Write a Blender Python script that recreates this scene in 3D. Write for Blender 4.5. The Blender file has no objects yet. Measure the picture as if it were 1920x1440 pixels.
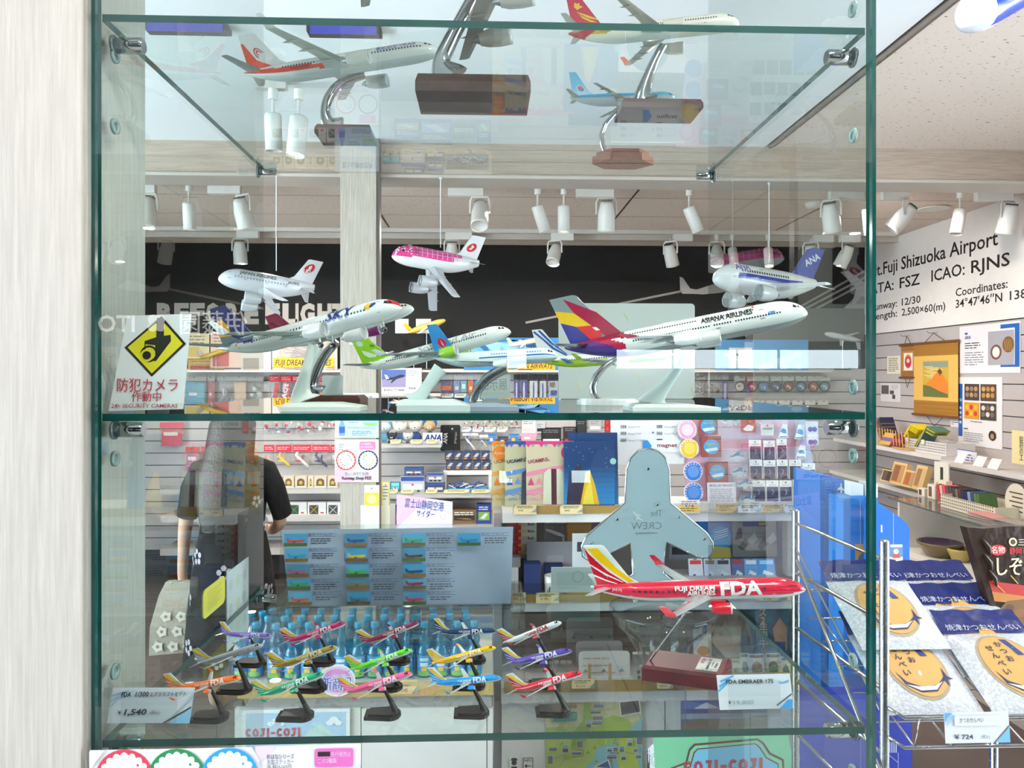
import bpy, bmesh, math, random
from math import sin, cos, pi, radians, atan2, sqrt, hypot
from mathutils import Vector, Matrix
RN = random.Random(11)
SC = bpy.context.scene
COL = SC.collection

# ---------------------------------------------------------------- camera, sky, exposure
H = 1.55            # eye level
FL = -.17           # floor level
F = 1380.0          # focal length in pixels of the 1920 wide frame
TH = math.atan(51 / 1380)
HY = 706.0          # horizon row
cam_d = bpy.data.cameras.new('camera'); cam = bpy.data.objects.new('camera', cam_d); COL.objects.link(cam)
cam.location = (0, 0, H); cam.rotation_euler = (pi / 2, 0, -TH)
cam_d.sensor_width = 36.0; cam_d.lens = F / 1920 * 36; cam_d.shift_y = -(720 - HY) / 1920 * -1 * -1
cam_d.clip_start = .02; cam_d.clip_end = 100
SC.camera = cam
w = bpy.data.worlds.new('sky'); SC.world = w; w.use_nodes = True
bgn = w.node_tree.nodes['Background']; bgn.inputs[0].default_value = (.80, .90, 1.0, 1); bgn.inputs[1].default_value = 22.0
SC.view_settings.view_transform = 'Standard'; SC.view_settings.look = 'None'
SC.view_settings.exposure = -0.42; SC.view_settings.gamma = 1.0; SC.view_settings.use_curve_mapping = False
cy = SC.cycles
cy.max_bounces = 9; cy.diffuse_bounces = 3; cy.glossy_bounces = 4; cy.transmission_bounces = 4; cy.transparent_max_bounces = 40
cy.caustics_reflective = False; cy.caustics_refractive = False; cy.use_denoising = True
cy.sample_clamp_indirect = 6.0


def area(name, loc, rot, sx, sy, power, col=(1, 1, 1), shape='RECTANGLE', spread=pi):
    d = bpy.data.lights.new(name, 'AREA'); d.shape = shape; d.size = sx; d.size_y = sy; d.energy = power; d.color = col; d.spread = spread
    o = bpy.data.objects.new(name, d); COL.objects.link(o); o.location = loc; o.rotation_euler = rot
    return o


def spot(name, loc, target, power, angle=50, blend=.6, col=(1, .93, .84), rad=.03):
    d = bpy.data.lights.new(name, 'SPOT'); d.energy = power; d.spot_size = radians(angle); d.spot_blend = blend; d.color = col; d.shadow_soft_size = rad
    o = bpy.data.objects.new(name, d); COL.objects.link(o); o.location = loc
    o.rotation_euler = (Vector(target) - Vector(loc)).to_track_quat('-Z', 'Y').to_euler()
    return o


CEIL = H + 1.16; WX = 3.43; WY = 6.5
WARM = (1, .91, .82); COOL = (.93, .97, 1.0)
# lamps of the two shop tracks (soft discs at the track heads) and added fill discs over the hall
for i, (x, y, e) in enumerate(((-2.4, 4.45, 20), (-1.25, 4.45, 22), (-.1, 4.45, 24), (1.0, 4.45, 24), (2.1, 4.45, 20), (-1.8, 5.75, 20), (-.6, 5.75, 20), (.6, 5.75, 20), (1.8, 5.75, 18))):
    area('shop_lamp', (x, y, CEIL - .28), (0, 0, 0), .06, .06, e, WARM, 'DISK')
for i, (x, y, e) in enumerate(((.1, 1.2, 14), (1.0, 1.5, 14), (1.9, 2.6, 9), (.35, .25, 26), (-.2, .3, 6), (2.4, 1.6, 6))):
    area('hall_fill', (x, y, CEIL - .06), (0, 0, 0), .08, .08, e, WARM, 'DISK')


# ---------------------------------------------------------------- photograph geometry helpers
def ray(px, py):
    u = (px - 960) / F; v = (HY - py) / F
    return Vector((sin(TH) + u * cos(TH), cos(TH) - u * sin(TH), v))


def P(px, py, Y):
    d = ray(px, py); return Vector((d.x / d.y * Y, Y, H + d.z / d.y * Y))


def PXW(px, py, X):
    d = ray(px, py); return Vector((X, d.y / d.x * X, H + d.z / d.x * X))


def PZ(px, py, z):
    d = ray(px, py); t = (z - H) / d.z; return Vector((d.x * t, d.y * t, z))


def MPP(Y, px=960):
    return Y / ray(px, HY).y / F     # metres per photo pixel on the frontal plane Y


# ---------------------------------------------------------------- colours and materials
def lin(x): return x / 12.92 if x <= .04045 else ((x + .055) / 1.055) ** 2.4


_cc = {}


def C(h):
    if not isinstance(h, str): return h
    if h not in _cc:
        s = h.lstrip('#'); s = s if len(s) == 6 else ''.join(q * 2 for q in s); _cc[h] = tuple(lin(int(s[i:i + 2], 16) / 255) for i in (0, 2, 4))
    return _cc[h]


def nodes(name):
    m = bpy.data.materials.new(name); m.use_nodes = True; nt = m.node_tree
    for n in list(nt.nodes): nt.nodes.remove(n)
    out = nt.nodes.new('ShaderNodeOutputMaterial')
    return m, nt, out


def N(nt, typ, **kw):
    n = nt.nodes.new(typ)
    for k, v in kw.items():
        if k.startswith('i_'):
            key = k[2:]; key = int(key) if key.isdigit() else key.replace('_', ' ')
            n.inputs[key].default_value = v
        else: setattr(n, k, v)
    return n


def pm(name, rough=.5, metal=0., coat=0., var=.06, scale=40., bump=0., spec=.5, alpha=1., trans=0.):
    """painted / printed surface: colour from the mesh's Col attribute with a slight procedural mottle"""
    m, nt, out = nodes(name); L = nt.links.new
    b = N(nt, 'ShaderNodeBsdfPrincipled'); b.inputs['Roughness'].default_value = rough; b.inputs['Metallic'].default_value = metal
    b.inputs['Coat Weight'].default_value = coat; b.inputs['Coat Roughness'].default_value = .08; b.inputs['Specular IOR Level'].default_value = spec
    a = N(nt, 'ShaderNodeVertexColor', layer_name='Col'); tc = N(nt, 'ShaderNodeTexCoord'); no = N(nt, 'ShaderNodeTexNoise'); no.inputs['Scale'].default_value = scale
    L(tc.outputs['Object'], no.inputs['Vector'])
    mr = N(nt, 'ShaderNodeMapRange'); mr.inputs[3].default_value = 1 - var; mr.inputs[4].default_value = 1 + var * .5
    L(no.outputs['Fac'], mr.inputs[0])
    mx = N(nt, 'ShaderNodeMix', data_type='RGBA', blend_type='MULTIPLY'); mx.inputs[0].default_value = 1
    L(a.outputs['Color'], mx.inputs[6]); L(mr.outputs[0], mx.inputs[7]); L(mx.outputs[2], b.inputs['Base Color'])
    if bump:
        bn = N(nt, 'ShaderNodeBump'); bn.inputs['Strength'].default_value = bump; bn.inputs['Distance'].default_value = .01
        L(no.outputs['Fac'], bn.inputs['Height']); L(bn.outputs['Normal'], b.inputs['Normal'])
    sh = b.outputs[0]
    if alpha < 1:
        t = N(nt, 'ShaderNodeBsdfTransparent'); mxs = N(nt, 'ShaderNodeMixShader'); mxs.inputs[0].default_value = alpha
        L(t.outputs[0], mxs.inputs[1]); L(sh, mxs.inputs[2]); sh = mxs.outputs[0]
    L(sh, out.inputs[0])
    return m


def glassmat(name, tint, boost=1.6, rough=0., bump=0., bscale=30., haze=0., hazecol=(.8, .85, .85)):
    """thin clear sheet: straight-through transmission plus Fresnel reflection on the outer side"""
    m, nt, out = nodes(name); L = nt.links.new
    t = N(nt, 'ShaderNodeBsdfTransparent'); t.inputs[0].default_value = (*tint, 1)
    g = N(nt, 'ShaderNodeBsdfGlossy'); g.inputs['Roughness'].default_value = rough
    fr = N(nt, 'ShaderNodeFresnel'); fr.inputs[0].default_value = 1.5
    ge = N(nt, 'ShaderNodeNewGeometry')
    inv = N(nt, 'ShaderNodeMath', operation='SUBTRACT'); inv.inputs[0].default_value = 1; L(ge.outputs['Backfacing'], inv.inputs[1])
    mu = N(nt, 'ShaderNodeMath', operation='MULTIPLY'); L(fr.outputs[0], mu.inputs[0]); L(inv.outputs[0], mu.inputs[1])
    mb = N(nt, 'ShaderNodeMath', operation='MULTIPLY', use_clamp=True); mb.inputs[1].default_value = boost; L(mu.outputs[0], mb.inputs[0])
    if bump:
        tc = N(nt, 'ShaderNodeTexCoord'); no = N(nt, 'ShaderNodeTexNoise'); no.inputs['Scale'].default_value = bscale; no.inputs['Detail'].default_value = 1.
        L(tc.outputs['Object'], no.inputs['Vector'])
        bn = N(nt, 'ShaderNodeBump'); bn.inputs['Strength'].default_value = bump; bn.inputs['Distance'].default_value = .02
        L(no.outputs['Fac'], bn.inputs['Height']); L(bn.outputs[0], g.inputs['Normal']); L(bn.outputs[0], fr.inputs['Normal'])
    base = t.outputs[0]
    if haze:
        d = N(nt, 'ShaderNodeBsdfDiffuse'); d.inputs[0].default_value = (*hazecol, 1)
        hx = N(nt, 'ShaderNodeMixShader'); hx.inputs[0].default_value = haze; L(base, hx.inputs[1]); L(d.outputs[0], hx.inputs[2]); base = hx.outputs[0]
    mx = N(nt, 'ShaderNodeMixShader'); L(mb.outputs[0], mx.inputs[0]); L(base, mx.inputs[1]); L(g.outputs[0], mx.inputs[2])
    L(mx.outputs[0], out.inputs[0])
    return m


def wood(name, c0, c1, scale=(40, 40, 3), rough=.5, axis='Z'):
    m, nt, out = nodes(name); L = nt.links.new
    b = N(nt, 'ShaderNodeBsdfPrincipled'); b.inputs['Roughness'].default_value = rough
    tc = N(nt, 'ShaderNodeTexCoord'); mp = N(nt, 'ShaderNodeMapping'); mp.inputs['Scale'].default_value = scale
    L(tc.outputs['Object'], mp.inputs[0])
    n1 = N(nt, 'ShaderNodeTexNoise'); n1.inputs['Scale'].default_value = 3.2; n1.inputs['Detail'].default_value = 7.; n1.inputs['Roughness'].default_value = .65; n1.inputs['Distortion'].default_value = .35
    L(mp.outputs[0], n1.inputs[0])
    cr = N(nt, 'ShaderNodeValToRGB'); cr.color_ramp.elements[0].position = .32; cr.color_ramp.elements[1].position = .68
    cr.color_ramp.elements[0].color = (*C(c0), 1); cr.color_ramp.elements[1].color = (*C(c1), 1)
    L(n1.outputs['Fac'], cr.inputs[0]); L(cr.outputs[0], b.inputs['Base Color'])
    bn = N(nt, 'ShaderNodeBump'); bn.inputs['Strength'].default_value = .12; bn.inputs['Distance'].default_value = .002; L(n1.outputs['Fac'], bn.inputs['Height']); L(bn.outputs[0], b.inputs['Normal'])
    L(b.outputs[0], out.inputs[0])
    return m


def emit(name, col, st):
    m, nt, out = nodes(name); e = N(nt, 'ShaderNodeEmission'); e.inputs[0].default_value = (*col, 1); e.inputs[1].default_value = st
    nt.links.new(e.outputs[0], out.inputs[0]); return m


def emit_col(name, st):
    m, nt, out = nodes(name); e = N(nt, 'ShaderNodeEmission'); e.inputs[1].default_value = st
    a = N(nt, 'ShaderNodeVertexColor', layer_name='Col'); nt.links.new(a.outputs[0], e.inputs[0]); nt.links.new(e.outputs[0], out.inputs[0]); return m


def metal(name, col, rough, bump=0.):
    m, nt, out = nodes(name); b = N(nt, 'ShaderNodeBsdfPrincipled'); b.inputs['Base Color'].default_value = (*col, 1); b.inputs['Metallic'].default_value = 1; b.inputs['Roughness'].default_value = rough
    tc = N(nt, 'ShaderNodeTexCoord'); no = N(nt, 'ShaderNodeTexNoise'); no.inputs['Scale'].default_value = 60; nt.links.new(tc.outputs['Object'], no.inputs[0])
    mr = N(nt, 'ShaderNodeMapRange'); mr.inputs[3].default_value = rough * .8; mr.inputs[4].default_value = rough * 1.3 + .02
    nt.links.new(no.outputs['Fac'], mr.inputs[0]); nt.links.new(mr.outputs[0], b.inputs['Roughness']); nt.links.new(b.outputs[0], out.inputs[0]); return m


def rockwool(name):
    """pitted acoustic ceiling board"""
    m, nt, out = nodes(name); L = nt.links.new
    b = N(nt, 'ShaderNodeBsdfPrincipled'); b.inputs['Roughness'].default_value = .95
    tc = N(nt, 'ShaderNodeTexCoord'); mp = N(nt, 'ShaderNodeMapping'); mp.inputs['Scale'].default_value = (42, 95, 1); mp.inputs['Rotation'].default_value = (0, 0, .5)
    L(tc.outputs['Object'], mp.inputs[0])
    no = N(nt, 'ShaderNodeTexNoise'); no.inputs['Scale'].default_value = 1.0; no.inputs['Detail'].default_value = 3.
    L(mp.outputs[0], no.inputs[0])
    cr = N(nt, 'ShaderNodeValToRGB'); cr.color_ramp.elements[0].position = .30; cr.color_ramp.elements[1].position = .36
    cr.color_ramp.elements[0].color = (*C('#75685f'), 1); cr.color_ramp.elements[1].color = (*C('#e6d6c9'), 1)
    L(no.outputs['Fac'], cr.inputs[0]); L(cr.outputs[0], b.inputs['Base Color'])
    bn = N(nt, 'ShaderNodeBump'); bn.inputs['Strength'].default_value = .4; bn.inputs['Distance'].default_value = .004; L(cr.outputs[0], bn.inputs['Height']); L(bn.outputs[0], b.inputs['Normal'])
    L(b.outputs[0], out.inputs[0]); return m


PAPER = pm('printed_paper', .55, var=.03, scale=9)
PRINT = pm('ink_print', .5, var=.04, scale=30)
PAINT = pm('satin_paint', .4, var=.05, scale=14)
GLOSS = pm('gloss_plastic', .18, coat=.5, var=.03, scale=12)
LIVERY = pm('gloss_model_paint', .22, coat=.6, var=.03, scale=20)
MATTE = pm('matte_surface', .85, var=.1, scale=60)
CLOTH = pm('woven_cloth', .9, var=.18, scale=160, bump=.3)
PLUSH = pm('plush_fur', 1., var=.3, scale=220, bump=.8)
INFL = pm('inflatable_vinyl', .25, coat=.4, var=.03, scale=8, bump=.06)
FROST = pm('frosted_acrylic', .35, var=.03, scale=10, alpha=.82)
CLEAR = glassmat('clear_plastic', (.96, .97, .97), 1.4, .04, .25, 45., .05)
FILM = glassmat('crinkled_film', (.97, .97, .97), 1.7, .10, 1.0, 55., .04)
ACRYL = glassmat('clear_acrylic', (.93, .95, .95), 1.5, .02, 0., 1., .015)
GLASS = glassmat('case_glass', (.965, .988, .98), 1.6)
SHELFG = glassmat('shelf_glass', (.945, .985, .975), 1.3)
BOTG = glassmat('bottle_glass', C('#8fd4e6'), 1.8, .03, .2, 25., .42, C('#3f9fc4'))
EDGE = pm('glass_edge', .12, coat=.6, var=.5, scale=9)
CHROME = metal('chrome', (.58, .59, .61), .08)
STEEL = metal('brushed_steel', (.40, .41, .42), .24)
GOLD = metal('gold_foil', (.85, .62, .22), .3)
PALE = wood('pale_wood_laminate', '#c0b7ae', '#d8d0c7', (60, 60, 2.2), .55)
PALE2 = wood('post_wood_laminate', '#a89c8d', '#c9bfb2', (60, 60, 2.2), .55)
BEAMW = wood('beam_wood_laminate', '#a28f80', '#c0ae9f', (2.2, 60, 60), .5)
DARKW = wood('dark_walnut', '#38231e', '#5b3a32', (14, 50, 50), .25)
REDW = wood('reddish_wood', '#6f3417', '#a4552a', (14, 50, 50), .25)
ROCK = rockwool('acoustic_board')
LAMP = emit('lamp_disc', (1, .93, .82), 9.)
SCREEN = emit('blue_screen', C('#5a62ee'), 1.15)
SIGNL = emit('lit_lettering', (1, 1, 1), 7.)
GLOW = emit_col('lit_panel', 1.)


# ---------------------------------------------------------------- mesh builder
class MB:
    def __init__(s): s.v = []; s.f = []; s.c = []; s.s = []; s.M = None

    def add(s, vs, fs, col, smooth=False):
        o = len(s.v)
        s.v += [tuple(s.M @ Vector(v)) for v in vs] if s.M else [tuple(v) for v in vs]
        multi = isinstance(col, list)
        for i, f in enumerate(fs):
            s.f.append([j + o for j in f]); s.c.append(C(col[i] if multi else col)); s.s.append(smooth)
        return s

    def box(s, x0, x1, y0, y1, z0, z1, col):
        vs = [(x, y, z) for z in (z0, z1) for y in (y0, y1) for x in (x0, x1)]
        return s.add(vs, [(0, 2, 3, 1), (4, 5, 7, 6), (0, 1, 5, 4), (2, 6, 7, 3), (0, 4, 6, 2), (1, 3, 7, 5)], col)

    def prism(s, pts, y0, y1, col, side=None):
        """polygon in x,z (clockwise or not) pushed from y0 (near) to y1"""
        n = len(pts); ar = sum(pts[i][0] * pts[(i + 1) % n][1] - pts[(i + 1) % n][0] * pts[i][1] for i in range(n))
        if ar < 0: pts = pts[::-1]
        vs = [(x, y0, z) for x, z in pts] + [(x, y1, z) for x, z in pts]
        s.add(vs, [tuple(range(n)), tuple(range(2 * n - 1, n - 1, -1))], col)
        s.add(vs, [(i, n + i, n + (i + 1) % n, (i + 1) % n) for i in range(n)], side or col)
        return s

    def slab(s, pts, z0, z1, col):
        """polygon in x,y raised from z0 to z1"""
        n = len(pts); ar = sum(pts[i][0] * pts[(i + 1) % n][1] - pts[(i + 1) % n][0] * pts[i][1] for i in range(n))
        if ar < 0: pts = pts[::-1]
        vs = [(x, y, z0) for x, y in pts] + [(x, y, z1) for x, y in pts]
        s.add(vs, [tuple(range(n - 1, -1, -1)), tuple(range(n, 2 * n))] + [(i, (i + 1) % n, n + (i + 1) % n, n + i) for i in range(n)], col)
        return s

    def loft(s, rings, col, caps=True, smooth=True, close=True):
        n = len(rings[0]); vs = [p for r in rings for p in r]; fs = []
        for k in range(len(rings) - 1):
            for i in range(n if close else n - 1):
                j = (i + 1) % n; fs.append((k * n + i, k * n + j, (k + 1) * n + j, (k + 1) * n + i))
        s.add(vs, fs, col, smooth)
        if caps:
            c0 = col[0] if isinstance(col, list) else col; c1 = col[-1] if isinstance(col, list) else col
            s.add(rings[0], [tuple(range(n - 1, -1, -1))], c0); s.add(rings[-1], [tuple(range(n))], c1)
        return s

    def tube(s, pts, r, n, col, caps=True, flat=1.):
        pts = [Vector(p) for p in pts]; rings = []; ref = None
        for i, p in enumerate(pts):
            d = (pts[min(i + 1, len(pts) - 1)] - pts[max(i - 1, 0)]).normalized()
            if ref is None:
                ref = Vector((0, 0, 1)) if abs(d.z) < .9 else Vector((0, 1, 0))
            a = d.cross(ref).normalized(); b = d.cross(a).normalized(); ref = -b if b.dot(ref) < 0 else b
            b = ref.copy(); a = b.cross(d).normalized()
            rr = r[i] if isinstance(r, (list, tuple)) else r
            rings.append([p + a * cos(2 * pi * k / n) * rr * flat + b * sin(2 * pi * k / n) * rr for k in range(n)])
        return s.loft(rings, col, caps)

    def lathe(s, prof, n, col, smooth=True, ax='z', cx=0, cy=0, cz=0):
        rings = []
        for r, h in prof:
            ring = []
            for k in range(n):
                a = 2 * pi * k / n; x, y = r * cos(a), r * sin(a)
                ring.append((cx + x, cy + y, cz + h) if ax == 'z' else ((cx + h, cy + x, cz + y) if ax == 'x' else (cx + y, cy + h, cz + x)))
            rings.append(ring)
        return s.loft(rings, col, True, smooth)

    def blob(s, c, r, col, n=10, m=7):
        rx, ry, rz = r if isinstance(r, (tuple, list)) else (r, r, r); rings = []
        for i in range(m + 1):
            a = -pi / 2 + pi * (.04 + .92 * i / m)
            rings.append([(c[0] + rx * cos(a) * cos(2 * pi * k / n), c[1] + ry * cos(a) * sin(2 * pi * k / n), c[2] + rz * sin(a)) for k in range(n)])
        return s.loft(rings, col, True, True)

    def obj(s, name, mat, parent=None, loc=None, world=False):
        """link as one mesh; world=True: vertices are world points, the origin goes to their base centre"""
        vs = s.v
        if world:
            xs = [v[0] for v in vs]; ys = [v[1] for v in vs]; zs = [v[2] for v in vs]
            loc = ((min(xs) + max(xs)) / 2, (min(ys) + max(ys)) / 2, min(zs)) if parent is None else tuple(parent.location)
            vs = [(v[0] - loc[0], v[1] - loc[1], v[2] - loc[2]) for v in vs]
        me = bpy.data.meshes.new(name); me.from_pydata(vs, [], s.f)
        a = me.color_attributes.new('Col', 'FLOAT_COLOR', 'CORNER')
        buf = []
        for f, c in zip(s.f, s.c): buf += [c[0], c[1], c[2], 1.] * len(f)
        a.data.foreach_set('color', buf)
        me.polygons.foreach_set('use_smooth', s.s); me.update()
        if mat: me.materials.append(mat)
        o = bpy.data.objects.new(name, me); COL.objects.link(o)
        if parent: o.parent = parent
        elif loc: o.location = loc
        if world and parent: o.location = (0, 0, 0)
        return o


def tag(o, label=None, cat=None, group=None, kind=None):
    for k, v in (('label', label), ('category', cat), ('group', group), ('kind', kind)):
        if v: o[k] = v
    return o


def thing(name, label, cat, loc, group=None, rot=None):
    o = bpy.data.objects.new(name, None); COL.objects.link(o); o.location = loc; o.empty_display_size = .05
    if rot: o.rotation_euler = rot
    return tag(o, label, cat, group)


def struct(mb, name, mat, parent=None, world=True):
    o = mb.obj(name, mat, parent, world=world)
    if not parent: o['kind'] = 'structure'
    return o


def dup(o, loc, label=None, group=None, rot=None):
    """a thing copied with its parts and their sub-parts"""
    c = o.copy(); COL.objects.link(c); c.location = loc
    if rot: c.rotation_euler = rot
    if label: c['label'] = label
    if group: c['group'] = group
    for ch in list(o.children):
        k = ch.copy(); COL.objects.link(k); k.parent = c
        for g in list(ch.children):
            q = g.copy(); COL.objects.link(q); q.parent = k
    return c


ORD = 'first second third fourth fifth sixth seventh eighth ninth tenth eleventh twelfth thirteenth fourteenth fifteenth sixteenth seventeenth eighteenth'.split()

# ---------------------------------------------------------------- lettering
_tc = {}


def glyph(txt, bold=0., shear=0., res=2):
    k = (txt, bold, shear, res)
    if k not in _tc:
        cu = bpy.data.curves.new('lettering', 'FONT'); cu.body = txt; cu.resolution_u = res; cu.fill_mode = 'FRONT'; cu.offset = bold; cu.shear = shear
        ob = bpy.data.objects.new('lettering', cu); me = ob.to_mesh()
        vs = [(v.co.x, v.co.y) for v in me.vertices]; fs = [tuple(p.vertices) for p in me.polygons]
        ob.to_mesh_clear(); bpy.data.objects.remove(ob); bpy.data.curves.remove(cu)
        xs = [v[0] for v in vs]; ys = [v[1] for v in vs]
        # orient every face towards +z
        ff = []
        for f in fs:
            ar = sum(vs[f[i]][0] * vs[f[(i + 1) % len(f)]][1] - vs[f[(i + 1) % len(f)]][0] * vs[f[i]][1] for i in range(len(f)))
            ff.append(f if ar > 0 else f[::-1])
        _tc[k] = (vs, ff, min(xs), max(xs), min(ys), max(ys))
    return _tc[k]


class Cv:
    """flat print drawn on a local x,z plane facing -y. Units are free (y runs down); s metres per unit; (ox,oy) lands on the local origin."""

    def __init__(s, ox, oy, sx, sz=None):
        s.ox, s.oy, s.sx, s.sz = ox, oy, sx, sz or sx; s.mb = MB(); s.k = 0; s.base = .0004; s.step = .00012

    def _y(s): s.k += 1; return -(s.base + s.step * s.k)

    def _p(s, x, y): return ((x - s.ox) * s.sx, (s.oy - y) * s.sz)

    def poly(s, pts, col):
        y = s._y(); q = [s._p(*p) for p in pts]; n = len(q)
        ar = sum(q[i][0] * q[(i + 1) % n][1] - q[(i + 1) % n][0] * q[i][1] for i in range(n))
        if ar < 0: q = q[::-1]
        s.mb.add([(a, y, b) for a, b in q], [tuple(range(n))], col); return s

    def rect(s, x0, y0, x1, y1, col): return s.poly([(x0, y0), (x1, y0), (x1, y1), (x0, y1)], col)

    def circ(s, cx, cy, r, col, n=20, ry=None):
        ry = ry or r; return s.poly([(cx + r * cos(2 * pi * i / n), cy + ry * sin(2 * pi * i / n)) for i in range(n)], col)

    def ring(s, cx, cy, r0, r1, col, n=24):
        y = s._y(); vs = []
        for i in range(n):
            a = 2 * pi * i / n
            for r in (r0, r1):
                p = s._p(cx + r * cos(a), cy + r * sin(a)); vs.append((p[0], y, p[1]))
        s.mb.add(vs, [(2 * i, 2 * i + 1, (2 * i + 3) % (2 * n), (2 * i + 2) % (2 * n))[::-1] for i in range(n)], col); return s

    def stroke(s, pts, w, col):
        y = s._y()
        for (x0, y0), (x1, y1) in zip(pts, pts[1:]):
            l = hypot(x1 - x0, y1 - y0) or 1; nx, ny = -(y1 - y0) / l * w / 2, (x1 - x0) / l * w / 2
            q = [s._p(x0 + nx, y0 + ny), s._p(x1 + nx, y1 + ny), s._p(x1 - nx, y1 - ny), s._p(x0 - nx, y0 - ny)]
            ar = sum(q[i][0] * q[(i + 1) % 4][1] - q[(i + 1) % 4][0] * q[i][1] for i in range(4))
            if ar < 0: q = q[::-1]
            s.mb.add([(a, y, b) for a, b in q], [(0, 1, 2, 3)], col)
        return s

    def lines(s, x0, y0, x1, n, lh, col, th=.35, seed=0):
        """greeked small print too fine to read"""
        r = random.Random(seed * 31 + n); y = s._y()
        for i in range(n):
            x = x0; end = x0 + (x1 - x0) * (r.uniform(.55, 1) if i == n - 1 else r.uniform(.85, 1))
            while x < end - lh * .3:
                w = min(end - x, lh * r.uniform(.8, 3.)); a = s._p(x, y0 + i * lh); b = s._p(x + w, y0 + i * lh + lh * th)
                s.mb.add([(a[0], y, b[1]), (b[0], y, b[1]), (b[0], y, a[1]), (a[0], y, a[1])], [(0, 1, 2, 3)], col); x += w + lh * .35
        return s

    def text(s, t, x, y, h, col, al='L', bold=0., shear=0., w=None, mirror=False, rot=0., vert=False):
        """cap height h; y is the baseline"""
        if vert:
            for i, ch in enumerate(t): s.text(ch, x, y + i * h * 1.18, h, col, 'C', bold)
            return s
        if not t.strip(): return s
        if bold and any(ord(ch) > 0x2fff for ch in t):     # heavier CJK: two offset copies instead of swollen outlines
            s.text(t, x + bold * h * .9, y, h, col, al, 0., shear, w, mirror, rot, vert); bold = 0.
        vs, fs, x0, x1, y0, y1 = glyph(t, bold, shear); k = h / .69; kx = k
        if w: kx = w / max(x1 - x0, 1e-6)
        W = (x1 - x0) * kx; off = {'L': 0, 'C': -W / 2, 'R': -W}[al]; yy = s._y(); cr, sr = cos(rot), sin(rot); q = []
        for a, b in vs:
            u = (a - x0) * kx; u = W - u if mirror else u
            u += off; v = -b * k
            p = s._p(x + u * cr - v * sr, y + u * sr + v * cr); q.append((p[0], yy, p[1]))
        s.mb.add(q, [f[::-1] for f in fs] if mirror else fs, col); return s

    def obj(s, name='print', mat=None, parent=None):
        return s.mb.obj(name, mat or PRINT, parent)


def rrect(x0, y0, x1, y1, r, n=4):
    pts = []
    for cx, cy, a0 in ((x1 - r, y1 - r, 0), (x0 + r, y1 - r, pi / 2), (x0 + r, y0 + r, pi), (x1 - r, y0 + r, 1.5 * pi)):
        pts += [(cx + r * cos(a0 + pi / 2 * i / n), cy + r * sin(a0 + pi / 2 * i / n)) for i in range(n + 1)]
    return pts


SNAP = []           # shelf tops: (row, near depth, far depth, x0, x1, height)


def card(name, label, cat, x0, y0, x1, y1, Y, col, t=.003, tilt=0., yaw=0., group=None, draw=None, mat=None, radius=0., pts=None, pmat=None):
    """an upright sheet, board or box seen frontally; corners given on the photograph, standing at depth Y. tilt leans the top back"""
    cx = (x0 + x1) / 2; s = MPP(Y, cx)
    for row, ya, yb, xa, xb, z in SNAP:
        if abs(y1 - row) < 1.6 and ya - .02 <= Y <= yb and xa <= cx <= xb:      # stand it on that shelf top
            old = y1; y1 = HY + (H - z + -.0006) / s
            if pts: pts = [(a, y1 if abs(b - old) < .6 else b) for a, b in pts]
    o = P(cx, y1, Y); sz = s / max(cos(tilt), .3)
    q = pts or (rrect(x0, y0, x1, y1, radius) if radius else [(x0, y0), (x1, y0), (x1, y1), (x0, y1)])
    mb = MB(); mb.prism([((a - cx) * s, (y1 - b) * sz) for a, b in q], 0, t, col)
    ob = mb.obj(name, mat or PAPER, loc=o); ob.rotation_euler = (-tilt, 0, yaw); tag(ob, label, cat, group)
    if draw:
        cv = Cv(cx, y1, s, sz); draw(cv)
        if cv.mb.f: cv.obj('print', pmat or PRINT, ob)
    return ob


def wallcard(name, label, cat, x0, y0, x1, y1, X, col, t=.003, draw=None, off=0., group=None, mat=None, lean=0.):
    """a sheet on a wall plane X facing -X. y0,y1: top and bottom rows at the far (first) edge x0"""
    a = PXW(x0, y0, X); b = PXW(x0, y1, X); e = PXW(x1, HY, X)
    wd = a.y - e.y; h = a.z - b.z
    mb = MB(); mb.box(-wd / 2, wd / 2, 0, t, 0, h, col)
    ob = mb.obj(name, mat or PAPER, loc=(X - off - t, (a.y + e.y) / 2, b.z)); ob.rotation_euler = (lean, 0, -pi / 2); tag(ob, label, cat, group)
    if draw:
        cv = Cv(50, 100, wd / 100, h / 100); draw(cv); cv.obj('print', PRINT, ob)
    return ob
# ================================================================ the setting
XL = -4.2; YB = -7.0; XH = 5.2


def sbox(name, mat, col, *b, parent=None):
    return struct(MB().box(*b, col), name, mat, parent)


sbox('floor', pm('dark_floor_tile', .45, var=.25, scale=6), '#5a4d46', XL, XH, 2.2, WY + .1, FL - .1, FL)
sbox('floor.001', pm('pale_bounce_floor', .3, var=.08, scale=4), '#e0ddd8', XL, XH, -2.0, 2.2, FL - .1, FL)  # unseen hall floor, kept pale to bounce light up to the ceiling
sbox('floor.002', MATTE, '#403c3a', XL, XH, YB, -2.0, FL - .1, FL)  # unseen rear floor, dark to weaken its reflection in the case front
SEAM = 1.44; BY = 3.67
PLAS = pm('white_plaster', .9, var=.02, scale=3)
sbox('ceiling.003', MATTE, '#3c3c40', XL, XH, YB, -2.0, CEIL, CEIL + .1)  # unseen rear ceiling, split off dark to cut the veil on the glass
sbox('ceiling', PLAS, '#f4f6f8', XL, SEAM - .025, -2.0, BY, CEIL, CEIL + .1)
sbox('ceiling.001', ROCK, '#e2d6cb', SEAM + .025, XH, -2.0, BY, CEIL, CEIL + .1)
sbox('ceiling.002', ROCK, '#d8ccc2', XL, XH, BY, WY + .1, CEIL, CEIL + .1)
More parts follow.
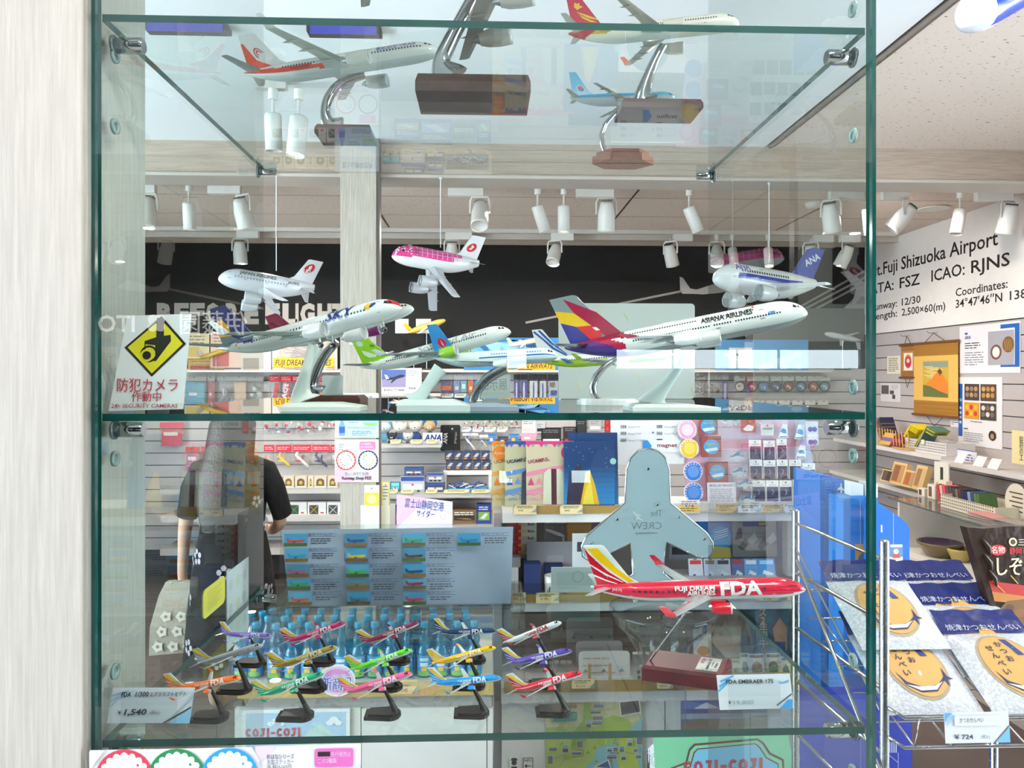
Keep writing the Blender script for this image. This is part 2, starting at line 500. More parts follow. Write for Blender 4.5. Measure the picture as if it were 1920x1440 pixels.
# dark seam with two slim rails where the two hall ceilings meet
sbox('trim_1', PAINT, '#3c3532', SEAM - .025, SEAM + .025, -2.0, BY, CEIL + .03, CEIL + .1)
sbox('trim_2', PAINT, '#8b8078', SEAM - .008, SEAM + .006, -2.0, BY, CEIL - .006, CEIL + .04)
# shop ceiling joints
for i, x in enumerate((-2.6, -.75, .95, 2.3)):
    sbox('trim_%d' % (3 + i), PAINT, '#4b4340', x, x + .012, 4.0, 5.75, CEIL - .002, CEIL + .02)
for i, y in enumerate((4.75, 5.3)):
    sbox('trim_%d' % (7 + i), PAINT, '#b3a397', -3.2, WX, y, y + .008, CEIL - .002, CEIL + .02)
# wood beam over the shop front with its pale lower edge
bm_ = sbox('beam', BEAMW, '#b0a090', XL, WX, BY, BY + .17, H + 1.0, CEIL)
struct(MB().box(XL, WX, BY - .01, BY + .18, H + .985, H + 1.0, '#c3b9ae'), 'edge_strip', PAINT, bm_)
sbox('beam.001', PAINT, '#cfc5bb', XL, WX, 5.95, 6.02, CEIL - .05, CEIL)
# right wall: plain board above, grooved slats below
wr = sbox('wall_right', MATTE, '#4d4642', WX, WX + .1, 2.3, WY + .1, FL, CEIL)
struct(MB().box(WX - .02, WX, 2.3, WY, H + .375, CEIL, '#efe9e2'), 'board', PAINT, wr)
zs = H + .367; k = 0
SL = .105
while zs - SL > .0:
    o = struct(MB().box(WX - .014, WX, 2.3, WY, zs - SL + .007, zs, '#bcb3b0'), 'slat', PAINT, wr); zs -= SL
# back wall: black band above, grey slats below
wb = sbox('wall_back', MATTE, '#3b3634', XL, WX, WY, WY + .1, FL, CEIL)
struct(MB().box(XL, WX, WY - .012, WY, H + .075, CEIL, '#0b0a0a'), 'black_board', MATTE, wb)
zs = H + .068
while zs - SL > .0:
    struct(MB().box(XL, WX, WY - .014, WY, zs - SL + .007, zs, '#c6c0bf'), 'slat', PAINT, wb); zs -= SL
# side walls; tall unseen windows added to throw daylight on the hall ceiling
def added_window_wall(name, x0, x1, y0, y1, wy0, wy1, wz0, wz1, n, num):
    m = MB()
    for b in ((y0, y1, FL, wz0), (y0, y1, wz1, CEIL), (y0, wy0, wz0, wz1), (wy1, y1, wz0, wz1)): m.box(x0, x1, b[0], b[1], b[2], b[3], '#c4c2c0')
    struct(m, name, PAINT)
    f = MB(); xm = (x0 + x1) / 2
    for i in range(n + 1):
        y = wy0 + (wy1 - wy0 - .04) * i / n; f.box(xm - .03, xm + .03, y, y + .04, wz0, wz1, '#8c8f92')
    fo = struct(f, 'window_%d' % num, PAINT)
    for i in range(n):
        a = wy0 + (wy1 - wy0 - .04) * i / n; struct(MB().box(xm - .004, xm + .004, a + .04, a + (wy1 - wy0 - .04) / n, wz0, wz1, '#fff'), 'pane', GLASS, fo)


added_window_wall('wall_left', XL - .1, XL, YB, WY + .1, -1.6, 3.5, .1, 2.62, 5, 3)
added_window_wall('wall_hall', XH, XH + .1, YB, 2.3, -1.6, 2.2, .1, 2.62, 4, 4)
sbox('wall_hall.001', PAINT, '#c2bfbc', WX + .1, XH, 2.2, 2.3, FL, CEIL)
# wall behind the photographer, with a low strip of windows that shows in the case front
wn = MB()
for b in ((XL, XH, FL, 1.65), (XL, XH, 1.88, CEIL), (XL, .26, 1.65, 1.88), (.52, 1.6, 1.65, 1.88), (4.65, XH, 1.65, 1.88)):
    wn.box(b[0], b[1], YB - .1, YB, b[2], b[3], '#4a4644')
struct(wn, 'wall_behind', PAINT)
for i, (a, b) in enumerate(((.26, .52), (1.6, 4.65))):
    fr = MB()
    for x in ((a, b - .01) if i == 0 else (a, 2.3, 3.1, 3.62, b - .01)): fr.box(x, x + .01, YB - .08, YB - .02, 1.65, 1.88, '#8c8f92')
    fo = struct(fr, 'window_%d' % (i + 1), PAINT)
    struct(MB().box(a, b, YB - .055, YB - .05, 1.65, 1.88, '#ffffff'), 'pane', GLASS, fo)
# pale wood pillar beside the case, and the slimmer post inside the shop
sbox('pillar', PALE, '#ddd', -1.5, -.512, .953, 1.13, FL, CEIL)
c0, c1 = P(638, 700, 3.6).x, P(705, 700, 3.6).x
sbox('column', PALE2, '#ccc', c0, c1, 3.6, BY, FL, CEIL)
sbox('trim_9', PAINT, '#77706b', c1, c1 + .016, 3.61, BY, FL, CEIL)

# ---------------------------------------------------------------- glass display case
SB, SM, ST = H - .468, H - .048, H + .4663     # shelf tops: lower, middle, upper
YF, YK = .966, 1.665
case = thing('display_case', 'frameless clear glass showcase holding three shelves of model aircraft', 'display case', (0, 1.3, 0))
EDGEC = '#0d4a46'


def pane(name, x0, x1, y0, y1, z0, z1, thin, edgecol=EDGEC, gm=GLASS):
    mb = MB().box(x0, x1, y0, y1, z0, z1, edgecol); o = mb.obj(name, gm, case, world=True); me = o.data
    me.materials.append(EDGE)
    for p in me.polygons:
        if abs(p.normal[thin]) < .5 and p.normal[1] < .5: p.material_index = 1
    return o


pane('side_pane', -.510, -.497, .974, YK + .01, .14, 2.62, 0)
pane('side_pane', .5135, .5275, .974, YK + .01, .14, 2.62, 0)
pane('front_pane', -.4955, .512, .955, .962, .14, 2.62, 1)
for z in (SB, SM, ST): pane('glass_shelf', -.492, .508, YF, YK, z - .0095, z, 2, gm=SHELFG)
struct(MB().box(-.51, .5275, .955, YK + .01, FL, .14, '#3a3a3c'), 'plinth', PAINT, case)
struct(MB().box(-.51, .5275, .955, YK + .01, 2.62, CEIL, '#d9dcdd'), 'top_panel', PAINT, case)
# chrome studs under the shelf ends, and capped holes for others
for sx, X in ((1, .5135), (-1, -.497)):
    for z in (SB, SM, ST):
        for y in (1.005, 1.63):
            m = MB(); zz = z - .0095 - .0135 if y < 1.5 else z - .0095 - .008
            r = .0105 if y < 1.5 else .0085
            m.lathe([(.4 * r, 0), (r, .001), (r, .034), (.85 * r, .036)] if 1 else [], 16, '#fff', ax='x')
            m.v = [((X - sx * (v[0] + .004)), v[1] + y, v[2] + zz) for v in m.v]
            if sx > 0: m.f = [f[::-1] for f in m.f]
            m.obj('shelf_stud', CHROME, case, world=True)
            m = MB().lathe([(.008, 0), (.0135, .0005), (.0135, .003), (.011, .004)], 16, '#5d6a6c', ax='x')
            m.v = [((X - sx * v[0]), v[1] + y, v[2] + zz) for v in m.v]
            if sx > 0: m.f = [f[::-1] for f in m.f]
            m.obj('stud_washer', GLOSS, case, world=True)
    for z in ((1.885, 2.06, 1.535, 1.44, 1.155, 1.0) if sx > 0 else (1.885, 1.98, 1.44, 1.155)):
        m = MB().lathe([(.006, 0), (.0105, .0005), (.0105, .004), (.006, .0042), (.0055, .001)], 16, '#87a09e', ax='x')
        m.v = [((X - sx * v[0]), v[1] + 1.005, v[2] + z) for v in m.v]
        if sx > 0: m.f = [f[::-1] for f in m.f]
        m.obj('hole_cap', GLOSS, case, world=True)

# ---------------------------------------------------------------- track lights
WHT = '#efece6'


def rail(name, y, x0, x1, z, label):
    o = MB().box(x0, x1, y - .017, y + .017, z - .03, z, '#d8d2ca').obj(name, PAINT, world=True)
    return tag(o, label, 'light track')


T1, T2 = 4.4, 5.8
rail('light_track', T1, -2.9, 3.3, CEIL, 'long pale ceiling track just behind the wood beam')
rail('light_track', T2, -2.9, 3.3, CEIL, 'rear ceiling track in front of the black wall band')
rail('light_track', 2.93, -.90, -.78, CEIL, 'short ceiling track in the hall above the case')


def head(px, py0, Y, kind, tilt, yaw, lit, label, box=None, scale=1., fin=False):
    """spot head under a track; px,py0: where the stem leaves the track"""
    top = P(px, py0, Y); top.z = CEIL - .03
    t = thing('track_spotlight', label, 'spotlight', top, 'ceiling track spotlights')
    if box:
        bx0, bx1 = (box[0] - px) * MPP(Y, px), (box[1] - px) * MPP(Y, px)
        MB().box(bx0, bx1, -.02, .02, -.055, -.0005, WHT).obj('driver_box', PAINT, t)
    else:
        MB().lathe([(.017, -.04), (.019, -.038), (.019, 0)], 12, WHT).obj('track_adapter', PAINT, t)
    rm = Matrix.Rotation(yaw, 4, 'Z') @ Matrix.Rotation(tilt, 4, 'X')
    if kind == 'can':
        drop = .12 * scale
        MB().tube([(0, 0, -.03), (0, 0, -drop)], .006, 8, WHT).obj('stem', PAINT, t)
        r, l = .036 * scale, .145 * scale
        M = Matrix.Translation((0, 0, -drop)) @ rm; m = MB(); m.M = M
        m.lathe([(.004, .014), (r * .9, .012), (r, .004), (r, -l), (r * .94, -l), (r * .9, -l + .012), (.003, -l + .014)], 20, WHT).obj('lamp_body', PAINT, t)
        face = -l + .011; fr = r * .86
    else:
        drop = .155 * scale; r, l = .052 * scale, .15 * scale
        M = Matrix.Translation((0, 0, -drop)) @ rm; m = MB(); m.M = M
        prof = [(.003, l * .52), (r * .62, l * .5), (r * .74, l * .40), (r * .95, l * .05), (r, -l * .1), (r, -l * .52), (r * 1.02, -l * .54), (r * 1.02, -l * .66), (r * .93, -l * .66), (r * .88, -l * .56), (.003, -l * .55)]
        body = m.lathe(prof, 22, WHT).obj('lamp_body', PAINT, t)
        for k in range(7):
            m2 = MB(); m2.M = M; x = (k - 3) * r * .2; hh = sqrt(max((r * .72) ** 2 - x * x, 0)) * .8
            m2.box(x - r * .03, x + r * .03, -hh, hh, l * .50, l * .56, '#3e4a46').obj('cooling_fin', PAINT, body)
        m3 = MB(); yw = Matrix.Rotation(yaw, 4, 'Z'); m3.M = yw
        m3.tube([(-r * 1.12, 0, -drop), (-r * 1.12, 0, -drop + l * .48), (-r * .9, 0, -drop + l * .66), (r * .9, 0, -drop + l * .66), (r * 1.12, 0, -drop + l * .48), (r * 1.12, 0, -drop)], .0045 * scale, 6, WHT, flat=1.6)
        m3.tube([(0, 0, -drop + l * .66), (0, 0, -.03)], .006, 6, WHT)
        m3.obj('yoke', PAINT, t)
        face = -l * .56 + .004; fr = r * .86
    m4 = MB(); m4.M = M; m4.lathe([(.002, face - .002), (fr, face - .001), (fr, face)], 20, '#f4f4f4')
    m4.obj('lens', LAMP if lit else GLOSS, t)
    return t


big = 'large white yoke spotlight '
head(455, 347, T1, 'yoke', .35, -.5, 0, big + 'behind the case end nearest the pillar', (392, 452))
head(354, 347, T1, 'can', .1, 0, 1, 'slim lit can spotlight seen through the glass by the pillar')
head(276, 347, T1, 'yoke', -.15, 0, 0, big + 'at the pillar end of the front track', (232, 292))
head(900, 345, T1, 'yoke', .5, 3.05, 1, big + 'lit and facing the hall, beside the wooden post', (840, 906))
head(1008, 347, T1, 'can', .35, -1.2, 0, 'unlit can spotlight tilted beside the pink inflatable')
head(1057, 347, T1, 'can', 0., 0, 1, 'upright can spotlight with a glowing rim near mid track')
head(1137, 347, T1, 'yoke', .3, -.1, 0, big + 'with its finned back to the hall, over the white display board', (1080, 1150))
head(1292, 350, T1, 'can', .45, -1.3, 0, 'unlit can spotlight leaning away over the mural plane')
head(1558, 352, T1, 'yoke', .35, -.75, 0, big + 'over the blue tailed inflatable', (1555, 1618))
head(1628, 352, T1, 'can', .2, -.9, 0, 'can spotlight half behind the case corner')
head(1693, 355, T1, 'yoke', .75, 1.1, 1, big + 'aimed at the airport lettering', (1652, 1702))
head(1800, 355, T1, 'can', .25, 1.9, 0, 'can spotlight nearest the airport lettering board')
head(1891, 357, T1, 'yoke', .3, .25, 0, big + 'at the outer end of the front track', (1828, 1897))
head(847, 430, T2, 'yoke', .2, .1, 0, big + 'of the rear track, over the pink inflatable', (835, 885))
head(1040, 432, T2, 'yoke', .55, 2.7, 1, big + 'of the rear track, lit above the black wall', (1033, 1075))
head(1257, 433, T2, 'yoke', .45, -.7, 0, big + 'of the rear track, above the mural plane', (1262, 1298))
head(1344, 434, T2, 'yoke', .6, 2.9, 1, 'lit rear track spotlight behind the case corner edge')
head(1373, 434, T2, 'can', .4, 3.1, 1, 'lit rear track can beside the hanging string')
head(1440, 434, T2, 'can', .3, 3., 1, 'rear track can straight behind the string of the blue tailed inflatable')
head(1520, 437, T2, 'yoke', .3, -.6, 0, big + 'of the rear track, left of the flat downlight', (1524, 1562))
head(1585, 437, T2, 'yoke', .5, .7, 0, big + 'of the rear track, nearest the lettering board', (1574, 1612))
head(450, 432, T2, 'yoke', .25, .1, 0, big + 'of the rear track, over the white inflatable', (445, 485))
head(560, 165, 2.93, 'can', .12, 2.6, 1, 'lit can spotlight of the hall hanging over the top shelf', None, 1.0)
head(512, 165, 2.93, 'can', .1, 0, 0, 'unlit can spotlight of the hall beside the wood post', None, .9)
for i, (px, py, lab) in enumerate(((1750, 390, 'round recessed downlight above the airport lettering'), (1543, 462, 'round recessed downlight near the black wall corner'))):
    d = ray(px, py); t_ = (CEIL - H) / d.z; c = Vector((d.x * t_, d.y * t_, CEIL))
    t = thing('downlight', lab, 'ceiling light', c - Vector((0, 0, .012)))
    MB().lathe([(.095, .011), (.11, .004), (.108, 0), (.088, .003)], 28, '#e9e4dc').obj('rim', PAINT, t)
    MB().lathe([(.002, .004), (.088, .0035), (.088, .006)], 28, '#fff').obj('diffuser', LAMP, t)
t = tag(MB().lathe([(.002, -.035), (.035, -.034), (.05, -.02), (.055, 0)], 20, '#e6e0d6').obj('smoke_detector', PAINT, loc=(P(1525, 375, 4.85).x, 4.85, CEIL)), 'small round smoke detector on the pitted shop ceiling', 'detector')

# warm pools on the lettering wall, the gondola and the front goods
spot('spot_lettering', (2.15, 4.35, CEIL - .2), (WX, 5.3, 2.3), 26, 75)
spot('spot_lettering_near', (2.5, 4.2, CEIL - .2), (WX, 4.7, 2.0), 24, 70)
spot('spot_scroll', (2.2, 4.35, CEIL - .2), (WX, 5.6, 1.3), 30, 60)
spot('spot_post', (0, 4.35, CEIL - .2), (.1, 6.4, 1.3), 60, 80)
spot('spot_gondola', (.75, 2.4, CEIL - .1), (.75, 3.3, 1.3), 42, 70)
spot('spot_drinks', (-.3, 2.2, CEIL - .1), (-.4, 3.0, .8), 42, 75)
spot('spot_biscuits', (1.9, 1.5, CEIL - .1), (1.35, 2.0, .9), 9, 60)
spot('showcase_fill', (.5, .2, CEIL - .05), (.25, 1.02, 1.15), 34, 50, .5, (1, .97, .93), .04)  # added fill spot that brightens the case front and its notices
spot('spot_packs', (-1.2, 4.3, CEIL - .2), (-1.3, 6.4, 1.1), 50, 80)
# ================================================================ model aircraft
def bez(v, pts):
    """piecewise linear lookup"""
    for (a, x), (b, y) in zip(pts, pts[1:]):
        if v <= b: return x + (y - x) * (v - a) / (b - a if b > a else 1)
    return pts[-1][1]


class Plane:
    def __init__(s, name, label, tail, nose, Yt, Yn, roll=0., r=.0475, base=None, cat='model airplane', group=None, seg=28, rings=60, mat=None, fat=False):
        a, b = P(*tail, Yt), P(*nose, Yn); s.L = (b - a).length; X = (b - a).normalized(); Y = Vector((0, 0, 1)).cross(X).normalized(); Z = X.cross(Y)
        s.M = Matrix.Translation(a) @ Matrix((X, Y, Z)).transposed().to_4x4() @ Matrix.Rotation(roll, 4, 'X')
        s.near = -1 if X.x > 0 else 1          # local y sign of the side that faces the hall
        s.r = r; s.seg = seg; s.rings = rings; s.mat = mat or LIVERY; s.fat = fat
        loc = base if base is not None else s.M @ Vector((.5 * s.L, 0, 0))
        s.root = thing(name, label, cat, loc, group)
        s.tl = .34 if not fat else .42; s.nl = .14 if not fat else .24

    def R(s, t):
        if t < s.tl: q = t / s.tl; return s.r * (.09 + .91 * sin(pi / 2 * q) ** .85) if not s.fat else s.r * (.34 + .66 * sin(pi / 2 * q))
        if t > 1 - s.nl: q = min((t - 1 + s.nl) / s.nl, 1); return s.r * max(1 - q ** 2.1, 0) ** .55
        return s.r

    def zc(s, t):
        d = s.r - s.R(t); return d * .72 if t < .5 else -d * .3

    def surf(s, t, a, side, off=0.):
        """a: degrees from the top; side: local y sign"""
        R = s.R(t) + off / s.L; a = radians(a); return (t * s.L, side * sin(a) * R * s.L, (cos(a) * R + s.zc(t)) * s.L)

    def put(s, mb, name, mat=None, kind=None, parent=None):
        mb.v = [tuple(s.M @ Vector(v)) for v in mb.v]
        o = mb.obj(name, mat or s.mat, None, world=True) if parent is None and False else None
        loc = s.root.location; mb.v = [(v[0] - loc[0], v[1] - loc[1], v[2] - loc[2]) for v in mb.v]
        o = mb.obj(name, mat or s.mat, parent or s.root)
        if kind: o['kind'] = kind
        return o

    def body(s, col, name='fuselage'):
        n, m = s.seg, s.rings; ts = [s.tl * (i / (m * .35)) for i in range(int(m * .35))]; k = int(m * .4)
        ts += [s.tl + (1 - s.nl - s.tl) * i / k for i in range(k)]; k2 = m - len(ts)
        ts += [1 - s.nl + s.nl * sin(pi / 2 * i / k2) for i in range(k2 + 1)]
        mb = MB(); rings = [[s.surf(t, 360 * j / n, -s.near * -1, 0) for j in range(n)] for t in ts]; cols = []
        for i in range(len(ts) - 1):
            for j in range(n):
                a = 2 * pi * (j + .5) / n; cols.append(col((ts[i] + ts[i + 1]) / 2, cos(a)) if callable(col) else col)
        mb.loft(rings, cols, True); return s.put(mb, name)

    def fin(s, col, prints=(), g=(.03, .235, -.012, .065, .165), name='tail_fin', th=.005):
        rt, rl, tt, tl, h = g; L = s.L; z0 = lambda t: s.zc(t) + s.R(t) * .85
        def uv(u, v):
            zr = z0(rt) + (z0(rl) - z0(rt)) * u; zt = s.r + h
            return ((rt + (rl - rt) * u) * (1 - v) + (tt + (tl - tt) * u) * v, zr * (1 - v) + zt * v)
        mb = MB(); pts = [uv(0, 0), uv(1, 0), uv(.86, .16), uv(1, .97), uv(.9, 1), uv(0, 1)]
        if g[1] - g[0] < .14: pts.pop(2)
        mb.prism([(x * L, z * L) for x, z in pts], -th * L, th * L, col); o = s.put(mb, name)
        if prints:
            mb = MB()
            for i, (poly, c) in enumerate(prints):
                for sd in (-1, 1):
                    y = sd * (th * L + .0002 + .0001 * i); q = [uv(*p) for p in poly]; mb.add([(x * L, y, z * L) for x, z in q], [tuple(range(len(q)))], c)
            s.put(mb, 'tail_print', None, None, o)
        return o

    def fintext(s, txt, u, v, h, col, g, th=.005, bold=.02, rot=0., flip=False):
        rt, rl, tt, tl, hh = g; L = s.L; vs, fs, x0, x1, y0, y1 = glyph(txt, bold); k = h / .69; mb = MB()
        cx = ((rt + (rl - rt) * u) * (1 - v) + (tt + (tl - tt) * u) * v) * L; cz = (s.zc(rt) + s.R(rt) * .85) * (1 - v) * L + (s.r + hh) * v * L
        q = []
        for a, b in vs:
            a = (a - (x0 + x1) / 2) * k; b = (b - .34) * k; a, b = a * cos(rot) - b * sin(rot), a * sin(rot) + b * cos(rot)
            q.append((cx + (a if s.near < 0 else -a) * L, s.near * (th * L + .0006), cz + b * L))
        mb.add(q, fs, col); s.put(mb, 'tail_lettering')

    def wingpair(s, col, tipcol=None, le=.64, te=.45, span=.46, sweep=.27, tipch=.045, z=-.6, dih=.09, th=.014, let=.04, name='wing', under=None, kink=True):
        for sd in (-1, 1):
            L = s.L; mb = MB(); secs = []
            ks = [(.0, le, te)] + ([(.34, le - .34 * sweep, te + .005)] if kink else []) + [(1., le - sweep, le - sweep - tipch)]
            for f, a, b in ks:
                y = sd * (f * span); zz = z * s.r + dih * f * span; h = th * (1 - .72 * f)
                secs.append([((b) * L, y * L, zz * L), ((b + (a - b) * .35) * L, y * L, (zz + h * .8) * L), ((b + (a - b) * .75) * L, y * L, (zz + h) * L), (a * L, y * L, zz * L), ((b + (a - b) * .7) * L, y * L, (zz - h * .7) * L), ((b + (a - b) * .3) * L, y * L, (zz - h * .35) * L)])
            cols = [col] * (6 * (len(secs) - 1))
            if under:
                for i in range(len(secs) - 1):
                    for j in (3, 4, 5): cols[i * 6 + j] = under
            mb.loft(secs, cols, True, False)
            w_ = s.put(mb, name)
            if let and tipcol:
                a, b = ks[-1][1], ks[-1][2]; zz = z * s.r + dih * span; mb = MB(); r2 = []
                for f, ua, ub, dy in ((0, a, b, 0), (.35, a - .012, b - .008, .012), (1, a - .05, b - .032, .024)):
                    y = sd * (span + dy); zz2 = zz + let * f; h = .0025
                    r2.append([(ub * L, (y + h * .5) * L, zz2 * L), (ua * L, (y + h) * L, zz2 * L), (ua * L, (y - h) * L, zz2 * L), (ub * L, (y - h * .5) * L, zz2 * L)])
                mb.loft(r2, tipcol, True, False); s.put(mb, 'winglet', None, None, w_)
            # flap fairings under the wing
            if s.seg >= 24:
                for f in (.3, .55, .75):
                    te_ = (te + .005) if f < .34 else (te + .005) + (le - sweep - tipch - te) * (f - .34) / .66
                    mb = MB(); mb.lathe([(.0005, -.045), (.006, -.015), (.0055, .02), (.0005, .05)], 8, under or col, ax='x', cx=te_ + .02, cy=sd * f * span, cz=z * s.r + dih * f * span - .008)
                    mb.v = [(v[0] * L, v[1] * L, v[2] * L) for v in mb.v]; s.put(mb, 'flap_fairing', None, None, w_)

    def stabs(s, col, le=.115, te=.035, span=.185, sweep=.10, z=.25, dih=.10):
        for sd in (-1, 1):
            L = s.L; mb = MB(); secs = []
            for f, a, b in ((0, le, te), (1, le - sweep, le - sweep - .035)):
                y = sd * f * span; zz = s.zc(.07) + z * s.R(.07) + dih * f * span; h = .006 * (1 - .6 * f)
                secs.append([(b * L, y * L, zz * L), ((a + b) / 2 * L, y * L, (zz + h) * L), (a * L, y * L, zz * L), ((a + b) / 2 * L, y * L, (zz - h) * L)])
            mb.loft(secs, col, True, False); s.put(mb, 'tailplane')

    def engines(s, col, ys=(.145,), x=.60, r=.024, l=.10, z=-.6, dih=.09, drop=.028, lip='#c9ccce', xs=None, sweep=.27):
        L = s.L
        for sd in (-1, 1):
            for i, y in enumerate(ys):
                xe = (xs[i] if xs else x - (y - ys[0]) * sweep / .46 * 1.05); zz = z * s.r + dih * y - drop
                def lz(prof, c, nm, par=None):
                    mb = MB().lathe(prof, 18, c, ax='x', cx=xe, cy=sd * y, cz=zz); mb.v = [(v[0] * L, v[1] * L, v[2] * L) for v in mb.v]; return s.put(mb, nm, None, None, par)
                e = lz([(r * .62, -l * .5), (r * .9, -l * .25), (r * 1.03, l * .15), (r, l * .42)], col, 'engine')
                lz([(r * 1.0, l * .42), (r * .97, l * .5), (r * .86, l * .48), (r * .8, l * .4)], lip, 'intake_lip', e)
                lz([(r * .8, l * .40), (.001, l * .41)], '#22262a', 'fan', e)
                lz([(.001, -l * .78), (r * .32, -l * .62), (r * .55, -l * .46)], '#7d8286', 'exhaust_cone', e)
                mb = MB().box((xe - l * .55) * L, (xe + l * .22) * L, (sd * y - .003) * L, (sd * y + .003) * L, (zz + r * .6) * L, (zz + drop + .004) * L, col); s.put(mb, 'pylon', None, None, e)

    def windows(s, t0, t1, n, a=80, col='#2e3844', h=.010, w=.5, skip=(), name='window_row'):
        mb = MB(); dt = (t1 - t0) / n; da = degrees_(h / s.r / 2)
        for sd in (-1, 1):
            for i in range(n):
                if i in skip: continue
                ta = t0 + dt * i; tb = ta + dt * w
                mb.add([s.surf(ta, a + da, sd, .0004), s.surf(tb, a + da, sd, .0004), s.surf(tb, a - da, sd, .0004), s.surf(ta, a - da, sd, .0004)], [(0, 1, 2, 3)], col)
        return s.put(mb, name, None, 'stuff')

    def cockpit(s, col='#262c33', t=.948, a0=38, a1=62, w=.022, frame=None):
        mb = MB()
        for sd in (-1, 1):
            for i, (ta, tb, sa) in enumerate(((t - .012, t + .004, 0), (t + .006, t + w, -4))):
                mb.add([s.surf(ta, a1 + sa, sd, .0005), s.surf(tb, a1 + sa - 2, sd, .0005), s.surf(tb - .004, a0 + sa + 4, sd, .0005), s.surf(ta + .002, a0 + sa, sd, .0005)], [(0, 1, 2, 3)], col)
        s.put(mb, 'cockpit_window')

    def door(s, t, a=78, w=.016, h=.055, col='#8d9398'):
        mb = MB(); da = degrees_(h / s.r / 2); e = .0016
        for sd in (-1, 1):
            for (ta, tb, x, y) in ((t, t + w, a - da, a - da + 3), (t, t + w, a + da - 3, a + da), (t, t + e, a - da, a + da), (t + w - e, t + w, a - da, a + da)):
                mb.add([s.surf(ta, y, sd, .0004), s.surf(tb, y, sd, .0004), s.surf(tb, x, sd, .0004), s.surf(ta, x, sd, .0004)], [(0, 1, 2, 3)], col)
        s.put(mb, 'door_outline')

    def letters(s, txt, t0, t1, a, h, col, bold=.0, shear=0., name='lettering', both=False):
        """baseline at angle a from the top, cap height h (fraction of length)"""
        vs, fs, x0, x1, y0, y1 = glyph(txt, bold, shear)
        bm_ = bmesh.new(); bv = [bm_.verts.new((x, y, 0)) for x, y in vs]
        for f in fs:
            try: bm_.faces.new([bv[i] for i in f])
            except ValueError: pass
        for i in range(1, 6):
            y = y0 + (y1 - y0) * i / 6
            bmesh.ops.bisect_plane(bm_, geom=bm_.verts[:] + bm_.edges[:] + bm_.faces[:], plane_co=(0, y, 0), plane_no=(0, 1, 0))
        bm_.verts.index_update(); q = []
        for sd in ((s.near, -s.near) if both else (s.near,)):
            mb = MB(); q = []
            fwd = (sd < 0)
            for v in bm_.verts:
                u = (v.co.x - x0) / (x1 - x0); t = t0 + (t1 - t0) * (u if fwd else 1 - u)
                q.append(s.surf(t, a - degrees_(v.co.y / .69 * h / s.R(t)), sd, .0006))
            mb.add(q, [[v.index for v in f.verts] for f in bm_.faces], col); s.put(mb, name)
        bm_.free()

    def patch(s, polys, name='livery_print', off=.00045):
        """filled shapes on the side skin; points (t, angle)"""
        mb = MB()
        for k, (poly, c) in enumerate(polys):
            b = bmesh.new(); vv = [b.verts.new((t, a / 100, 0)) for t, a in poly]; b.faces.new(vv)
            a0, a1 = min(a for _, a in poly), max(a for _, a in poly)
            for i in range(int(a0 // 9), int(a1 // 9) + 1): bmesh.ops.bisect_plane(b, geom=b.verts[:] + b.edges[:] + b.faces[:], plane_co=(0, i * .09, 0), plane_no=(0, 1, 0))
            if s.fat:
                for i in range(2, 20): bmesh.ops.bisect_plane(b, geom=b.verts[:] + b.edges[:] + b.faces[:], plane_co=(i * .05, 0, 0), plane_no=(1, 0, 0))
            b.verts.index_update()
            for sd in (-1, 1): mb.add([s.surf(v.co.x, v.co.y * 100, sd, off + .0001 * k) for v in b.verts], [[v.index for v in f.verts] for f in b.faces], c)
            b.free()
        s.put(mb, name)


def degrees_(x): return x * 180 / pi


def rod(root, pts, r, mat, name='stand_arm', col='#ccc', n=10, flat=1.):
    mb = MB().tube([Vector(p) - root.location for p in pts], r, n, col, flat=flat); return mb.obj(name, mat, root)


def arm(root, Y, pts, d, mat, col, name='stand_arm'):
    """flat swept arm; pts (px,py,width px) traced at depth Y, d = thickness in depth"""
    s = MPP(Y); mb = MB(); rings = []
    # smooth resample
    fine = []
    for i in range(len(pts) - 1):
        p0, p1, p2, p3 = pts[max(i - 1, 0)], pts[i], pts[i + 1], pts[min(i + 2, len(pts) - 1)]
        for k in range(5):
            f = k / 5; fine.append(tuple(.5 * ((2 * b) + (c - a) * f + (2 * a - 5 * b + 4 * c - d_) * f * f + (-a + 3 * b - 3 * c + d_) * f ** 3) for a, b, c, d_ in zip(p0, p1, p2, p3)))
    fine.append(pts[-1])
    for i, (x, y, wd) in enumerate(fine):
        a = fine[max(i - 1, 0)]; b = fine[min(i + 1, len(fine) - 1)]; dx, dy = b[0] - a[0], b[1] - a[1]; l = hypot(dx, dy) or 1; nx, ny = -dy / l, dx / l
        c = P(x, y, Y) - root.location; e = Vector((nx * s, 0, -ny * s)) * wd / 2
        ring = []
        for k in range(12):
            an = 2 * pi * k / 12; ca, sa = cos(an), sin(an); ca = abs(ca) ** .6 * (1 if ca >= 0 else -1); sa = abs(sa) ** .6 * (1 if sa >= 0 else -1)
            ring.append(c + e * ca + Vector((0, d / 2 * sa, 0)))
        rings.append(ring)
    mb.loft(rings, col, True); return mb.obj(name, mat, root)


def basept(px, py, zs): return PZ(px, py, zs)


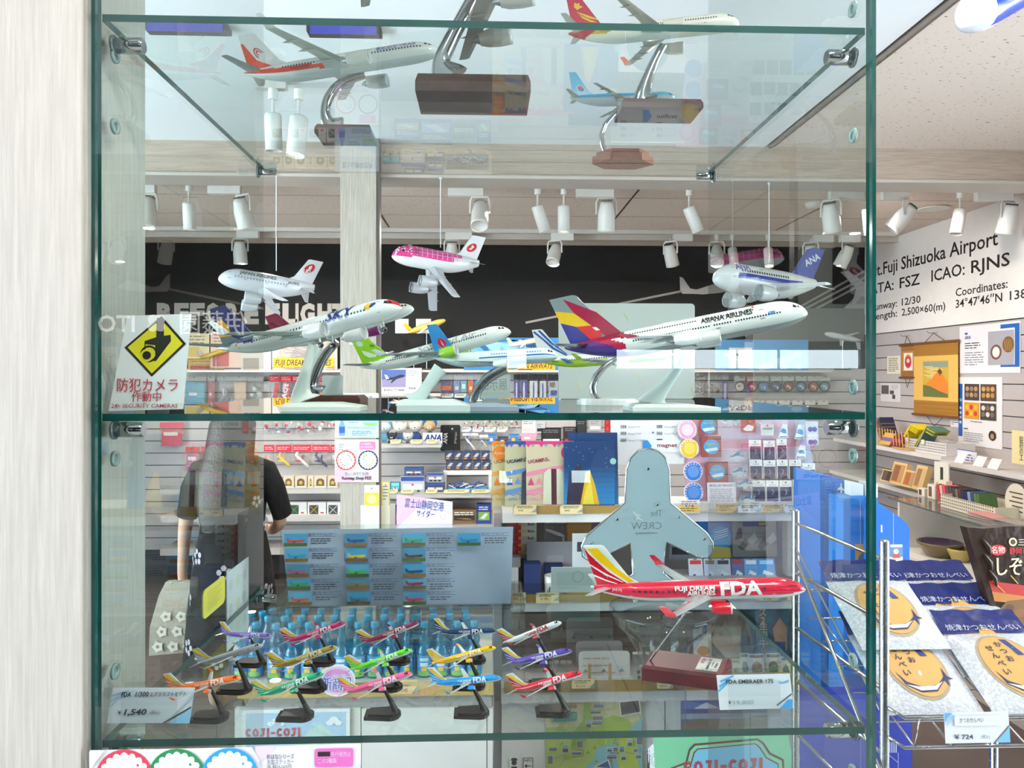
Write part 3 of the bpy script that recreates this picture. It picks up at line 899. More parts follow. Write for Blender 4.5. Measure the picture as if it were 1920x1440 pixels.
def shelfbox(root, x0, x1, y0, y1, z, h, mat, col, inset=.004, name='stand_base', right=0.):
    """plinth with sloping top edges, world extents"""
    lo = root.location; mb = MB(); i = inset
    b = [(x0, y0), (x1, y0), (x1, y1), (x0, y1)]; t = [(x0 + i, y0 + i), (x1 - i - right, y0 + i), (x1 - i - right, y1 - i), (x0 + i, y1 - i)]
    v = [(x - lo.x, y - lo.y, z + .0003 - lo.z) for x, y in b] + [(x - lo.x, y - lo.y, z + h * .55 - lo.z) for x, y in b] + [(x - lo.x, y - lo.y, z + h - lo.z) for x, y in t]
    f = [(3, 2, 1, 0), (8, 9, 10, 11)]
    for k in range(4):
        j = (k + 1) % 4; f += [(k, j, 4 + j, 4 + k), (4 + k, 4 + j, 8 + j, 8 + k)]
    mb.add(v, f, col); return mb.obj(name, mat, root)


# ---------------------------------------------------------------- fifteen small models and the large one of the same livery
E175 = (.035, .245, -.02, .075, .185)


def fda_fin(main, yel='#f2c312'):
    return [([(.0, .97), (.0, .02), (.70, .02), (.42, .36), (.10, .80)], main),
            ([(.10, .93), (.62, .93), (.74, .42), (.90, .06), (.76, .04), (.52, .36), (.28, .68)], yel),
            ([(.0, .50), (.30, .26), (.60, .06), (.64, .06), (.33, .30), (.0, .55)], '#f4f6f7'), ([(.0, .24), (.26, .10), (.44, .03), (.49, .03), (.28, .135), (.0, .29)], '#f4f6f7')]


def jet(name, label, tail, nose, Yt, Yn, main, belly, txt, base, fin=None, big=False, group=None, wingc='#c4cbcf', tip=None, eng=None, finbase='#eef3f5', roll=0.):
    p = Plane(name, label, tail, nose, Yt, Yn, roll, .047, base, group=group, seg=40 if big else 20, rings=110 if big else 40)
    bl = -.52
    p.body(lambda t, v: belly if v < bl + max(0, (t - .55)) * .35 else (main if t > .022 or not big else '#c7d4da'))
    p.fin(finbase, fda_fin(fin or main), E175); p.wingpair(wingc, tip or main, te=.44, le=.60, span=.43, sweep=.22, let=.05, dih=.10)
    p.stabs('#c6cdd1' if main != '#9aa3a8' else '#8f979c', span=.19); p.engines(eng or main, (.135,), .60, .026, .088, drop=.034)
    p.windows(.20, .83, 23, 79, '#3d4a58' if big else '#39414a', h=.0105 if big else .009)
    p.cockpit(t=.925, a0=24, a1=70, w=.034)
    p.door(.185, col='#e3b9be' if big else '#99a'); p.door(.845, col='#e3b9be' if big else '#99a')
    p.letters('FDA', .61, .80, 108, .062, txt, .035)
    p.letters('FUJI DREAM', .40, .585, 77, .020, txt, .03); p.letters('AIRLINES', .455, .585, 105, .020, txt, .03)
    if big:
        p.letters('JA01FJ', .105, .15, 84, .012, txt, 0.)
        # four-pointed sparkles on the fin
        def star(cu, cv, r): return [(cu + (r if i % 2 == 0 else r * .16) * cos(pi / 4 * i) * .8, cv + (r if i % 2 == 0 else r * .16) * sin(pi / 4 * i)) for i in range(8)]
        fo = [o for o in p.root.children if o.name.startswith('tail_fin')][0]
        rt, rl, tt, tl, h = E175; z0 = lambda t: p.zc(t) + p.R(t) * .85; mb = MB()
        for cu, cv, r in ((.30, .62, .10), (.33, .26, .085)):
            for sd in (-1, 1):
                q = []
                for u, v in star(cu, cv, r):
                    zr = z0(rt) + (z0(rl) - z0(rt)) * u; q.append((((rt + (rl - rt) * u) * (1 - v) + (tt + (tl - tt) * u) * v) * p.L, sd * (.005 * p.L + .0009), (zr * (1 - v) + (p.r + h) * v) * p.L))
                mb.add(q, [tuple(range(8))], '#ffffff')
        p.put(mb, 'sparkle', None, None, fo)
    return p


BLK = '#241f1e'
SMALL = [  # label colour words, tail, nose, row depth, main, lettering
    ('lavender', (414, 1189), (510, 1192), 1.21, '#8a74d6', '#e7e2f6'), ('magenta', (535, 1206), (647, 1168), 1.21, '#c01a62', '#f4e3ea'), ('burgundy', (679, 1208), (785, 1167), 1.21, '#8f1a48', '#f0dfe6'), ('navy blue', (817, 1186), (930, 1183), 1.21, '#123a70', '#e8eef4'), ('white and red', (945, 1208), (1052, 1166), 1.21, '#eef2f3', '#b3202e'),
    ('silver grey', (371, 1247), (492, 1209), 1.11, '#a9b2b6', '#a9b2b6'), ('gold', (511, 1254), (632, 1212), 1.11, '#a98b22', '#ece3bf'), ('lime green', (657, 1258), (772, 1218), 1.11, '#5ed11c', '#f0f6ea'), ('yellow', (810, 1246), (929, 1213), 1.11, '#f4bf0c', '#fdf6dd'), ('purple', (952, 1245), (1072, 1219), 1.11, '#5c3fae', '#ebe6f6'),
    ('orange', (316, 1297), (452, 1270), 1.02, '#ee6a16', '#fbeadd'), ('emerald green', (483, 1307), (607, 1263), 1.02, '#11a06a', '#e6f5ee'), ('pink', (644, 1301), (772, 1262), 1.02, '#ee5a92', '#fbe8f0'), ('sky blue', (808, 1283), (940, 1270), 1.02, '#1d9be6', '#e6f3fb'), ('red', (963, 1297), (1091, 1261), 1.02, '#c8142c', '#f8e4e6')]
for i, (cn, tl_, ns_, Yr, mc, tc_) in enumerate(SMALL):
    yaw = .02 if i in (4, 9, 14) else .008
    row = ('rear', 'middle', 'front')[i // 5]
    ax = tl_[0] + (ns_[0] - tl_[0]) * .55; ay = tl_[1] + (ns_[1] - tl_[1]) * .55 + 8
    Yb = Yr; bx = ax + 6; b0 = P(bx, 1300, Yb); b0.z = SB
    p = jet('small_model_jet', cn + ' small model jet on a black stand in the ' + row + ' row', tl_, ns_, Yr + yaw, Yr - yaw, mc, '#eef1f2' if cn != 'silver grey' else '#a9b2b6', tc_, b0,
            fin={'white and red': '#b3202e'}.get(cn), group='small model jets on the lower shelf', eng={'white and red': '#b3202e'}.get(cn), tip={'white and red': '#b3202e'}.get(cn), finbase='#eef3f5' if cn != 'silver grey' else '#b4bcbf')
    mb = MB(); pts = [(-.026, -.013), (.010, -.017)] + [(.010 + .013 * sin(a), -.017 * cos(a)) for a in (.5, 1.0, 1.57, 2.1, 2.6)] + [(.010, .017), (-.026, .013)]
    mb.slab(pts, .0003, .0045, BLK); mb.slab([(x * .8, y * .8) for x, y in pts], .0045, .0075, BLK); mb.obj('stand_base', PAINT, p.root)
    top = P(ax, ay, Yr); 
    q0 = b0 + Vector((.017, 0, .003)); q1 = b0 + Vector((.009, 0, (top.z - b0.z) * .55)); q2 = top + Vector((0, 0, .004))
    rod(p.root, [q0.lerp(q1, f).lerp(q1.lerp(q2, f), f) for f in (0, .15, .3, .5, .7, .85, 1)], [.0055, .0045, .0038, .0032, .0027, .0024, .0021], PAINT, col=BLK, n=8)

b0 = basept(1285, 1285, SB)
big_red = jet('large_model_jet', 'large red and white model jet with white tail on a maroon block stand', (1108, 1112), (1509, 1100), 1.11, 1.055, '#cf2140', '#eef2f4', '#f6f6f8', b0, big=True, wingc='#aab2b6', eng='#d01f36', tip='#cf2038', fin='#c3182f')
bl_ = [basept(1203, 1276, SB), basept(1358, 1297, SB), basept(1372, 1262, SB), basept(1222, 1243, SB)]
mb = MB(); mb.v = [tuple(v - b0 + Vector((0, 0, .0003))) for v in bl_] + [tuple(v - b0 + Vector((0, 0, .019))) for v in bl_] + [tuple(v.lerp(sum(bl_, Vector()) / 4, .08) - b0 + Vector((0, 0, .0235))) for v in bl_]
for f in [(3, 2, 1, 0), (8, 9, 10, 11)] + [q for k in range(4) for q in ((k, (k + 1) % 4, 4 + (k + 1) % 4, 4 + k), (4 + k, 4 + (k + 1) % 4, 8 + (k + 1) % 4, 8 + k))]: mb.f.append(list(f)); mb.c.append(C('#5d1f27')); mb.s.append(False)
sb_ = mb.obj('stand_base', PAINT, big_red.root)
# silver plate, lettering turned along the block
def onbase(u, v, z): return (bl_[0].lerp(bl_[1], u).lerp(bl_[3].lerp(bl_[2], u), v) - b0) + Vector((0, 0, z))
mb = MB(); mb.add([onbase(u, v, .0238) for u, v in ((.64, .14), (.90, .14), (.90, .86), (.64, .86))], [(0, 1, 2, 3)], '#c9cdc8'); pl = mb.obj('name_plate', PAINT, sb_)
mb = MB()
for txt, u, h, c, v0, v1 in (('FDA', .71, .042, '#b4303c', .52, .80), ('EMBRAER 175', .785, .030, '#31343a', .22, .80), ('1:100', .825, .018, '#55585c', .42, .62), ('RIKI', .875, .03, '#3c4248', .35, .60)):
    vs, fs, x0, x1, y0, y1 = glyph(txt, .02)
    mb.add([onbase(u - (y / .69) * h, v0 + (v1 - v0) * (x - x0) / (x1 - x0), .0241) for x, y in vs], fs, c)
pr = mb.obj('plate_lettering', PRINT, sb_)
rod(big_red.root, [P(1214, 1244, 1.15), P(1292, 1140, 1.085)], .0017, STEEL)

# ---------------------------------------------------------------- middle shelf
B737 = (.03, .25, -.015, .07, .175)
# white jet with dark blue tail
Y = 1.06; b0 = P(605, 770, 1.04); b0.z = SM
p = Plane('model_jet', 'white model airliner with dark blue tail and yellow star on white stand', (413, 665), (752, 571), 1.13, 1.0, 0, .049, b0, seg=40, rings=110)
p.body(lambda t, v: '#1b2568' if (v > .55 - max(0, t - .08) * 3.2 and t < .24) else ('#b3202c' if (t > .945 and v > .45) else '#eef3f2'))
p.fin('#1b2568', [([(.02, .55), (.30, .72), (.42, .42), (.30, .06), (.08, .04), (.02, .2)], '#e2ac22'), ([(0, .0), (.5, .0), (.3, .18), (0, .22)], '#6d7f84')], B737)
p.wingpair('#9aa5a4', '#eef3f2', le=.62, te=.44, span=.33, sweep=.25, let=.06, dih=.10, under='#a9b5b3'); p.stabs('#aab5b4'); p.engines('#eef3f2', (.145,), .655, .031, .105, drop=.03)
p.windows(.18, .86, 42, 80, '#333b45', .009, .45, skip=(22, 23, 29)); p.cockpit(t=.95, a0=38, a1=62)
p.letters('SKY', .645, .80, 90, .050, '#1c2c7c', .035, .25)
p.patch([([(.865 + .022 * cos(radians(90 + 36 * i)) * (1 if i % 2 == 0 else .42), 66 - 26 * sin(radians(90 + 36 * i)) * (1 if i % 2 == 0 else .42)) for i in range(10)], '#f2b818')], 'star_emblem', .0009)
p.patch([([(.85, 58), (.90, 48), (.905, 60), (.888, 74), (.85, 82)], '#1f3a86')], 'flag_patch')
p.letters('SKYMARK AIRLINES', .20, .33, 72, .008, '#3a5a9a'); p.door(.14); p.door(.905); p.patch([([(.125, 70), (.14, 70), (.14, 92), (.1325, 97), (.125, 92)], '#c9a83a')], 'crest')
for x_, y_ in ((.60, .045), (.60, -.045), (.90, 0)):
    mb = MB().lathe([(.003, -.006), (.012, -.005), (.012, .005), (.003, .006)], 14, '#22252a', ax='y', cx=x_, cy=y_, cz=-.088 if y_ else -.085); mb.v = [tuple(c * p.L for c in v) for v in mb.v]; wh = p.put(mb, 'wheel')
    mb = MB().box(x_ - .003, x_ + .003, y_ - .003, y_ + .003, -.085, -.035, '#c9cfd0'); mb.v = [tuple(c * p.L for c in v) for v in mb.v]; p.put(mb, 'gear_leg')
IV = '#dfe9e2'
arm(p.root, Y, [(592, 648, 26), (578, 685, 18), (569, 715, 22), (566, 738, 36), (570, 752, 62)], .022, PAINT, IV)
shelfbox(p.root, P(531, 770, 1.02).x, P(678, 770, 1.02).x, 1.005, 1.07, SM, .012, PAINT, IV, .005, right=.03)

# dark red tailed jet behind it
Y = 1.36; b0 = P(630, 752, Y); b0.z = SM
p = Plane('model_jet', 'model airliner with maroon tail and purple engine, mostly hidden behind the star tailed jet', (515, 655), (775, 575), 1.42, 1.33, 0, .048, b0, seg=28, rings=60)
p.body('#e8ebe8'); p.fin('#7a1a38', [([(.15, .3), (.6, .12), (.75, .2), (.5, .42), (.3, .62)], '#ead3da')], B737); p.wingpair('#bfc4a8', '#7a1a38', le=.62, te=.44, span=.43, sweep=.25, let=.05); p.stabs('#c7c9b8'); p.engines('#8a1f72', (.14,), .64, .034, .11, drop=.03); p.windows(.2, .86, 40); p.cockpit()
arm(p.root, Y, [(632, 640, 14), (608, 668, 17), (592, 700, 19), (584, 726, 24), (596, 740, 44)], .02, CHROME, '#ccc')
shelfbox(p.root, P(574, 750, Y).x, P(682, 750, Y).x, Y - .04, Y + .05, SM, .014, DARKW, '#5b2a2c', .006)

# white jet with lime green tail
Y = 1.12; b0 = P(815, 771, 1.04); b0.z = SM
p = Plane('model_jet', 'white model airliner with lime green smiling tail on a pale looped stand', (676, 697), (957, 618), 1.16, 1.09, 0, .05, b0, seg=36, rings=90)
GR = '#8cc521'
p.body(lambda t, v: GR if (t < .26 and v > .35 + t * 2.4 + (0.3 if t < .1 else 0)) else '#e9f1ef')
p.fin(GR, [([(.32 + .16 * cos(a * pi / 8), .70 + .10 * sin(a * pi / 8)) for a in range(16)], '#cfe6d4'), ([(.74 + .10 * cos(a * pi / 8), .52 + .05 * sin(a * pi / 8)) for a in range(16)], '#5c8f2a'), ([(.20, .46), (.34, .40), (.52, .22), (.62, .20), (.5, .12), (.3, .16), (.2, .3)], '#d8ecd9'), ([(.62, .24), (.72, .26), (.84, .18), (.72, .12)], '#4f7d2c')], B737)
p.wingpair('#98a3a4', '#e9f1ef', le=.62, te=.44, span=.40, sweep=.25, let=.04, under='#a3afb0'); p.stabs('#8b9698'); p.engines('#8fc62c', (.14,), .64, .033, .105, drop=.03)
p.windows(.20, .87, 44, 79, '#2b333c', .010, .5); p.cockpit(t=.95); p.letters('Solaseed Air', .42, .80, 80, .042, '#a9b6ba', .02); p.door(.14); p.door(.845); p.letters('JA812X', .155, .2, 100, .008, '#778')
mb = MB().lathe([(.004, -.006), (.016, -.005), (.016, .005), (.004, .006)], 14, '#20242a', ax='y', cx=.62, cy=-.07, cz=-.085); mb.v = [tuple(c * p.L for c in v) for v in mb.v]; p.put(mb, 'wheel')
PG = '#c9dcda'
arm(p.root, 1.06, [(826, 690, 28), (803, 722, 22), (789, 742, 26), (777, 756, 48)], .02, PAINT, PG)
arm(p.root, 1.08, [(815, 694, 9), (801, 714, 8), (797, 732, 9), (806, 748, 12), (822, 755, 16)], .016, PAINT, PG, 'stand_brace')
shelfbox(p.root, P(747, 771, 1.02).x, P(882, 771, 1.02).x, 1.0, 1.065, SM, .016, PAINT, PG, .004, right=.02)

# pale jet with blue tail and red emblem
Y = 1.08; b0 = P(920, 771, 1.04); b0.z = SM
p = Plane('model_jet', 'pale blue model airliner with bright blue tail and red flower emblem on grey stand', (811, 679), (1045, 664), 1.11, 1.05, 0, .06, b0, seg=36, rings=80)
p.body(lambda t, v: '#2a6fae' if .05 < v < .20 and t > .40 else ('#dcecee' if v > -.5 else '#bfd2d4'))
p.fin('#2b86c9', [([(.34, .30), (.44, .20), (.50, .30), (.58, .24), (.64, .34), (.74, .36), (.66, .5), (.5, .56), (.36, .5), (.26, .38)], '#c21f33'), ([(.46, .34), (.5, .26), (.54, .34), (.5, .5)], '#8fb9dc')], (.03, .25, -.03, .05, .235))
p.wingpair('#c2d3d6', None, le=.62, te=.42, span=.36, sweep=.30, let=0, dih=.06); p.stabs('#c2d3d6'); p.engines('#dfecee', (.14,), .60, .036, .11, drop=.03); p.windows(.5, .9, 20, 62, '#4d6f9a', .008, .5); p.cockpit(t=.95)
GY = '#8e9ea0'
arm(p.root, 1.05, [(948, 690, 20), (916, 708, 20), (897, 730, 18), (890, 748, 22), (893, 757, 36)], .018, STEEL, GY)
shelfbox(p.root, P(877, 771, 1.02).x, P(972, 771, 1.02).x, 1.005, 1.06, SM, .012, GLOSS, '#97a6b5', .005, right=.025)

# white and lime jet on chrome hook
Y = 1.3; b0 = P(1140, 766, 1.24); b0.z = SM
p = Plane('model_jet', 'white and lime model airliner with blue striped tail on a thin chrome hook', (1006, 683), (1262, 662), 1.33, 1.28, 0, .048, b0, seg=32, rings=90)
p.body(lambda t, v: ('#9cbf2a' if v < .25 - max(0, t - .30) * 1.5 else '#e6edee') if t > .02 else '#dfe7ea')
p.fin('#e9eff2', [([(.05, .9), (.45, .62), (.62, .30), (.9, .02), (.98, .02), (.74, .34), (.55, .68), (.2, .96)], '#2b57a8'), ([(.5, .95), (.72, .5), (.95, .08), (1, .06), (.85, .5), (.75, .97)], '#2b57a8')], (.03, .25, -.015, .06, .21))
p.patch([([(.18, 62), (.21, 62), (.27, 112), (.235, 112)], '#2b57a8'), ([(.215, 62), (.225, 62), (.285, 112), (.278, 112)], '#2b57a8')], 'livery_print'); p.letters('HL8213', .12, .17, 104, .012, '#2f4f2a', .02)
p.wingpair('#b7c0c2', '#9cbf2a', le=.62, te=.44, span=.36, sweep=.25); p.stabs('#8d979b'); p.engines('#dfe6e8', (.14,), .63, .03, .1); p.windows(.25, .86, 34); p.cockpit()
rod(p.root, [P(x, y, 1.25) for x, y in ((1156, 672), (1135, 686), (1118, 705), (1111, 725), (1114, 742), (1122, 752), (1128, 757))], [.004, .0052, .006, .006, .006, .0065, .0085], CHROME, n=12)
mb = MB(); c = P(1140, 766, 1.24); n = 28
mb.slab([(c.x - b0.x + .053 * cos(2 * pi * i / n), .042 * sin(2 * pi * i / n)) for i in range(n)], .0003, .009, '#e6ecec'); mb.slab([(c.x - b0.x + .049 * cos(2 * pi * i / n), .038 * sin(2 * pi * i / n)) for i in range(n)], .009, .011, '#e6ecec'); mb.obj('stand_base', GLOSS, p.root)

# double deck four engined jet
Y = 1.05; b0 = P(1265, 771, 1.03); b0.z = SM
p = Plane('large_model_jet', 'big double deck model airliner with yellow, red and purple tail on white stand', (1062, 668), (1513, 580), 1.10, 1.0, 0, .0575, b0, seg=44, rings=120)
def a380(t, v):
    if t < .27:
        if v > .78 - t * 1.2: return '#8a1536'
        if t < .05 and v < .6: return '#4a2a86'
        if t + .10 * v < .20: return '#3d2a84' if v < -.1 else '#5a2a80'
        if t + .12 * v < .27 and v > -.35: return '#a81d40'
    return '#9aa2a0' if v < -.62 else '#e4eceb'
p.body(a380)
A3 = (.03, .26, -.03, .085, .20)
p.fin('#7f8d90', [([(.0, .74), (.48, .62), (.62, .30), (.30, .34), (0, .48)], '#d9b51e'), ([(0, .48), (.30, .34), (.40, .0), (0, 0)], '#2b2f86'), ([(.30, .34), (.62, .30), (.70, .12), (.58, 0), (.40, 0)], '#c22a2e'), ([(.48, .95), (1.0, .55), (1.0, .02), (.70, .02), (.62, .30), (.48, .62)], '#931a3c'), ([(.60, .26), (.68, .25), (.70, .17), (.62, .18)], '#e9e3e6')], A3)
p.wingpair('#c9d4d4', '#a02a48', le=.66, te=.43, span=.42, sweep=.30, let=.018, dih=.07, th=.018, under='#c3d0d0'); p.stabs('#7d868b', le=.13, te=.035, span=.17, sweep=.12); p.engines('#dfe9e9', (.15, .26), .60, .027, .10, drop=.026, sweep=.30)
p.windows(.30, .90, 56, 84, '#2b3238', .0065, .55, skip=(30, 38), name='lower_window_row'); p.windows(.28, .80, 50, 50, '#2b3238', .0065, .55, skip=(28, 29), name='upper_window_row'); p.cockpit(t=.957, a0=44, a1=64, w=.014)
p.letters('ASIANA AIRLINES', .585, .79, 68, .025, '#2f3438', .035); p.patch([([(.765, 44), (.80, 22), (.798, 44), (.79, 32)], '#d63a44')], 'arrow_emblem'); p.door(.815, 76, .018, .04); p.door(.64, 84, .018, .034); p.letters('A380', .845, .875, 84, .011, '#2f8ac9', .05)
arm(p.root, Y, [(1282, 668, 18), (1266, 695, 19), (1246, 724, 22), (1230, 744, 38), (1226, 757, 74)], .02, PAINT, '#dbe9e5')
shelfbox(p.root, P(1186, 771, 1.0).x, P(1352, 771, 1.0).x, 1.0, 1.07, SM, .010, PAINT, '#dbe9e5', .006, right=.04)

# ---------------------------------------------------------------- upper shelf, seen from below through the glass
b0 = P(640, 260, 1.47); b0.z = ST
p = Plane('model_jet', 'white model airliner with orange stripe and red scroll on its tail, on chrome arm', (459, 150), (823, 92), 1.47, 1.40, 0, .05, b0, seg=36, rings=110)
p.body(lambda t, v: '#d8402a' if (-.32 - t * .25 < v < .42 - t * .9 and t < .50) else ('#eef0f0' if v > -.6 else '#d6dcdb'))
p.fin('#eceff0', [([(0, .75), (.10, .75), (.30, .25), (.62, .0), (0, 0)], '#d8402a')] + [([(.48 + r0 * cos(a) * .9, .42 + r0 * sin(a)) for a in [k * .5 for k in range(9)]] + [(.48 + r1 * cos(a) * .9, .42 + r1 * sin(a)) for a in [k * .5 for k in range(8, -1, -1)]], '#c2182c') for r0, r1 in ((.17, .13), (.09, .055))], B737)
p.wingpair('#d9dbd6', '#e8ecec', le=.62, te=.44, span=.42, sweep=.25, let=.06, under='#cfd1cb'); p.stabs('#a9adab'); p.engines('#d8dad6', (.14,), .64, .033, .11, drop=.032)
p.windows(.22, .93, 48, 78, '#30363c', .009, .5, skip=(26, 27, 28)); p.cockpit(); p.letters('奥凯航空 OKAIR', .70, .90, 68, .020, '#3b50a8', .01); p.letters('BOEING 737-800', .265, .36, 100, .010, '#333', .02)
arm(p.root, 1.45, [(684, 140, 10), (640, 156, 13), (617, 182, 15), (610, 210, 17), (618, 234, 28), (640, 240, 40)], .022, CHROME, '#ccc')
shelfbox(p.root, P(596, 250, 1.45).x, P(700, 250, 1.45).x, 1.42, 1.50, ST, .018, DARKW, '#432', .004)

b0 = P(885, 205, 1.26); b0.z = ST
p = Plane('large_model_jet', 'very large four engined model airliner on a heavy chrome arm and dark wood block', (655, -52), (1160, -150), 1.16, 1.10, -.42, .055, b0, seg=32, rings=70)
p.body('#dfe3e4'); p.fin('#28457c', (), B737); p.wingpair('#a39c95', '#c9c5bf', le=.66, te=.45, span=.46, sweep=.30, let=.0, dih=.02, th=.016, under='#a8a199'); p.stabs('#a9a39b'); p.engines('#c3beb6', (.18, .34), .60, .038, .13, drop=.042, dih=.02, sweep=.3); p.windows(.2, .9, 50); p.cockpit()
arm(p.root, 1.24, [(930, -130, 22), (900, -30, 22), (870, 30, 23), (843, 80, 26), (828, 118, 34), (842, 148, 78)], .03, CHROME, '#ccc')
shelfbox(p.root, P(783, 190, 1.25).x, P(992, 190, 1.25).x, 1.205, 1.315, ST, .03, DARKW, '#432', .004)

b0 = P(1232, 215, 1.32); b0.z = ST
p = Plane('model_jet', 'white model airliner with red tail and gold phoenix, on chrome arm over dark wood', (1066, 74), (1386, 40), 1.34, 1.26, -.05, .055, b0, seg=36, rings=100)
p.body(lambda t, v: '#b01e3c' if t < .16 + v * .06 else ('#c9ab2a' if t < .27 + v * .10 and v > -.35 else '#ecebe3'))
p.fin('#b01e3c', [([(.28, .72), (.42, .86), (.52, .80), (.66, .84), (.6, .74), (.72, .70), (.5, .66), (.38, .62)], '#d9b52a'), ([(.3, .58), (.6, .46), (.86, .30), (.9, .24), (.62, .34), (.38, .5)], '#d9b52a'), ([(.36, .48), (.62, .30), (.8, .18), (.6, .22), (.42, .36)], '#d9b52a')], (.03, .25, -.015, .07, .2))
p.wingpair('#cfcabf', '#d24a32', le=.62, te=.44, span=.42, sweep=.27, let=.07, under='#bdb7ab'); p.stabs('#d8d6cd', dih=.2); p.engines('#d8d2c4', (.14,), .63, .036, .115, drop=.034); p.windows(.25, .88, 44, 76, '#3a4148', .009, .5); p.cockpit(t=.945); p.door(.80); p.letters('B-207N', .2, .25, 98, .012, '#555')
arm(p.root, 1.30, [(1242, 88, 16), (1226, 118, 18), (1213, 150, 22), (1206, 176, 32), (1208, 188, 52)], .025, CHROME, '#bbb')
shelfbox(p.root, P(1160, 210, 1.30).x, P(1308, 210, 1.30).x, 1.265, 1.345, ST, .017, DARKW, '#3a2626', .004)

b0 = P(1168, 312, 1.61); b0.z = ST
p = Plane('model_jet', 'light blue and silver model airliner on a thin chrome crook and hexagonal red wood base', (1068, 190), (1267, 183), 1.62, 1.57, 0, .058, b0, seg=32, rings=80)
p.body(lambda t, v: '#54b2e2' if v > .12 else ('#c4c8ca' if v < -.05 else '#aeb6bb'))
p.fin('#5ab6e4', [([(.52 + .22 * cos(a * pi / 10), .30 + .15 * sin(a * pi / 10)) for a in range(20)], '#e9eef2'), ([(.52 + .18 * cos(a * pi / 10), .30 + .125 * sin(a * pi / 10)) for a in range(11)], '#c02a3c'), ([(.52 + .18 * cos(a * pi / 10), .30 + .125 * sin(a * pi / 10)) for a in range(10, 21)], '#2b3f90')], (.03, .24, -.015, .05, .22))
p.wingpair('#b9b1a2', None, le=.62, te=.44, span=.44, sweep=.32, let=0, dih=.06); p.stabs('#c8b9a0', dih=.1); p.engines('#c9ccd0', (.14,), .63, .036, .11); p.windows(.22, .86, 40, 68, '#2f5f8c', .008, .5); p.cockpit(t=.95, col='#1d2228')
rod(p.root, [P(x, y, 1.6) for x, y in ((1164, 205), (1150, 216), (1136, 232), (1128, 252), (1129, 270), (1136, 288))], [.003, .0045, .0055, .0058, .0058, .0058], CHROME, n=12)
mb = MB(); c = b0; hx = [(.068 * cos(a) - .0, .045 * sin(a)) for a in [k * pi / 3 for k in range(6)]]
mb.slab(hx, .0003, .016, '#864'); mb.slab([(x * .86, y * .86) for x, y in hx], .016, .026, '#864'); mb.obj('stand_base', REDW, p.root)

# ---------------------------------------------------------------- inflatables hung from the beam
def hang(root, px, py0, py1, Y):
    a = P(px, py0, Y) - root.location; b = P(px, py1, Y) - root.location
    MB().tube([a, b], .0022, 6, '#eeeeee').obj('string', MATTE, root)
    MB().lathe([(.003, 0), (.008, .004), (.008, .010), (.003, .016)], 10, '#d5e3e8', cx=a.x, cy=a.y, cz=a.z - .006).obj('hook', GLOSS, root)


def infl(label, tail, nose, Yt, Yn, r, roll=0.):
    return Plane('inflatable_plane', label, tail, nose, Yt, Yn, roll, r, None, 'inflatable toy', 'inflatable planes hung from the beam', seg=32, rings=70, mat=INFL, fat=True)


IF = (.03, .30, -.06, .10, .25)
p = infl('white inflatable airliner with red crane roundel on its tail, hung on a string', (588, 549), (410, 517), 3.72, 3.56, .115, .12)
p.body('#eeeff4'); p.fin('#eeeff4', [([(.52 + .26 * cos(a * pi / 10), .60 + .22 * sin(a * pi / 10)) for a in range(20)], '#b3202c'), ([(.5, .76), (.62, .70), (.56, .56), (.66, .52), (.5, .48), (.42, .62)], '#f2e9ea')], IF, th=.03)
p.wingpair('#e6e7ec', None, le=.64, te=.42, span=.34, sweep=.26, tipch=.09, let=0, dih=-.45, th=.06); p.stabs('#e6e7ec', le=.2, te=.05, span=.24, sweep=.15, dih=-.5); p.engines('#e6e7ea', (.2,), .64, .065, .17, dih=-.45, drop=.07, lip='#d5d8dd')
p.letters('JAPAN AIRLINES', .42, .80, 70, .045, '#6d7a72', .03); p.windows(.3, .86, 18, 88, '#aab2c0', .022, .55); p.fintext('JAL', .5, .46, .05, '#f6e8ea', IF, .031); p.letters('JA787J', .18, .3, 80, .03, '#555', .02)
for t in (.30, .50, .72, .88): p.door(t, 78, .03, .09, '#7f868c')
hang(p.root, 518, 328, 508, 3.66)
p = infl('pink inflatable airliner painted with white spots like a whale shark, hung on a string', (896, 503), (735, 474), 3.74, 3.58, .115, .1)
p.body(lambda t, v: '#f0f0f2' if (v < -.25 - .2 * (t > .8) or t < .22 + (.1 if v < .3 else 0) or (t < .5 and v > .86)) else ('#d6408a' if t < .86 else '#d2387f'))
p.fin('#f4f4f5', [([(.5 + .24 * cos(a * pi / 10), .45 + .2 * sin(a * pi / 10)) for a in range(20)], '#c0202c'), ([(.4, .5), (.58, .58), (.54, .42), (.64, .38), (.48, .34)], '#f4e6e6')], IF, th=.03)
pt = []
for i in range(9):
    t = .28 + i * .058; pt.append(([(t, 12), (t + .007, 12), (t + .012, 95), (t + .004, 95)], '#f1b7d2'))
for a in (30, 52, 74): pt.append(([(.26, a), (.78, a), (.78, a + 3), (.26, a + 3)], '#c3c9ec' if a == 52 else '#f1b7d2'))
for i in range(46):
    t = RN.uniform(.80, .975); a = RN.uniform(5, 95); d = .0085; pt.append(([(t + d * cos(k * pi / 3), a + d / p.R(t) * 57 * sin(k * pi / 3) * .9) for k in range(6)], '#f6e3ee'))
for t in (.74, .755, .77): pt.append(([(t, 60), (t + .006, 60), (t + .006, 90), (t, 90)], '#5a2240'))
pt.append(([(.905 + .014 * cos(k * pi / 5), 76 + 7 * sin(k * pi / 5)) for k in range(10)], '#20222a'))
p.patch(pt, 'skin_print', .0012)
p.wingpair('#c9cbd0', None, le=.62, te=.42, span=.40, sweep=.20, tipch=.10, let=0, dih=-1.0, th=.06); p.stabs('#bfc1c4', le=.2, te=.05, span=.2, sweep=.18, dih=-.3); p.engines('#cfd1d6', (.17,), .62, .06, .2, dih=-1.0, drop=.06, lip='#7d7f84')
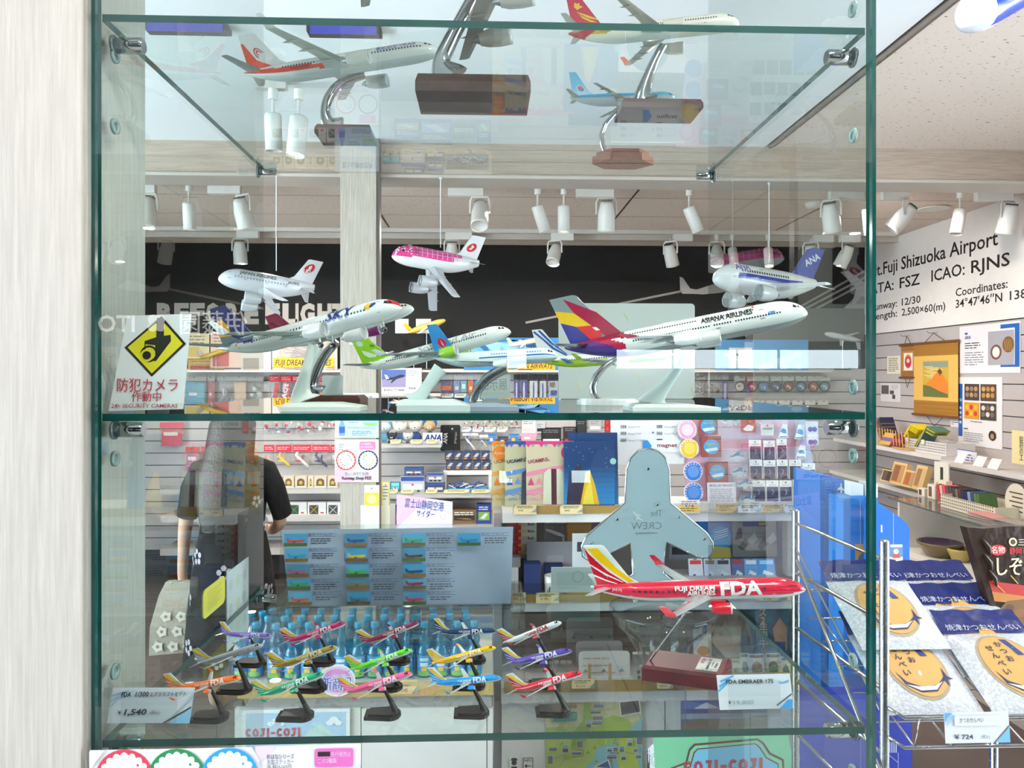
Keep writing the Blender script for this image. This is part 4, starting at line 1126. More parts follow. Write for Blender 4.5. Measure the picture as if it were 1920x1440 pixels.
hang(p.root, 826, 335, 464, 3.66)
p = infl('white inflatable airliner with dark blue tail and stripe, hung by the case corner', (1525, 545), (1338, 515), 3.74, 3.56, .12, .05)
p.body(lambda t, v: '#2b3c96' if -.12 < v < .10 and .18 < t < .84 else '#e9eeee')
p.fin('#2c3f92', (), (.03, .26, -.08, .06, .24), th=.03); p.fintext('ANA', .5, .6, .055, '#e8ecf4', (.03, .26, -.08, .06, .24), .031, rot=.55)
p.wingpair('#dfe6e6', None, le=.62, te=.42, span=.48, sweep=.30, tipch=.07, let=0, dih=.02, th=.05); p.stabs('#dfe6e6', le=.2, te=.05, span=.26, sweep=.16, dih=-.35); p.engines('#dde4e4', (.2,), .64, .065, .17, dih=.02, drop=.07, lip='#9aa6a8')
p.letters('ANA', .72, .86, 62, .06, '#2c3f92', .04); p.windows(.35, .82, 20, 68, '#3a4257', .022, .6); p.door(.86, 72, .03, .1); p.door(.60, 72, .03, .1)
hang(p.root, 1442, 345, 494, 3.68)
# ================================================================ the back wall of the shop
BW = WY - .03
RR = random.Random(5)


def minijet(mb, cx, cz, L, rot, col, wing='#e6e9ea', tail=None, y=0.):
    """tiny toy jet seen three quarter, in the x,z plane"""
    M0 = mb.M; mb.M = (M0 or Matrix()) @ Matrix.Translation((cx, y, cz)) @ Matrix.Rotation(-rot, 4, 'Y')
    rings = []
    for t, r in ((-.5, .02), (-.3, .075), (.3, .085), (.46, .05), (.5, .01)):
        rings.append([(t * L, cos(2 * pi * k / 8) * r * L, sin(2 * pi * k / 8) * r * L) for k in range(8)])
    mb.loft(rings, col)
    for s in (-1, 1):
        mb.add([(.08 * L, s * .05 * L, -.02 * L), (-.10 * L, s * .05 * L, -.02 * L), (-.24 * L, s * .42 * L, -.16 * L * s * -1 + .02 * L), (-.17 * L, s * .42 * L, -.16 * L * s * -1 + .02 * L)], [(0, 1, 2, 3)], wing)
    mb.prism([(-.5 * L, .05 * L), (-.36 * L, .05 * L), (-.46 * L, .24 * L), (-.54 * L, .24 * L)], -.006 * L, .006 * L, tail or col); mb.M = M0


def pack(x0, y0, x1, y1, Y, hcol, draw, label, hh=12, hdraw=None, cat='souvenir', name='hanging_pack', group=None, hookc='#777', film=True):
    """a header card with a clear bag below, on a hook. draw(mb, w, h) makes what is inside: x centred, z from 0 (bag bottom) to h"""
    s = MPP(Y, (x0 + x1) / 2); cx = (x0 + x1) / 2; o = P(cx, y1, Y); w_ = (x1 - x0) * s; h = (y1 - y0) * s; hz = hh * s
    t = thing(name, label, cat, o, group)
    hd = MB().box(-w_ / 2, w_ / 2, -.001, .001, h - hz, h, hcol).obj('header_card', PAPER, t)
    if hdraw:
        cv = Cv(cx, y1, s); cv.base = .0014; hdraw(cv); cv.obj('print', PRINT, hd)
    MB().tube([(0, .02, h - hz * .2), (0, -.03, h - hz * .2), (0, -.036, h - hz * .02)], .0022, 5, hookc).obj('hook', PAINT, t)
    mb = MB(); draw(mb, w_, h - hz)
    if mb.f: mb.obj('contents', PAINT, t)
    if film:
        m = MB(); n = 5; H_ = h - hz; vs = []
        for sd in (-1, 1):
            for i in range(n + 1):
                for j in range(n + 1):
                    u, v = i / n, j / n; b = (sin(pi * u) * sin(pi * min(v * 1.05, 1))) ** .6 * min(w_, H_) * .16 + .0006
                    vs.append(((u - .5) * w_, sd * b + RR.uniform(-.001, .001), v * H_))
        fs = []; q = (n + 1) ** 2
        for i in range(n):
            for j in range(n):
                a = i * (n + 1) + j; f = (a, a + n + 1, a + n + 2, a + 1); fs += [f, tuple(k + q for k in f[::-1])]
        m.add(vs, fs, '#fff'); m.obj('clear_bag', FILM, t)
    return t


def strap(col, txt=None):
    def f(mb, w_, h):
        mb.M = Matrix.Rotation(.14, 4, 'Y'); mb.box(-w_ * .22, w_ * .16, -.003, .003, h * .08, h * .95, col); mb.M = None
        if txt:
            vs, fs, a, b, c, d = glyph(txt, .03); k = h * .7 / (b - a); r = Matrix.Rotation(.14, 4, 'Y')
            mb.add([r @ Vector((w_ * .03 - y * k * .9 - .002, -.004, h * .88 - (x - a) * k)) for x, y in vs], [g[::-1] for g in fs], '#f4e6e6')
    return f


def toyjet(col, wing='#e8eaec', rot=-.7, tail=None, n=1):
    def f(mb, w_, h):
        for i in range(n): minijet(mb, (RR.uniform(-.15, .15) if n > 1 else 0) * w_, h * (.5 if n == 1 else .25 + .5 * i / max(n - 1, 1)), min(w_, h) * 1.05, rot + (RR.uniform(-.6, .6) if n > 1 else 0), col, wing, tail)
    return f


def pcard(col, bits):
    """inner printed card with coloured blocks: bits (u0,v0,u1,v1,colour)"""
    def f(mb, w_, h):
        mb.box(-w_ * .42, w_ * .42, -.001, .001, h * .06, h * .94, col)
        for i, (a, b, c, d, k) in enumerate(bits):
            y = -.002 - .0004 * i; mb.add([((a - .5) * w_ * .84, y, h * (.06 + .88 * b)), ((c - .5) * w_ * .84, y, h * (.06 + .88 * b)), ((c - .5) * w_ * .84, y, h * (.06 + .88 * d)), ((a - .5) * w_ * .84, y, h * (.06 + .88 * d))], [(0, 1, 2, 3)], k)
    return f


def disc(outer, inner, mark=None):
    def f(mb, w_, h):
        r = min(w_ * .46, h * .46)
        for i, (q, c) in enumerate(((1, outer), (.78, inner))):
            n = 20; y = -.004 - .001 * i; mb.add([(r * q * cos(2 * pi * k / n), y, h * .5 + r * q * sin(2 * pi * k / n)) for k in range(n)], [tuple(range(n))], c)
        mb.lathe([(r, -.004), (r, .002)], 20, outer, ax='y', cz=h * .5)
        for j, (u, v, a, b, c) in enumerate(mark or ()):
            y = -.0062 - .0003 * j; mb.add([(r * (u + a * .9 * cos(k * pi / 4)), y, h * .5 + r * (v + b * .9 * sin(k * pi / 4))) for k in range(8)], [tuple(range(8))], c)
    return f


def jumble(cols, n=5):
    def f(mb, w_, h):
        for i in range(n):
            r = min(w_, h) * RR.uniform(.12, .22); mb.blob((RR.uniform(-.3, .3) * w_, RR.uniform(-.01, 0), h * RR.uniform(.15, .85)), (r, r * .5, r * RR.uniform(.6, 1.4)), RR.choice(cols), 7, 5)
    return f


def board(name, x0, x1, y0, y1, Y0, depth, label, col='#d9d6d2', cat='shelf', mat=None, lip=None):
    """shelf board: front edge seen from row y0 to y1 at depth Y0, running back"""
    a, b = P(x0, y0, Y0), P(x1, y1, Y0); t = tag(MB().box(a.x, b.x, Y0, Y0 + depth, b.z, a.z, col).obj(name, mat or PAINT, world=True), label, cat)
    SNAP.append((y0, Y0, Y0 + depth, x0 - 5, x1 + 5, a.z))
    if lip:
        m = MB().box(a.x + .002, b.x - .002, Y0 - .006, Y0 - .002, a.z - .002, a.z + lip, '#fff'); loc = t.location; m.v = [(v[0] - loc.x, v[1] - loc.y, v[2] - loc.z) for v in m.v]; m.obj('price_rail', ACRYL, t)
    return t


def pricetag(x0, y0, x1, y1, Y, label, price=None, col='#e9d3a0', seed=0, corner='#8fa3a8', tilt=.15, name='price_card', head=None):
    def d(cv):
        w_, h = x1 - x0, y1 - y0
        cv.poly([(x1 - w_ * .22, y1), (x1, y1), (x1, y1 - h * .5)], corner); cv.stroke([(x1 - w_ * .25, y1), (x1, y1 - h * .55)], h * .04, '#5c6468')
        cv.poly([(x0, y0 + h * .3), (x0 + w_ * .12, y0), (x0, y0)], corner)
        if head: cv.text(head, x0 + w_ * .14, y0 + h * .34, h * .2, '#3a342c')
        else: cv.lines(x0 + w_ * .15, y0 + h * .15, x1 - w_ * .12, 2, h * .2, '#7c6b4a', .5, seed)
        if price: cv.text(price, x0 + w_ * .2, y1 - h * .14, h * .24, '#3a342c')
    return card(name, label, 'price card', x0, y0, x1, y1, Y, col, .0015, tilt, draw=d)


# --- lettering and mural on the black band
def letterblock(txt, x0, x1, y0, y1, label, col='#a39b95'):
    Y = WY - .014; o = P((x0 + x1) / 2, y1, Y); s = MPP(Y, (x0 + x1) / 2)
    mb = MB(); cv = Cv(1, 1, 1)
    t = thing('wall_lettering', label, 'lettering', o)
    return t, s


t, s = letterblock('', 296, 640, 571, 605, 'pale block capitals along the lower edge of the black wall band')
xs = [(297, 'B'), (329, 'E'), (358, 'F'), (387, 'O'), (424, 'R'), (441 + 17, 'E'), (497, 'F'), (529, 'L'), (553, 'I'), (562, 'G'), (594, 'H'), (620, 'T')]
for i, (x, ch) in enumerate(xs):
    x1_ = {'I': x + 6, 'T': x + 26}.get(ch, x + 27)
    cv = Cv(468, 605, s); cv.text(ch, x, 605, 34, '#a39b95', 'L', .06, 0, x1_ - x); cv.obj('letter', PAINT, t)
for i, (x0, x1) in enumerate(((741, 766), (780, 808))):
    card('wall_panel', ('plain' if i else 'nearly square') + ' pale panel on the black band beside the wooden post, ' + ('farther' if i else 'nearer') + ' one', 'panel', x0, 598, x1, 625, WY - .016, '#cfcac6', .003)
stp = [(1008, 692), (1008, 676), (1022, 676), (1022, 668), (1040, 668), (1040, 655), (1052, 655), (1052, 692)]
card('wall_panel', 'stepped pale panel on the black band behind the white display board', 'panel', 1000, 655, 1052, 692, WY - .016, '#d9d5d1', .003, pts=stp)
sil = [(1275, 547), (1274, 519), (1280, 521), (1294, 541), (1306, 543), (1340, 532), (1352, 531), (1366, 540), (1368, 545), (1350, 549), (1318, 552), (1300, 551), (1280, 551)]
card('mural_plane', 'pale silhouette of a plane on the black wall with a long trail', 'mural', 1274, 519, 1368, 552, WY - .015, '#aaa3a0', .002, pts=sil, draw=lambda cv: (cv.stroke([(985, 606), (1278, 546)], 4, '#8d8582')))
sil2 = [(1568, 582), (1630, 548), (1640, 520), (1610, 470), (1580, 508), (1600, 530), (1590, 556)]
card('mural_plane', 'pale part of a big plane silhouette at the black wall corner', 'mural', 1568, 470, 1640, 582, WY - .015, '#9a9496', .002, pts=[(1570, 590), (1600, 560), (1606, 540), (1575, 510), (1590, 508), (1622, 530), (1622, 590), (1610, 582), (1600, 592), (1592, 580)],
     draw=lambda cv: [cv.stroke([(1395, a), (1622, b)], 4, '#8d8886') for a, b in ((632, 508), (638, 520), (650, 530))])
card('wall_cladding', 'grey end panel below the black band by the wall corner', 'panel', 1400, 578, 1622, 640, WY - .02, '#6d6868', .004)

# --- posters and boards
card('wall_poster', 'map coloured poster with a yellow name strip, over the strap packs', 'poster', 511, 640, 632, 698, BW, '#cdbcae', .004, draw=lambda cv: (
    [cv.stroke([(RR.uniform(512, 630), RR.uniform(642, 696)) for _ in range(3)], .8, RR.choice(('#a98f86', '#8f9bb4', '#b8a8a0'))) for _ in range(40)],
    cv.circ(600, 690, 14, '#b7b3c0', 14, 6), cv.poly([(511, 690), (535, 640), (511, 640)], '#d8d8de'), cv.rect(513, 671, 626, 688, '#f0b31c'), cv.text('FUJI DREAM AIRLINES', 517, 685, 10.5, '#2c2620', 'L', .015, .2, 104)))
card('wall_poster', 'blue globe poster with a yellow name strip behind the pale blue jet', 'poster', 870, 633, 1048, 698, BW, '#2f7cb8', .004, draw=lambda cv: (
    [cv.poly([(RR.uniform(870, 1040) + dx, RR.uniform(635, 672) + dy) for dx, dy in ((0, 0), (RR.uniform(5, 20), -3), (RR.uniform(8, 24), 6), (2, 8))], RR.choice(('#1f5f9c', '#5fa4d4', '#8fc1e2'))) for _ in range(22)],
    cv.rect(935, 675, 1041, 695, '#efac1d'), cv.text('ALL NIPPON AIRWAYS', 938, 691, 11, '#2c2620', 'L', .015, .2, 98)))
card('wall_poster', 'sky blue poster with white cloud at the wall corner end', 'poster', 1340, 637, 1517, 698, BW, '#5d9ed6', .004, draw=lambda cv: (
    cv.rect(1366, 652, 1410, 690, '#e7eaec'), [cv.circ(RR.uniform(1420, 1510), RR.uniform(645, 690), RR.uniform(6, 14), '#a9c8e6', 10, 5) for _ in range(9)], cv.text('JASDF', 1360, 672, 9, '#6f8296', 'L', .02, 0, 50)))
for i, (x0, y0, x1, y1, c, c2, lab) in enumerate(((353, 672, 420, 698, '#c9a25a', '#a33a30', 'brown and red calendar poster low on the wall'), (395, 622, 452, 690, '#e8c8bb', '#c46a6a', 'pink calendar sheet above the blue pouch'), (346, 625, 392, 672, '#e4d5b0', '#d8c070', 'cream calendar sheet behind the security notice'), (452, 640, 508, 697, '#d8d2cc', '#a8a09a', 'pale printed sheet beside the map poster'))):
    card('wall_poster', lab, 'poster', x0, y0, x1, y1, BW - .005 * i, c, .003, draw=lambda cv, x0=x0, y0=y0, x1=x1, y1=y1, c2=c2, i=i: (cv.rect(x0 + 4, y1 - (y1 - y0) * .45, x0 + (x1 - x0) * .6, y1 - 3, c2), cv.lines(x0 + 6, y0 + 5, x1 - 6, 3, 6, '#8a7a70', .3, i)))

# --- small plane models along the ledge above the slats
lg = board('display_ledge', 340, 1560, 694, 698, WY - .22, .2, 'long narrow pale ledge along the foot of the black band', '#d8d4cf', 'ledge')
for i, (x, y, L_, rot, c, tail, lab) in enumerate(((800, 612, 75, .32, '#cfae52', '#c59a2a', 'gold toy airliner on a rod, above the green tailed jet'), (748, 680, 40, -.1, '#dfe3e6', '#1f5f9c', 'white toy airliner with blue tail beside the wooden post'), (776, 668, 40, .15, '#e8e4de', '#ee7a2a', 'white toy airliner with orange tail beside the wooden post'), (728, 662, 22, .3, '#8b8f96', '#59607a', 'grey toy airliner tucked against the wooden post'), (985, 642, 62, .2, '#e8e6c8', '#d9d2a2', 'cream toy airliner behind the wheel of the green tailed jet'), (405, 662, 60, .3, '#d8b13a', '#8c6a4a', 'yellow and brown toy airliner behind the star tailed jet'), (1580, 632, 70, 2.95, '#c9cdd0', '#9aa0a6', 'silver toy airliner pointing to the case corner'), (660, 668, 40, .2, '#e4e6e8', '#b33', 'white toy airliner half behind the post'))):
    Y = WY - .12 + (-.07, .0, .07)[i % 3]; o = P(x, 692, Y); o.z = lg.location.z + .02; s = MPP(Y, x); t = thing('toy_airliner', lab, 'toy plane', o)
    mb = MB(); zz = (P(x, y, Y).z - o.z); minijet(mb, 0, zz, L_ * s, rot, c, '#d9dcdd', tail); mb.obj('body', LIVERY, t)
    MB().tube([(0, 0, .004), (0, 0, zz - .01)], .0035, 6, '#999').obj('stand_arm', CHROME, t); MB().box(-.06, .06, -.03, .03, .0003, .008, '#3a2a26').obj('stand_base', PAINT, t)

# --- left bay: four hook rows and two shelves between the pillar and the wooden post
RED = '#cc2233'
hl = lambda x0, x1, y0, c='#f3dada': (lambda cv: cv.lines(x0 + 2, y0 + 4, x1 - 2, 2, 3.4, c, .4, int(x0)))
for i, (x0, c, tx) in enumerate(((505, RED, None), (526, RED, 'FDA'), (547.5, '#2b8fcb', 'FDA'), (569, '#4aa04a', 'FDA'), (591, '#e2862a', None), (613, '#8a4ab0', None))):
    pack(x0, 703, x0 + 20, 755, BW - .04, RED, strap(c, tx), 'red headed pack with a %s luggage strap, %s from the case edge' % (('short red', 'red', 'blue', 'green', 'orange', 'violet')[i], ORD[i]), 13, hl(x0, x0 + 20, 703), group='red headed packs on the wall')
for i, (x0, x1, c, lab) in enumerate(((344, 387, '#4f9cb8', 'wide light blue pouch'), (389, 403, '#a32230', 'narrow dark red case'), (407, 436, '#8394a4', 'grey blue bundle'), (437, 463, '#e3bb98', 'peach folded towel'), (465, 494, '#b9bec2', 'silver toy plane'))):
    pack(x0, 706, x1, 758, BW - .04, '#d9d2cc', (pcard(c, [(.2, .35, .6, .5, '#e9edee')]) if i < 2 else jumble([c, '#e6e6e6', '#9aa2aa'], 6)) if i != 3 else pcard(c, []), lab + ' hung in clear film left of the strap packs', 8)
for i in range(7):
    x0 = 493 + i * 20; pack(x0, 782, x0 + 18, 814, BW - .04, '#e4e0dd', jumble(['#d8d3cf', '#c04050', '#7d9ab8', '#e9e9e9'], 4), 'small clear pouch in the row above the red headers, %s from the case edge' % ORD[i], 6)
for i, (x0, x1, c, wg, lab) in enumerate(((495, 514, '#e8862a', '#f0c030', 'orange'), (518, 547, '#f0c419', '#f0c419', 'yellow'), (549, 583, '#e4e6e8', '#c33', 'white and red'), (586, 618, '#1f2c58', '#27356a', 'navy'), (620, 642, '#d9dde0', '#999', 'grey'))):
    pack(x0, 834, x1, 881, BW - .05, '#d0203a', toyjet(c, wg, -.75, None), 'red headed bag holding a %s toy jet, over the arched boxes' % lab, 13, hl(x0, x1, 834, '#f6d0d6'))
for i, (x0, x1, c) in enumerate(((378, 408, '#c42a38'), (300, 344, '#d7263c'), (348, 374, '#b84a9a'), (412, 440, '#2f62b8'))):
    pack(x0, 838 - (i % 2) * 46, x1, 884 - (i % 2) * 46, BW - .05, ('#d0203a', '#e0425a')[i % 2], pcard(c, [(.1, .6, .8, .8, '#eed')]), ('red', 'scarlet', 'magenta', 'blue')[i] + ' flat pouch hung on the wall beside the pillar', 10)
sb1 = board('wall_shelf', 300, 641, 917, 925, BW - .34, .32, 'pale wall shelf carrying the arched gold boxes', '#cfc8c4', lip=.03)
sb2 = board('wall_shelf', 300, 641, 968, 977, BW - .34, .32, 'pale wall shelf carrying the white pen boxes', '#cfc8c4')
board('wall_shelf', 300, 641, 1030, 1039, BW - .34, .32, 'lowest pale wall shelf behind the drink rack', '#b9b2ae')


def shelfbox_thing(name, label, cat, x0, y0, x1, y1, Y, d, col, draw=None, mat=None, yaw=0., group=None):
    return card(name, label, cat, x0, y0, x1, y1, Y, col, d, 0, yaw, group, draw, mat)


for i, (x0, x1) in enumerate(((508, 529), (531, 551), (553, 575), (577, 588), (589, 612), (614, 633))):
    shelfbox_thing('gift_box', 'beige gift box with arched gold window, %s of six on the wall shelf' % ORD[i], 'gift box', x0, 893, x1, 916.6, BW - .30, .08, '#dccbb6', lambda cv, x0=x0, x1=x1: (cv.poly([(x0 + 4, 911)] + [((x0 + x1) / 2 - (x1 - x0 - 8) / 2 * cos(k * pi / 8), 903 - 6 * sin(k * pi / 8)) for k in range(9)] + [(x1 - 4, 911)], '#6e5530'), cv.circ((x0 + x1) / 2, 905, 3.5, '#c9a84a'), cv.rect(x0 + 1, 912, x1 - 1, 916, '#efe6d8')))
for i, (x0, x1, c) in enumerate(((508, 538, '#c9a72a'), (540, 575, '#4a9a3a'), (577, 611, '#c29a30'), (613, 640, '#c9cdd0'))):
    shelfbox_thing('pen_box', 'white box with a dark window and a %s pen across it' % ('yellow', 'green', 'amber', 'silver')[i], 'box', x0, 942, x1, 967.6, BW - .31, .06, '#e6e4e4', lambda cv, x0=x0, c=c: (cv.rect(x0 + 3, 947, x0 + 20, 964, '#3d4440'), cv.stroke([(x0 + 4, 963), (x0 + 19, 948)], 1.4, c), cv.stroke([(x0 + 4, 949), (x0 + 18, 962)], .9, c), cv.rect(x0 + 24, 960, x0 + 30, 963, '#c2485a')))

# --- middle bay, right of the wooden post
card('boxed_kit', 'white kit box with a photo of an airliner against a violet sky', 'box', 711, 690, 790, 737.6, BW - .28, '#e9e6ea', .04, draw=lambda cv: (cv.rect(716, 693, 761, 726, '#4c5f9c'), cv.poly([(716, 712), (761, 706), (761, 726), (716, 726)], '#8f86ac'), cv.poly([(722, 710), (738, 707), (752, 702), (759, 704), (757, 707), (742, 711), (727, 713)], '#1e2436'), cv.poly([(738, 709), (732, 718), (735, 718), (746, 709)], '#2b3040'), cv.poly([(724, 711), (721, 702), (726, 704), (730, 710)], '#dfe2ea'), cv.text('BOEING 777-300ER', 720, 733, 3.6, '#1f1a1c', 'L', .02, .2, 38), cv.text('ANA', 766, 730, 4.4, '#2b2f66', 'L', .02), cv.lines(765, 694, 786, 4, 3, '#8a8a94', .4)))
board('wall_shelf', 711, 826, 738, 743, BW - .3, .28, 'short pale shelf under the white kit box', '#bfb8b4')
sb3 = board('wall_shelf', 711, 827, 832, 839, BW - .34, .32, 'pale shelf of plush dogs beside the wooden post', '#cdc6c2', lip=.03)
for i, (x, y, r, c, c2, lab) in enumerate(((722, 806, 15, '#cfe0ea', '#6fa8c4', 'pale blue plush dog nearest the post'), (750, 806, 16, '#e8e2d8', '#5b83b4', 'cream plush dog in a blue jacket'), (779, 804, 15, '#dcd6cc', '#3f62a4', 'beige plush dog third from the post'), (806, 803, 15, '#c8a678', '#4a6cb0', 'tan plush dog at the shelf end'), (735, 822, 11, '#3a3a40', '#6fb4d4', 'small black plush dog in the front'), (765, 823, 11, '#d8dade', '#6e7890', 'small grey plush dog in the front'))):
    Y = BW - (.2 if i < 4 else .3); s = MPP(Y, x); o = P(x, 831.6, Y); t = thing('plush_dog', lab, 'plush toy', o); R_ = r * s; z = P(x, y - 4, Y).z - o.z
    MB().blob((0, 0, R_ * .75), (R_ * .8, R_ * .6, R_ * .75), c2, 10, 7).obj('torso', PLUSH, t)
    hd = MB().blob((0, -.01, z), (R_ * .78, R_ * .7, R_ * .68), c, 12, 8).obj('head', PLUSH, t)
    for sx in (-1, 1):
        MB().blob((sx * R_ * .66, 0, z + R_ * .35), (R_ * .25, R_ * .2, R_ * .42), c2 if i in (0, 3) else c, 8, 6).obj('ear', PLUSH, t)
        MB().blob((sx * R_ * .28, -R_ * .68, z + R_ * .12), (.006, .005, .007), '#222', 6, 4).obj('eye', GLOSS, hd)
        MB().blob((sx * R_ * .5, -R_ * .45, R_ * .3), (R_ * .24, R_ * .4, R_ * .24), c, 8, 5).obj('paw', PLUSH, t)
    MB().blob((0, -R_ * .75, z - R_ * .12), (R_ * .3, R_ * .2, R_ * .22), '#f2eee8', 8, 6).obj('muzzle', PLUSH, hd); MB().blob((0, -R_ * .95, z - R_ * .04), (.007, .005, .005), '#222', 6, 4).obj('nose', GLOSS, hd)
card('folded_towel', 'white towel with dark blue capitals at the plush shelf end', 'towel', 793, 812, 829, 831, BW - .33, '#e9ebee', .03, draw=lambda cv: cv.text('ANA', 795, 826, 11, '#1f2f74', 'L', .04, .2, 33), mat=CLOTH)
for i, (x0, x1) in enumerate(((732, 752), (770, 792), (800, 820))): pricetag(x0, 824, x1, 832, BW - .355, 'cream price strip under the plush dogs, %s from the post' % ORD[i], seed=i)
def bits(*b): return list(b)
for i, (x0, x1, y1, c, b, lab) in enumerate(((826, 849, 752, '#4a4a78', [(.05, .5, .95, .75, '#d8683a'), (.1, .1, .8, .3, '#aab')], 'purple card with an orange sunset'), (850, 863, 737, '#7a90b8', [(.2, .2, .8, .5, '#dde')], 'slate blue key ring pack'), (863, 876, 737, '#7ab0c0', [(.2, .3, .8, .7, '#cfe')], 'teal key ring pack'), (877, 888, 737, '#e2622a', [(.2, .2, .8, .5, '#f6d0a0')], 'orange key ring pack'), (889, 901, 737, '#3f9ad2', [(.2, .2, .8, .6, '#cfe6f4')], 'sky blue key ring pack'), (902, 915, 737, '#4a8ad0', [(.2, .5, .8, .8, '#fff')], 'bright blue key ring pack'), (963, 975, 750, '#4a4790', [(.3, .05, .6, .9, '#c9c7e2')], 'violet strap pack'), (976, 990, 750, '#4c4a94', [(.3, .05, .6, .9, '#d6d4ea')], 'second violet strap pack'), (992, 1009, 756, '#dfe1e6', [(.4, .05, .6, .95, '#4f5fa8')], 'white strap pack'), (1011, 1025, 756, '#d8dbe2', [(.35, .1, .6, .9, '#5a6ab0')], 'pale strap pack'), (1027, 1048, 756, '#b9c4d4', [(.1, .7, .7, .95, '#7a6a44'), (.2, .3, .9, .55, '#34508a'), (.1, .02, .9, .15, '#3f9ad2')], 'flat pack with a brown badge'))):
    pack(x0, 702, x1, y1, BW - .04, '#3a3a42' if i > 5 else '#dcdada', pcard(c, b), lab + ' on the wall over the white sign', 10)
for i, (x0, y0, x1) in enumerate(((828, 738, 850), (852, 738, 874), (864, 801, 884), (886, 801, 906), (908, 801, 930), (932, 801, 952))):
    pricetag(x0, y0, x1, y0 + 9, BW - .045, 'tiny price slip on the slats, %s along' % ORD[i] + (' under the key ring packs' if i < 2 else ' under the trinket row'), seed=i, col='#e6e8ea', corner='#6fa4d0', tilt=0)
card('travel_pouch', 'black travel pouch with white capitals hung by a cord', 'pouch', 826, 797, 863, 846, BW - .08, '#25262a', .03, 0, .06, draw=lambda cv: (cv.text('ANA', 838, 832, 7.5, '#d8d8dc', 'L', .02, .2, 20, rot=-1.5), cv.text('gogogo', 854, 832, 4, '#b0b0b6', 'L', .0, 0, 22, rot=-1.45), cv.circ(848, 804, 1.5, '#ddd')), mat=CLOTH, radius=3)
for i in range(9):
    x0 = 866 + i * 12.3; pack(x0, 784, x0 + 11, 803, BW - .04, '#d8d4d0', jumble(['#c9b46a', '#b03a44', '#d8dade', '#8a6a4a', '#e8e4dc'], 4), 'tiny trinket pack in the row under the glass shelf, %s from the post side' % ORD[i], 3)
for i, (x0, y0, x1, y1, c, lab) in enumerate(((867, 812, 897, 849, '#e6e8ee', 'crumpled bag holding a white and blue plush jet'), (899, 815, 915, 842, '#dde0e6', 'smaller bag holding a white plush jet'), (915, 813, 930, 832, '#3f7ec0', 'blue hanging card'), (933, 818, 953, 832, '#3a4252', 'dark hanging card'), (955, 813, 973, 831, '#3a82cc', 'blue card with a yellow sun'), (975, 812, 1007, 826, '#f0a8c4', 'pink hanging card'))):
    pack(x0, y0, x1, y1, BW - .05, '#dde' if i < 2 else c, toyjet(c, '#3a52a0', -.9, '#3a52a0') if i < 2 else pcard(c, [(.2, .3, .6, .8, '#f2c83a' if i == 4 else '#e8e8ee')]), lab + ' beside the black travel pouch', 5, film=i < 2)
rs = thing('riser_stand', 'white riser holding two ranks of small dark boxes', 'riser', P(877, 924.6, BW - .2))
o_ = rs.location; s = MPP(BW - .2, 877)
MB().box(-45 * s, 45 * s, -.06, .14, 36 * s, 44 * s, '#e4e2e2').obj('top_board', PAINT, rs)
for x in (-45, 39): MB().box(x * s, (x + 6) * s, -.06, .14, .0003, 36 * s, '#dcdada').obj('side_board', PAINT, rs)
for r_ in range(2):
    for i in range(5):
        x0 = 834 + i * 17 + r_ * 2; y1 = 880.4 - 18 * (1 - r_)
        shelfbox_thing('toy_car_box', 'small dark box with a grey jet, %s in the %s rank on the white riser' % (ORD[i], 'lower' if r_ else 'upper'), 'box', x0, y1 - 17, x0 + 16, y1, BW - .24, .06, '#39405a', lambda cv, x0=x0, y1=y1: (cv.poly([(x0 + 2, y1 - 6), (x0 + 9, y1 - 13), (x0 + 14, y1 - 12), (x0 + 8, y1 - 5)], '#b9bfca'), cv.poly([(x0 + 5, y1 - 10), (x0 + 12, y1 - 6), (x0 + 9, y1 - 9)], '#d8dce2'), cv.rect(x0 + 2, y1 - 4, x0 + 8, y1 - 1.5, '#d8883a')), group='small dark boxes on the riser')
sb4 = board('wall_shelf', 711, 921, 925, 933, BW - .36, .34, 'pale shelf of toy vehicles beside the wooden post', '#cbc4c0', lip=.03)
for i, (x0, y0, x1, y1, c, lab) in enumerate(((717, 905, 732, 924.6, '#4fa4bc', 'teal tin box nearest the post'), (733, 905, 749, 924.6, '#58aec4', 'second teal tin box from the post'), (751, 893, 796, 924.6, '#b9bcc6', 'clear fronted toy vehicle set'), (758, 877, 793, 892.8, '#56607a', 'blue toy tug set stacked on top'), (798, 905, 834, 924.6, '#3a3f4c', 'dark toy bus set'), (800, 886, 832, 904.8, '#8a8f9c', 'toy tractor set on the dark bus set'))):
    shelfbox_thing('toy_box', lab + ' on the toy vehicle shelf', 'toy box', x0, y0, x1, y1, BW - .30, .08, c, lambda cv, x0=x0, y0=y0, x1=x1, y1=y1, i=i: (cv.rect(x0 + 1, y0 + 1, x1 - 1, y0 + (y1 - y0) * .28, '#2f4a9a' if i > 1 else '#7fd0e0'), [cv.circ(x0 + (x1 - x0) * f, y1 - 5, 3, '#22242a') for f in (.25, .5, .75)], cv.rect(x0 + 4, y1 - (y1 - y0) * .55, x1 - 4, y1 - 5.5, '#d3d6de'), cv.circ((x0 + x1) / 2, (y0 + y1) / 2, 2, '#c33')))
tb = thing('plush_tray', 'light blue tray heaped with small blue and white plush jets', 'tray', P(878, 924.6, BW - .28)); s = MPP(BW - .28, 878)
mb = MB()
for b in ((-37, 37, -.05, -.045, .001, 10 * s), (-37, 37, .075, .08, .001, 10 * s)): mb.box(b[0] * s, b[1] * s, b[2], b[3], b[4], b[5], '#6fa8d4')
mb.box(-37 * s, 37 * s, -.05, .08, .0003, .004, '#6fa8d4')
for x in (-37, 36): mb.box(x * s, (x + 1) * s, -.05, .08, .001, 10 * s, '#6fa8d4')
mb.obj('tray_wall', PAINT, tb)
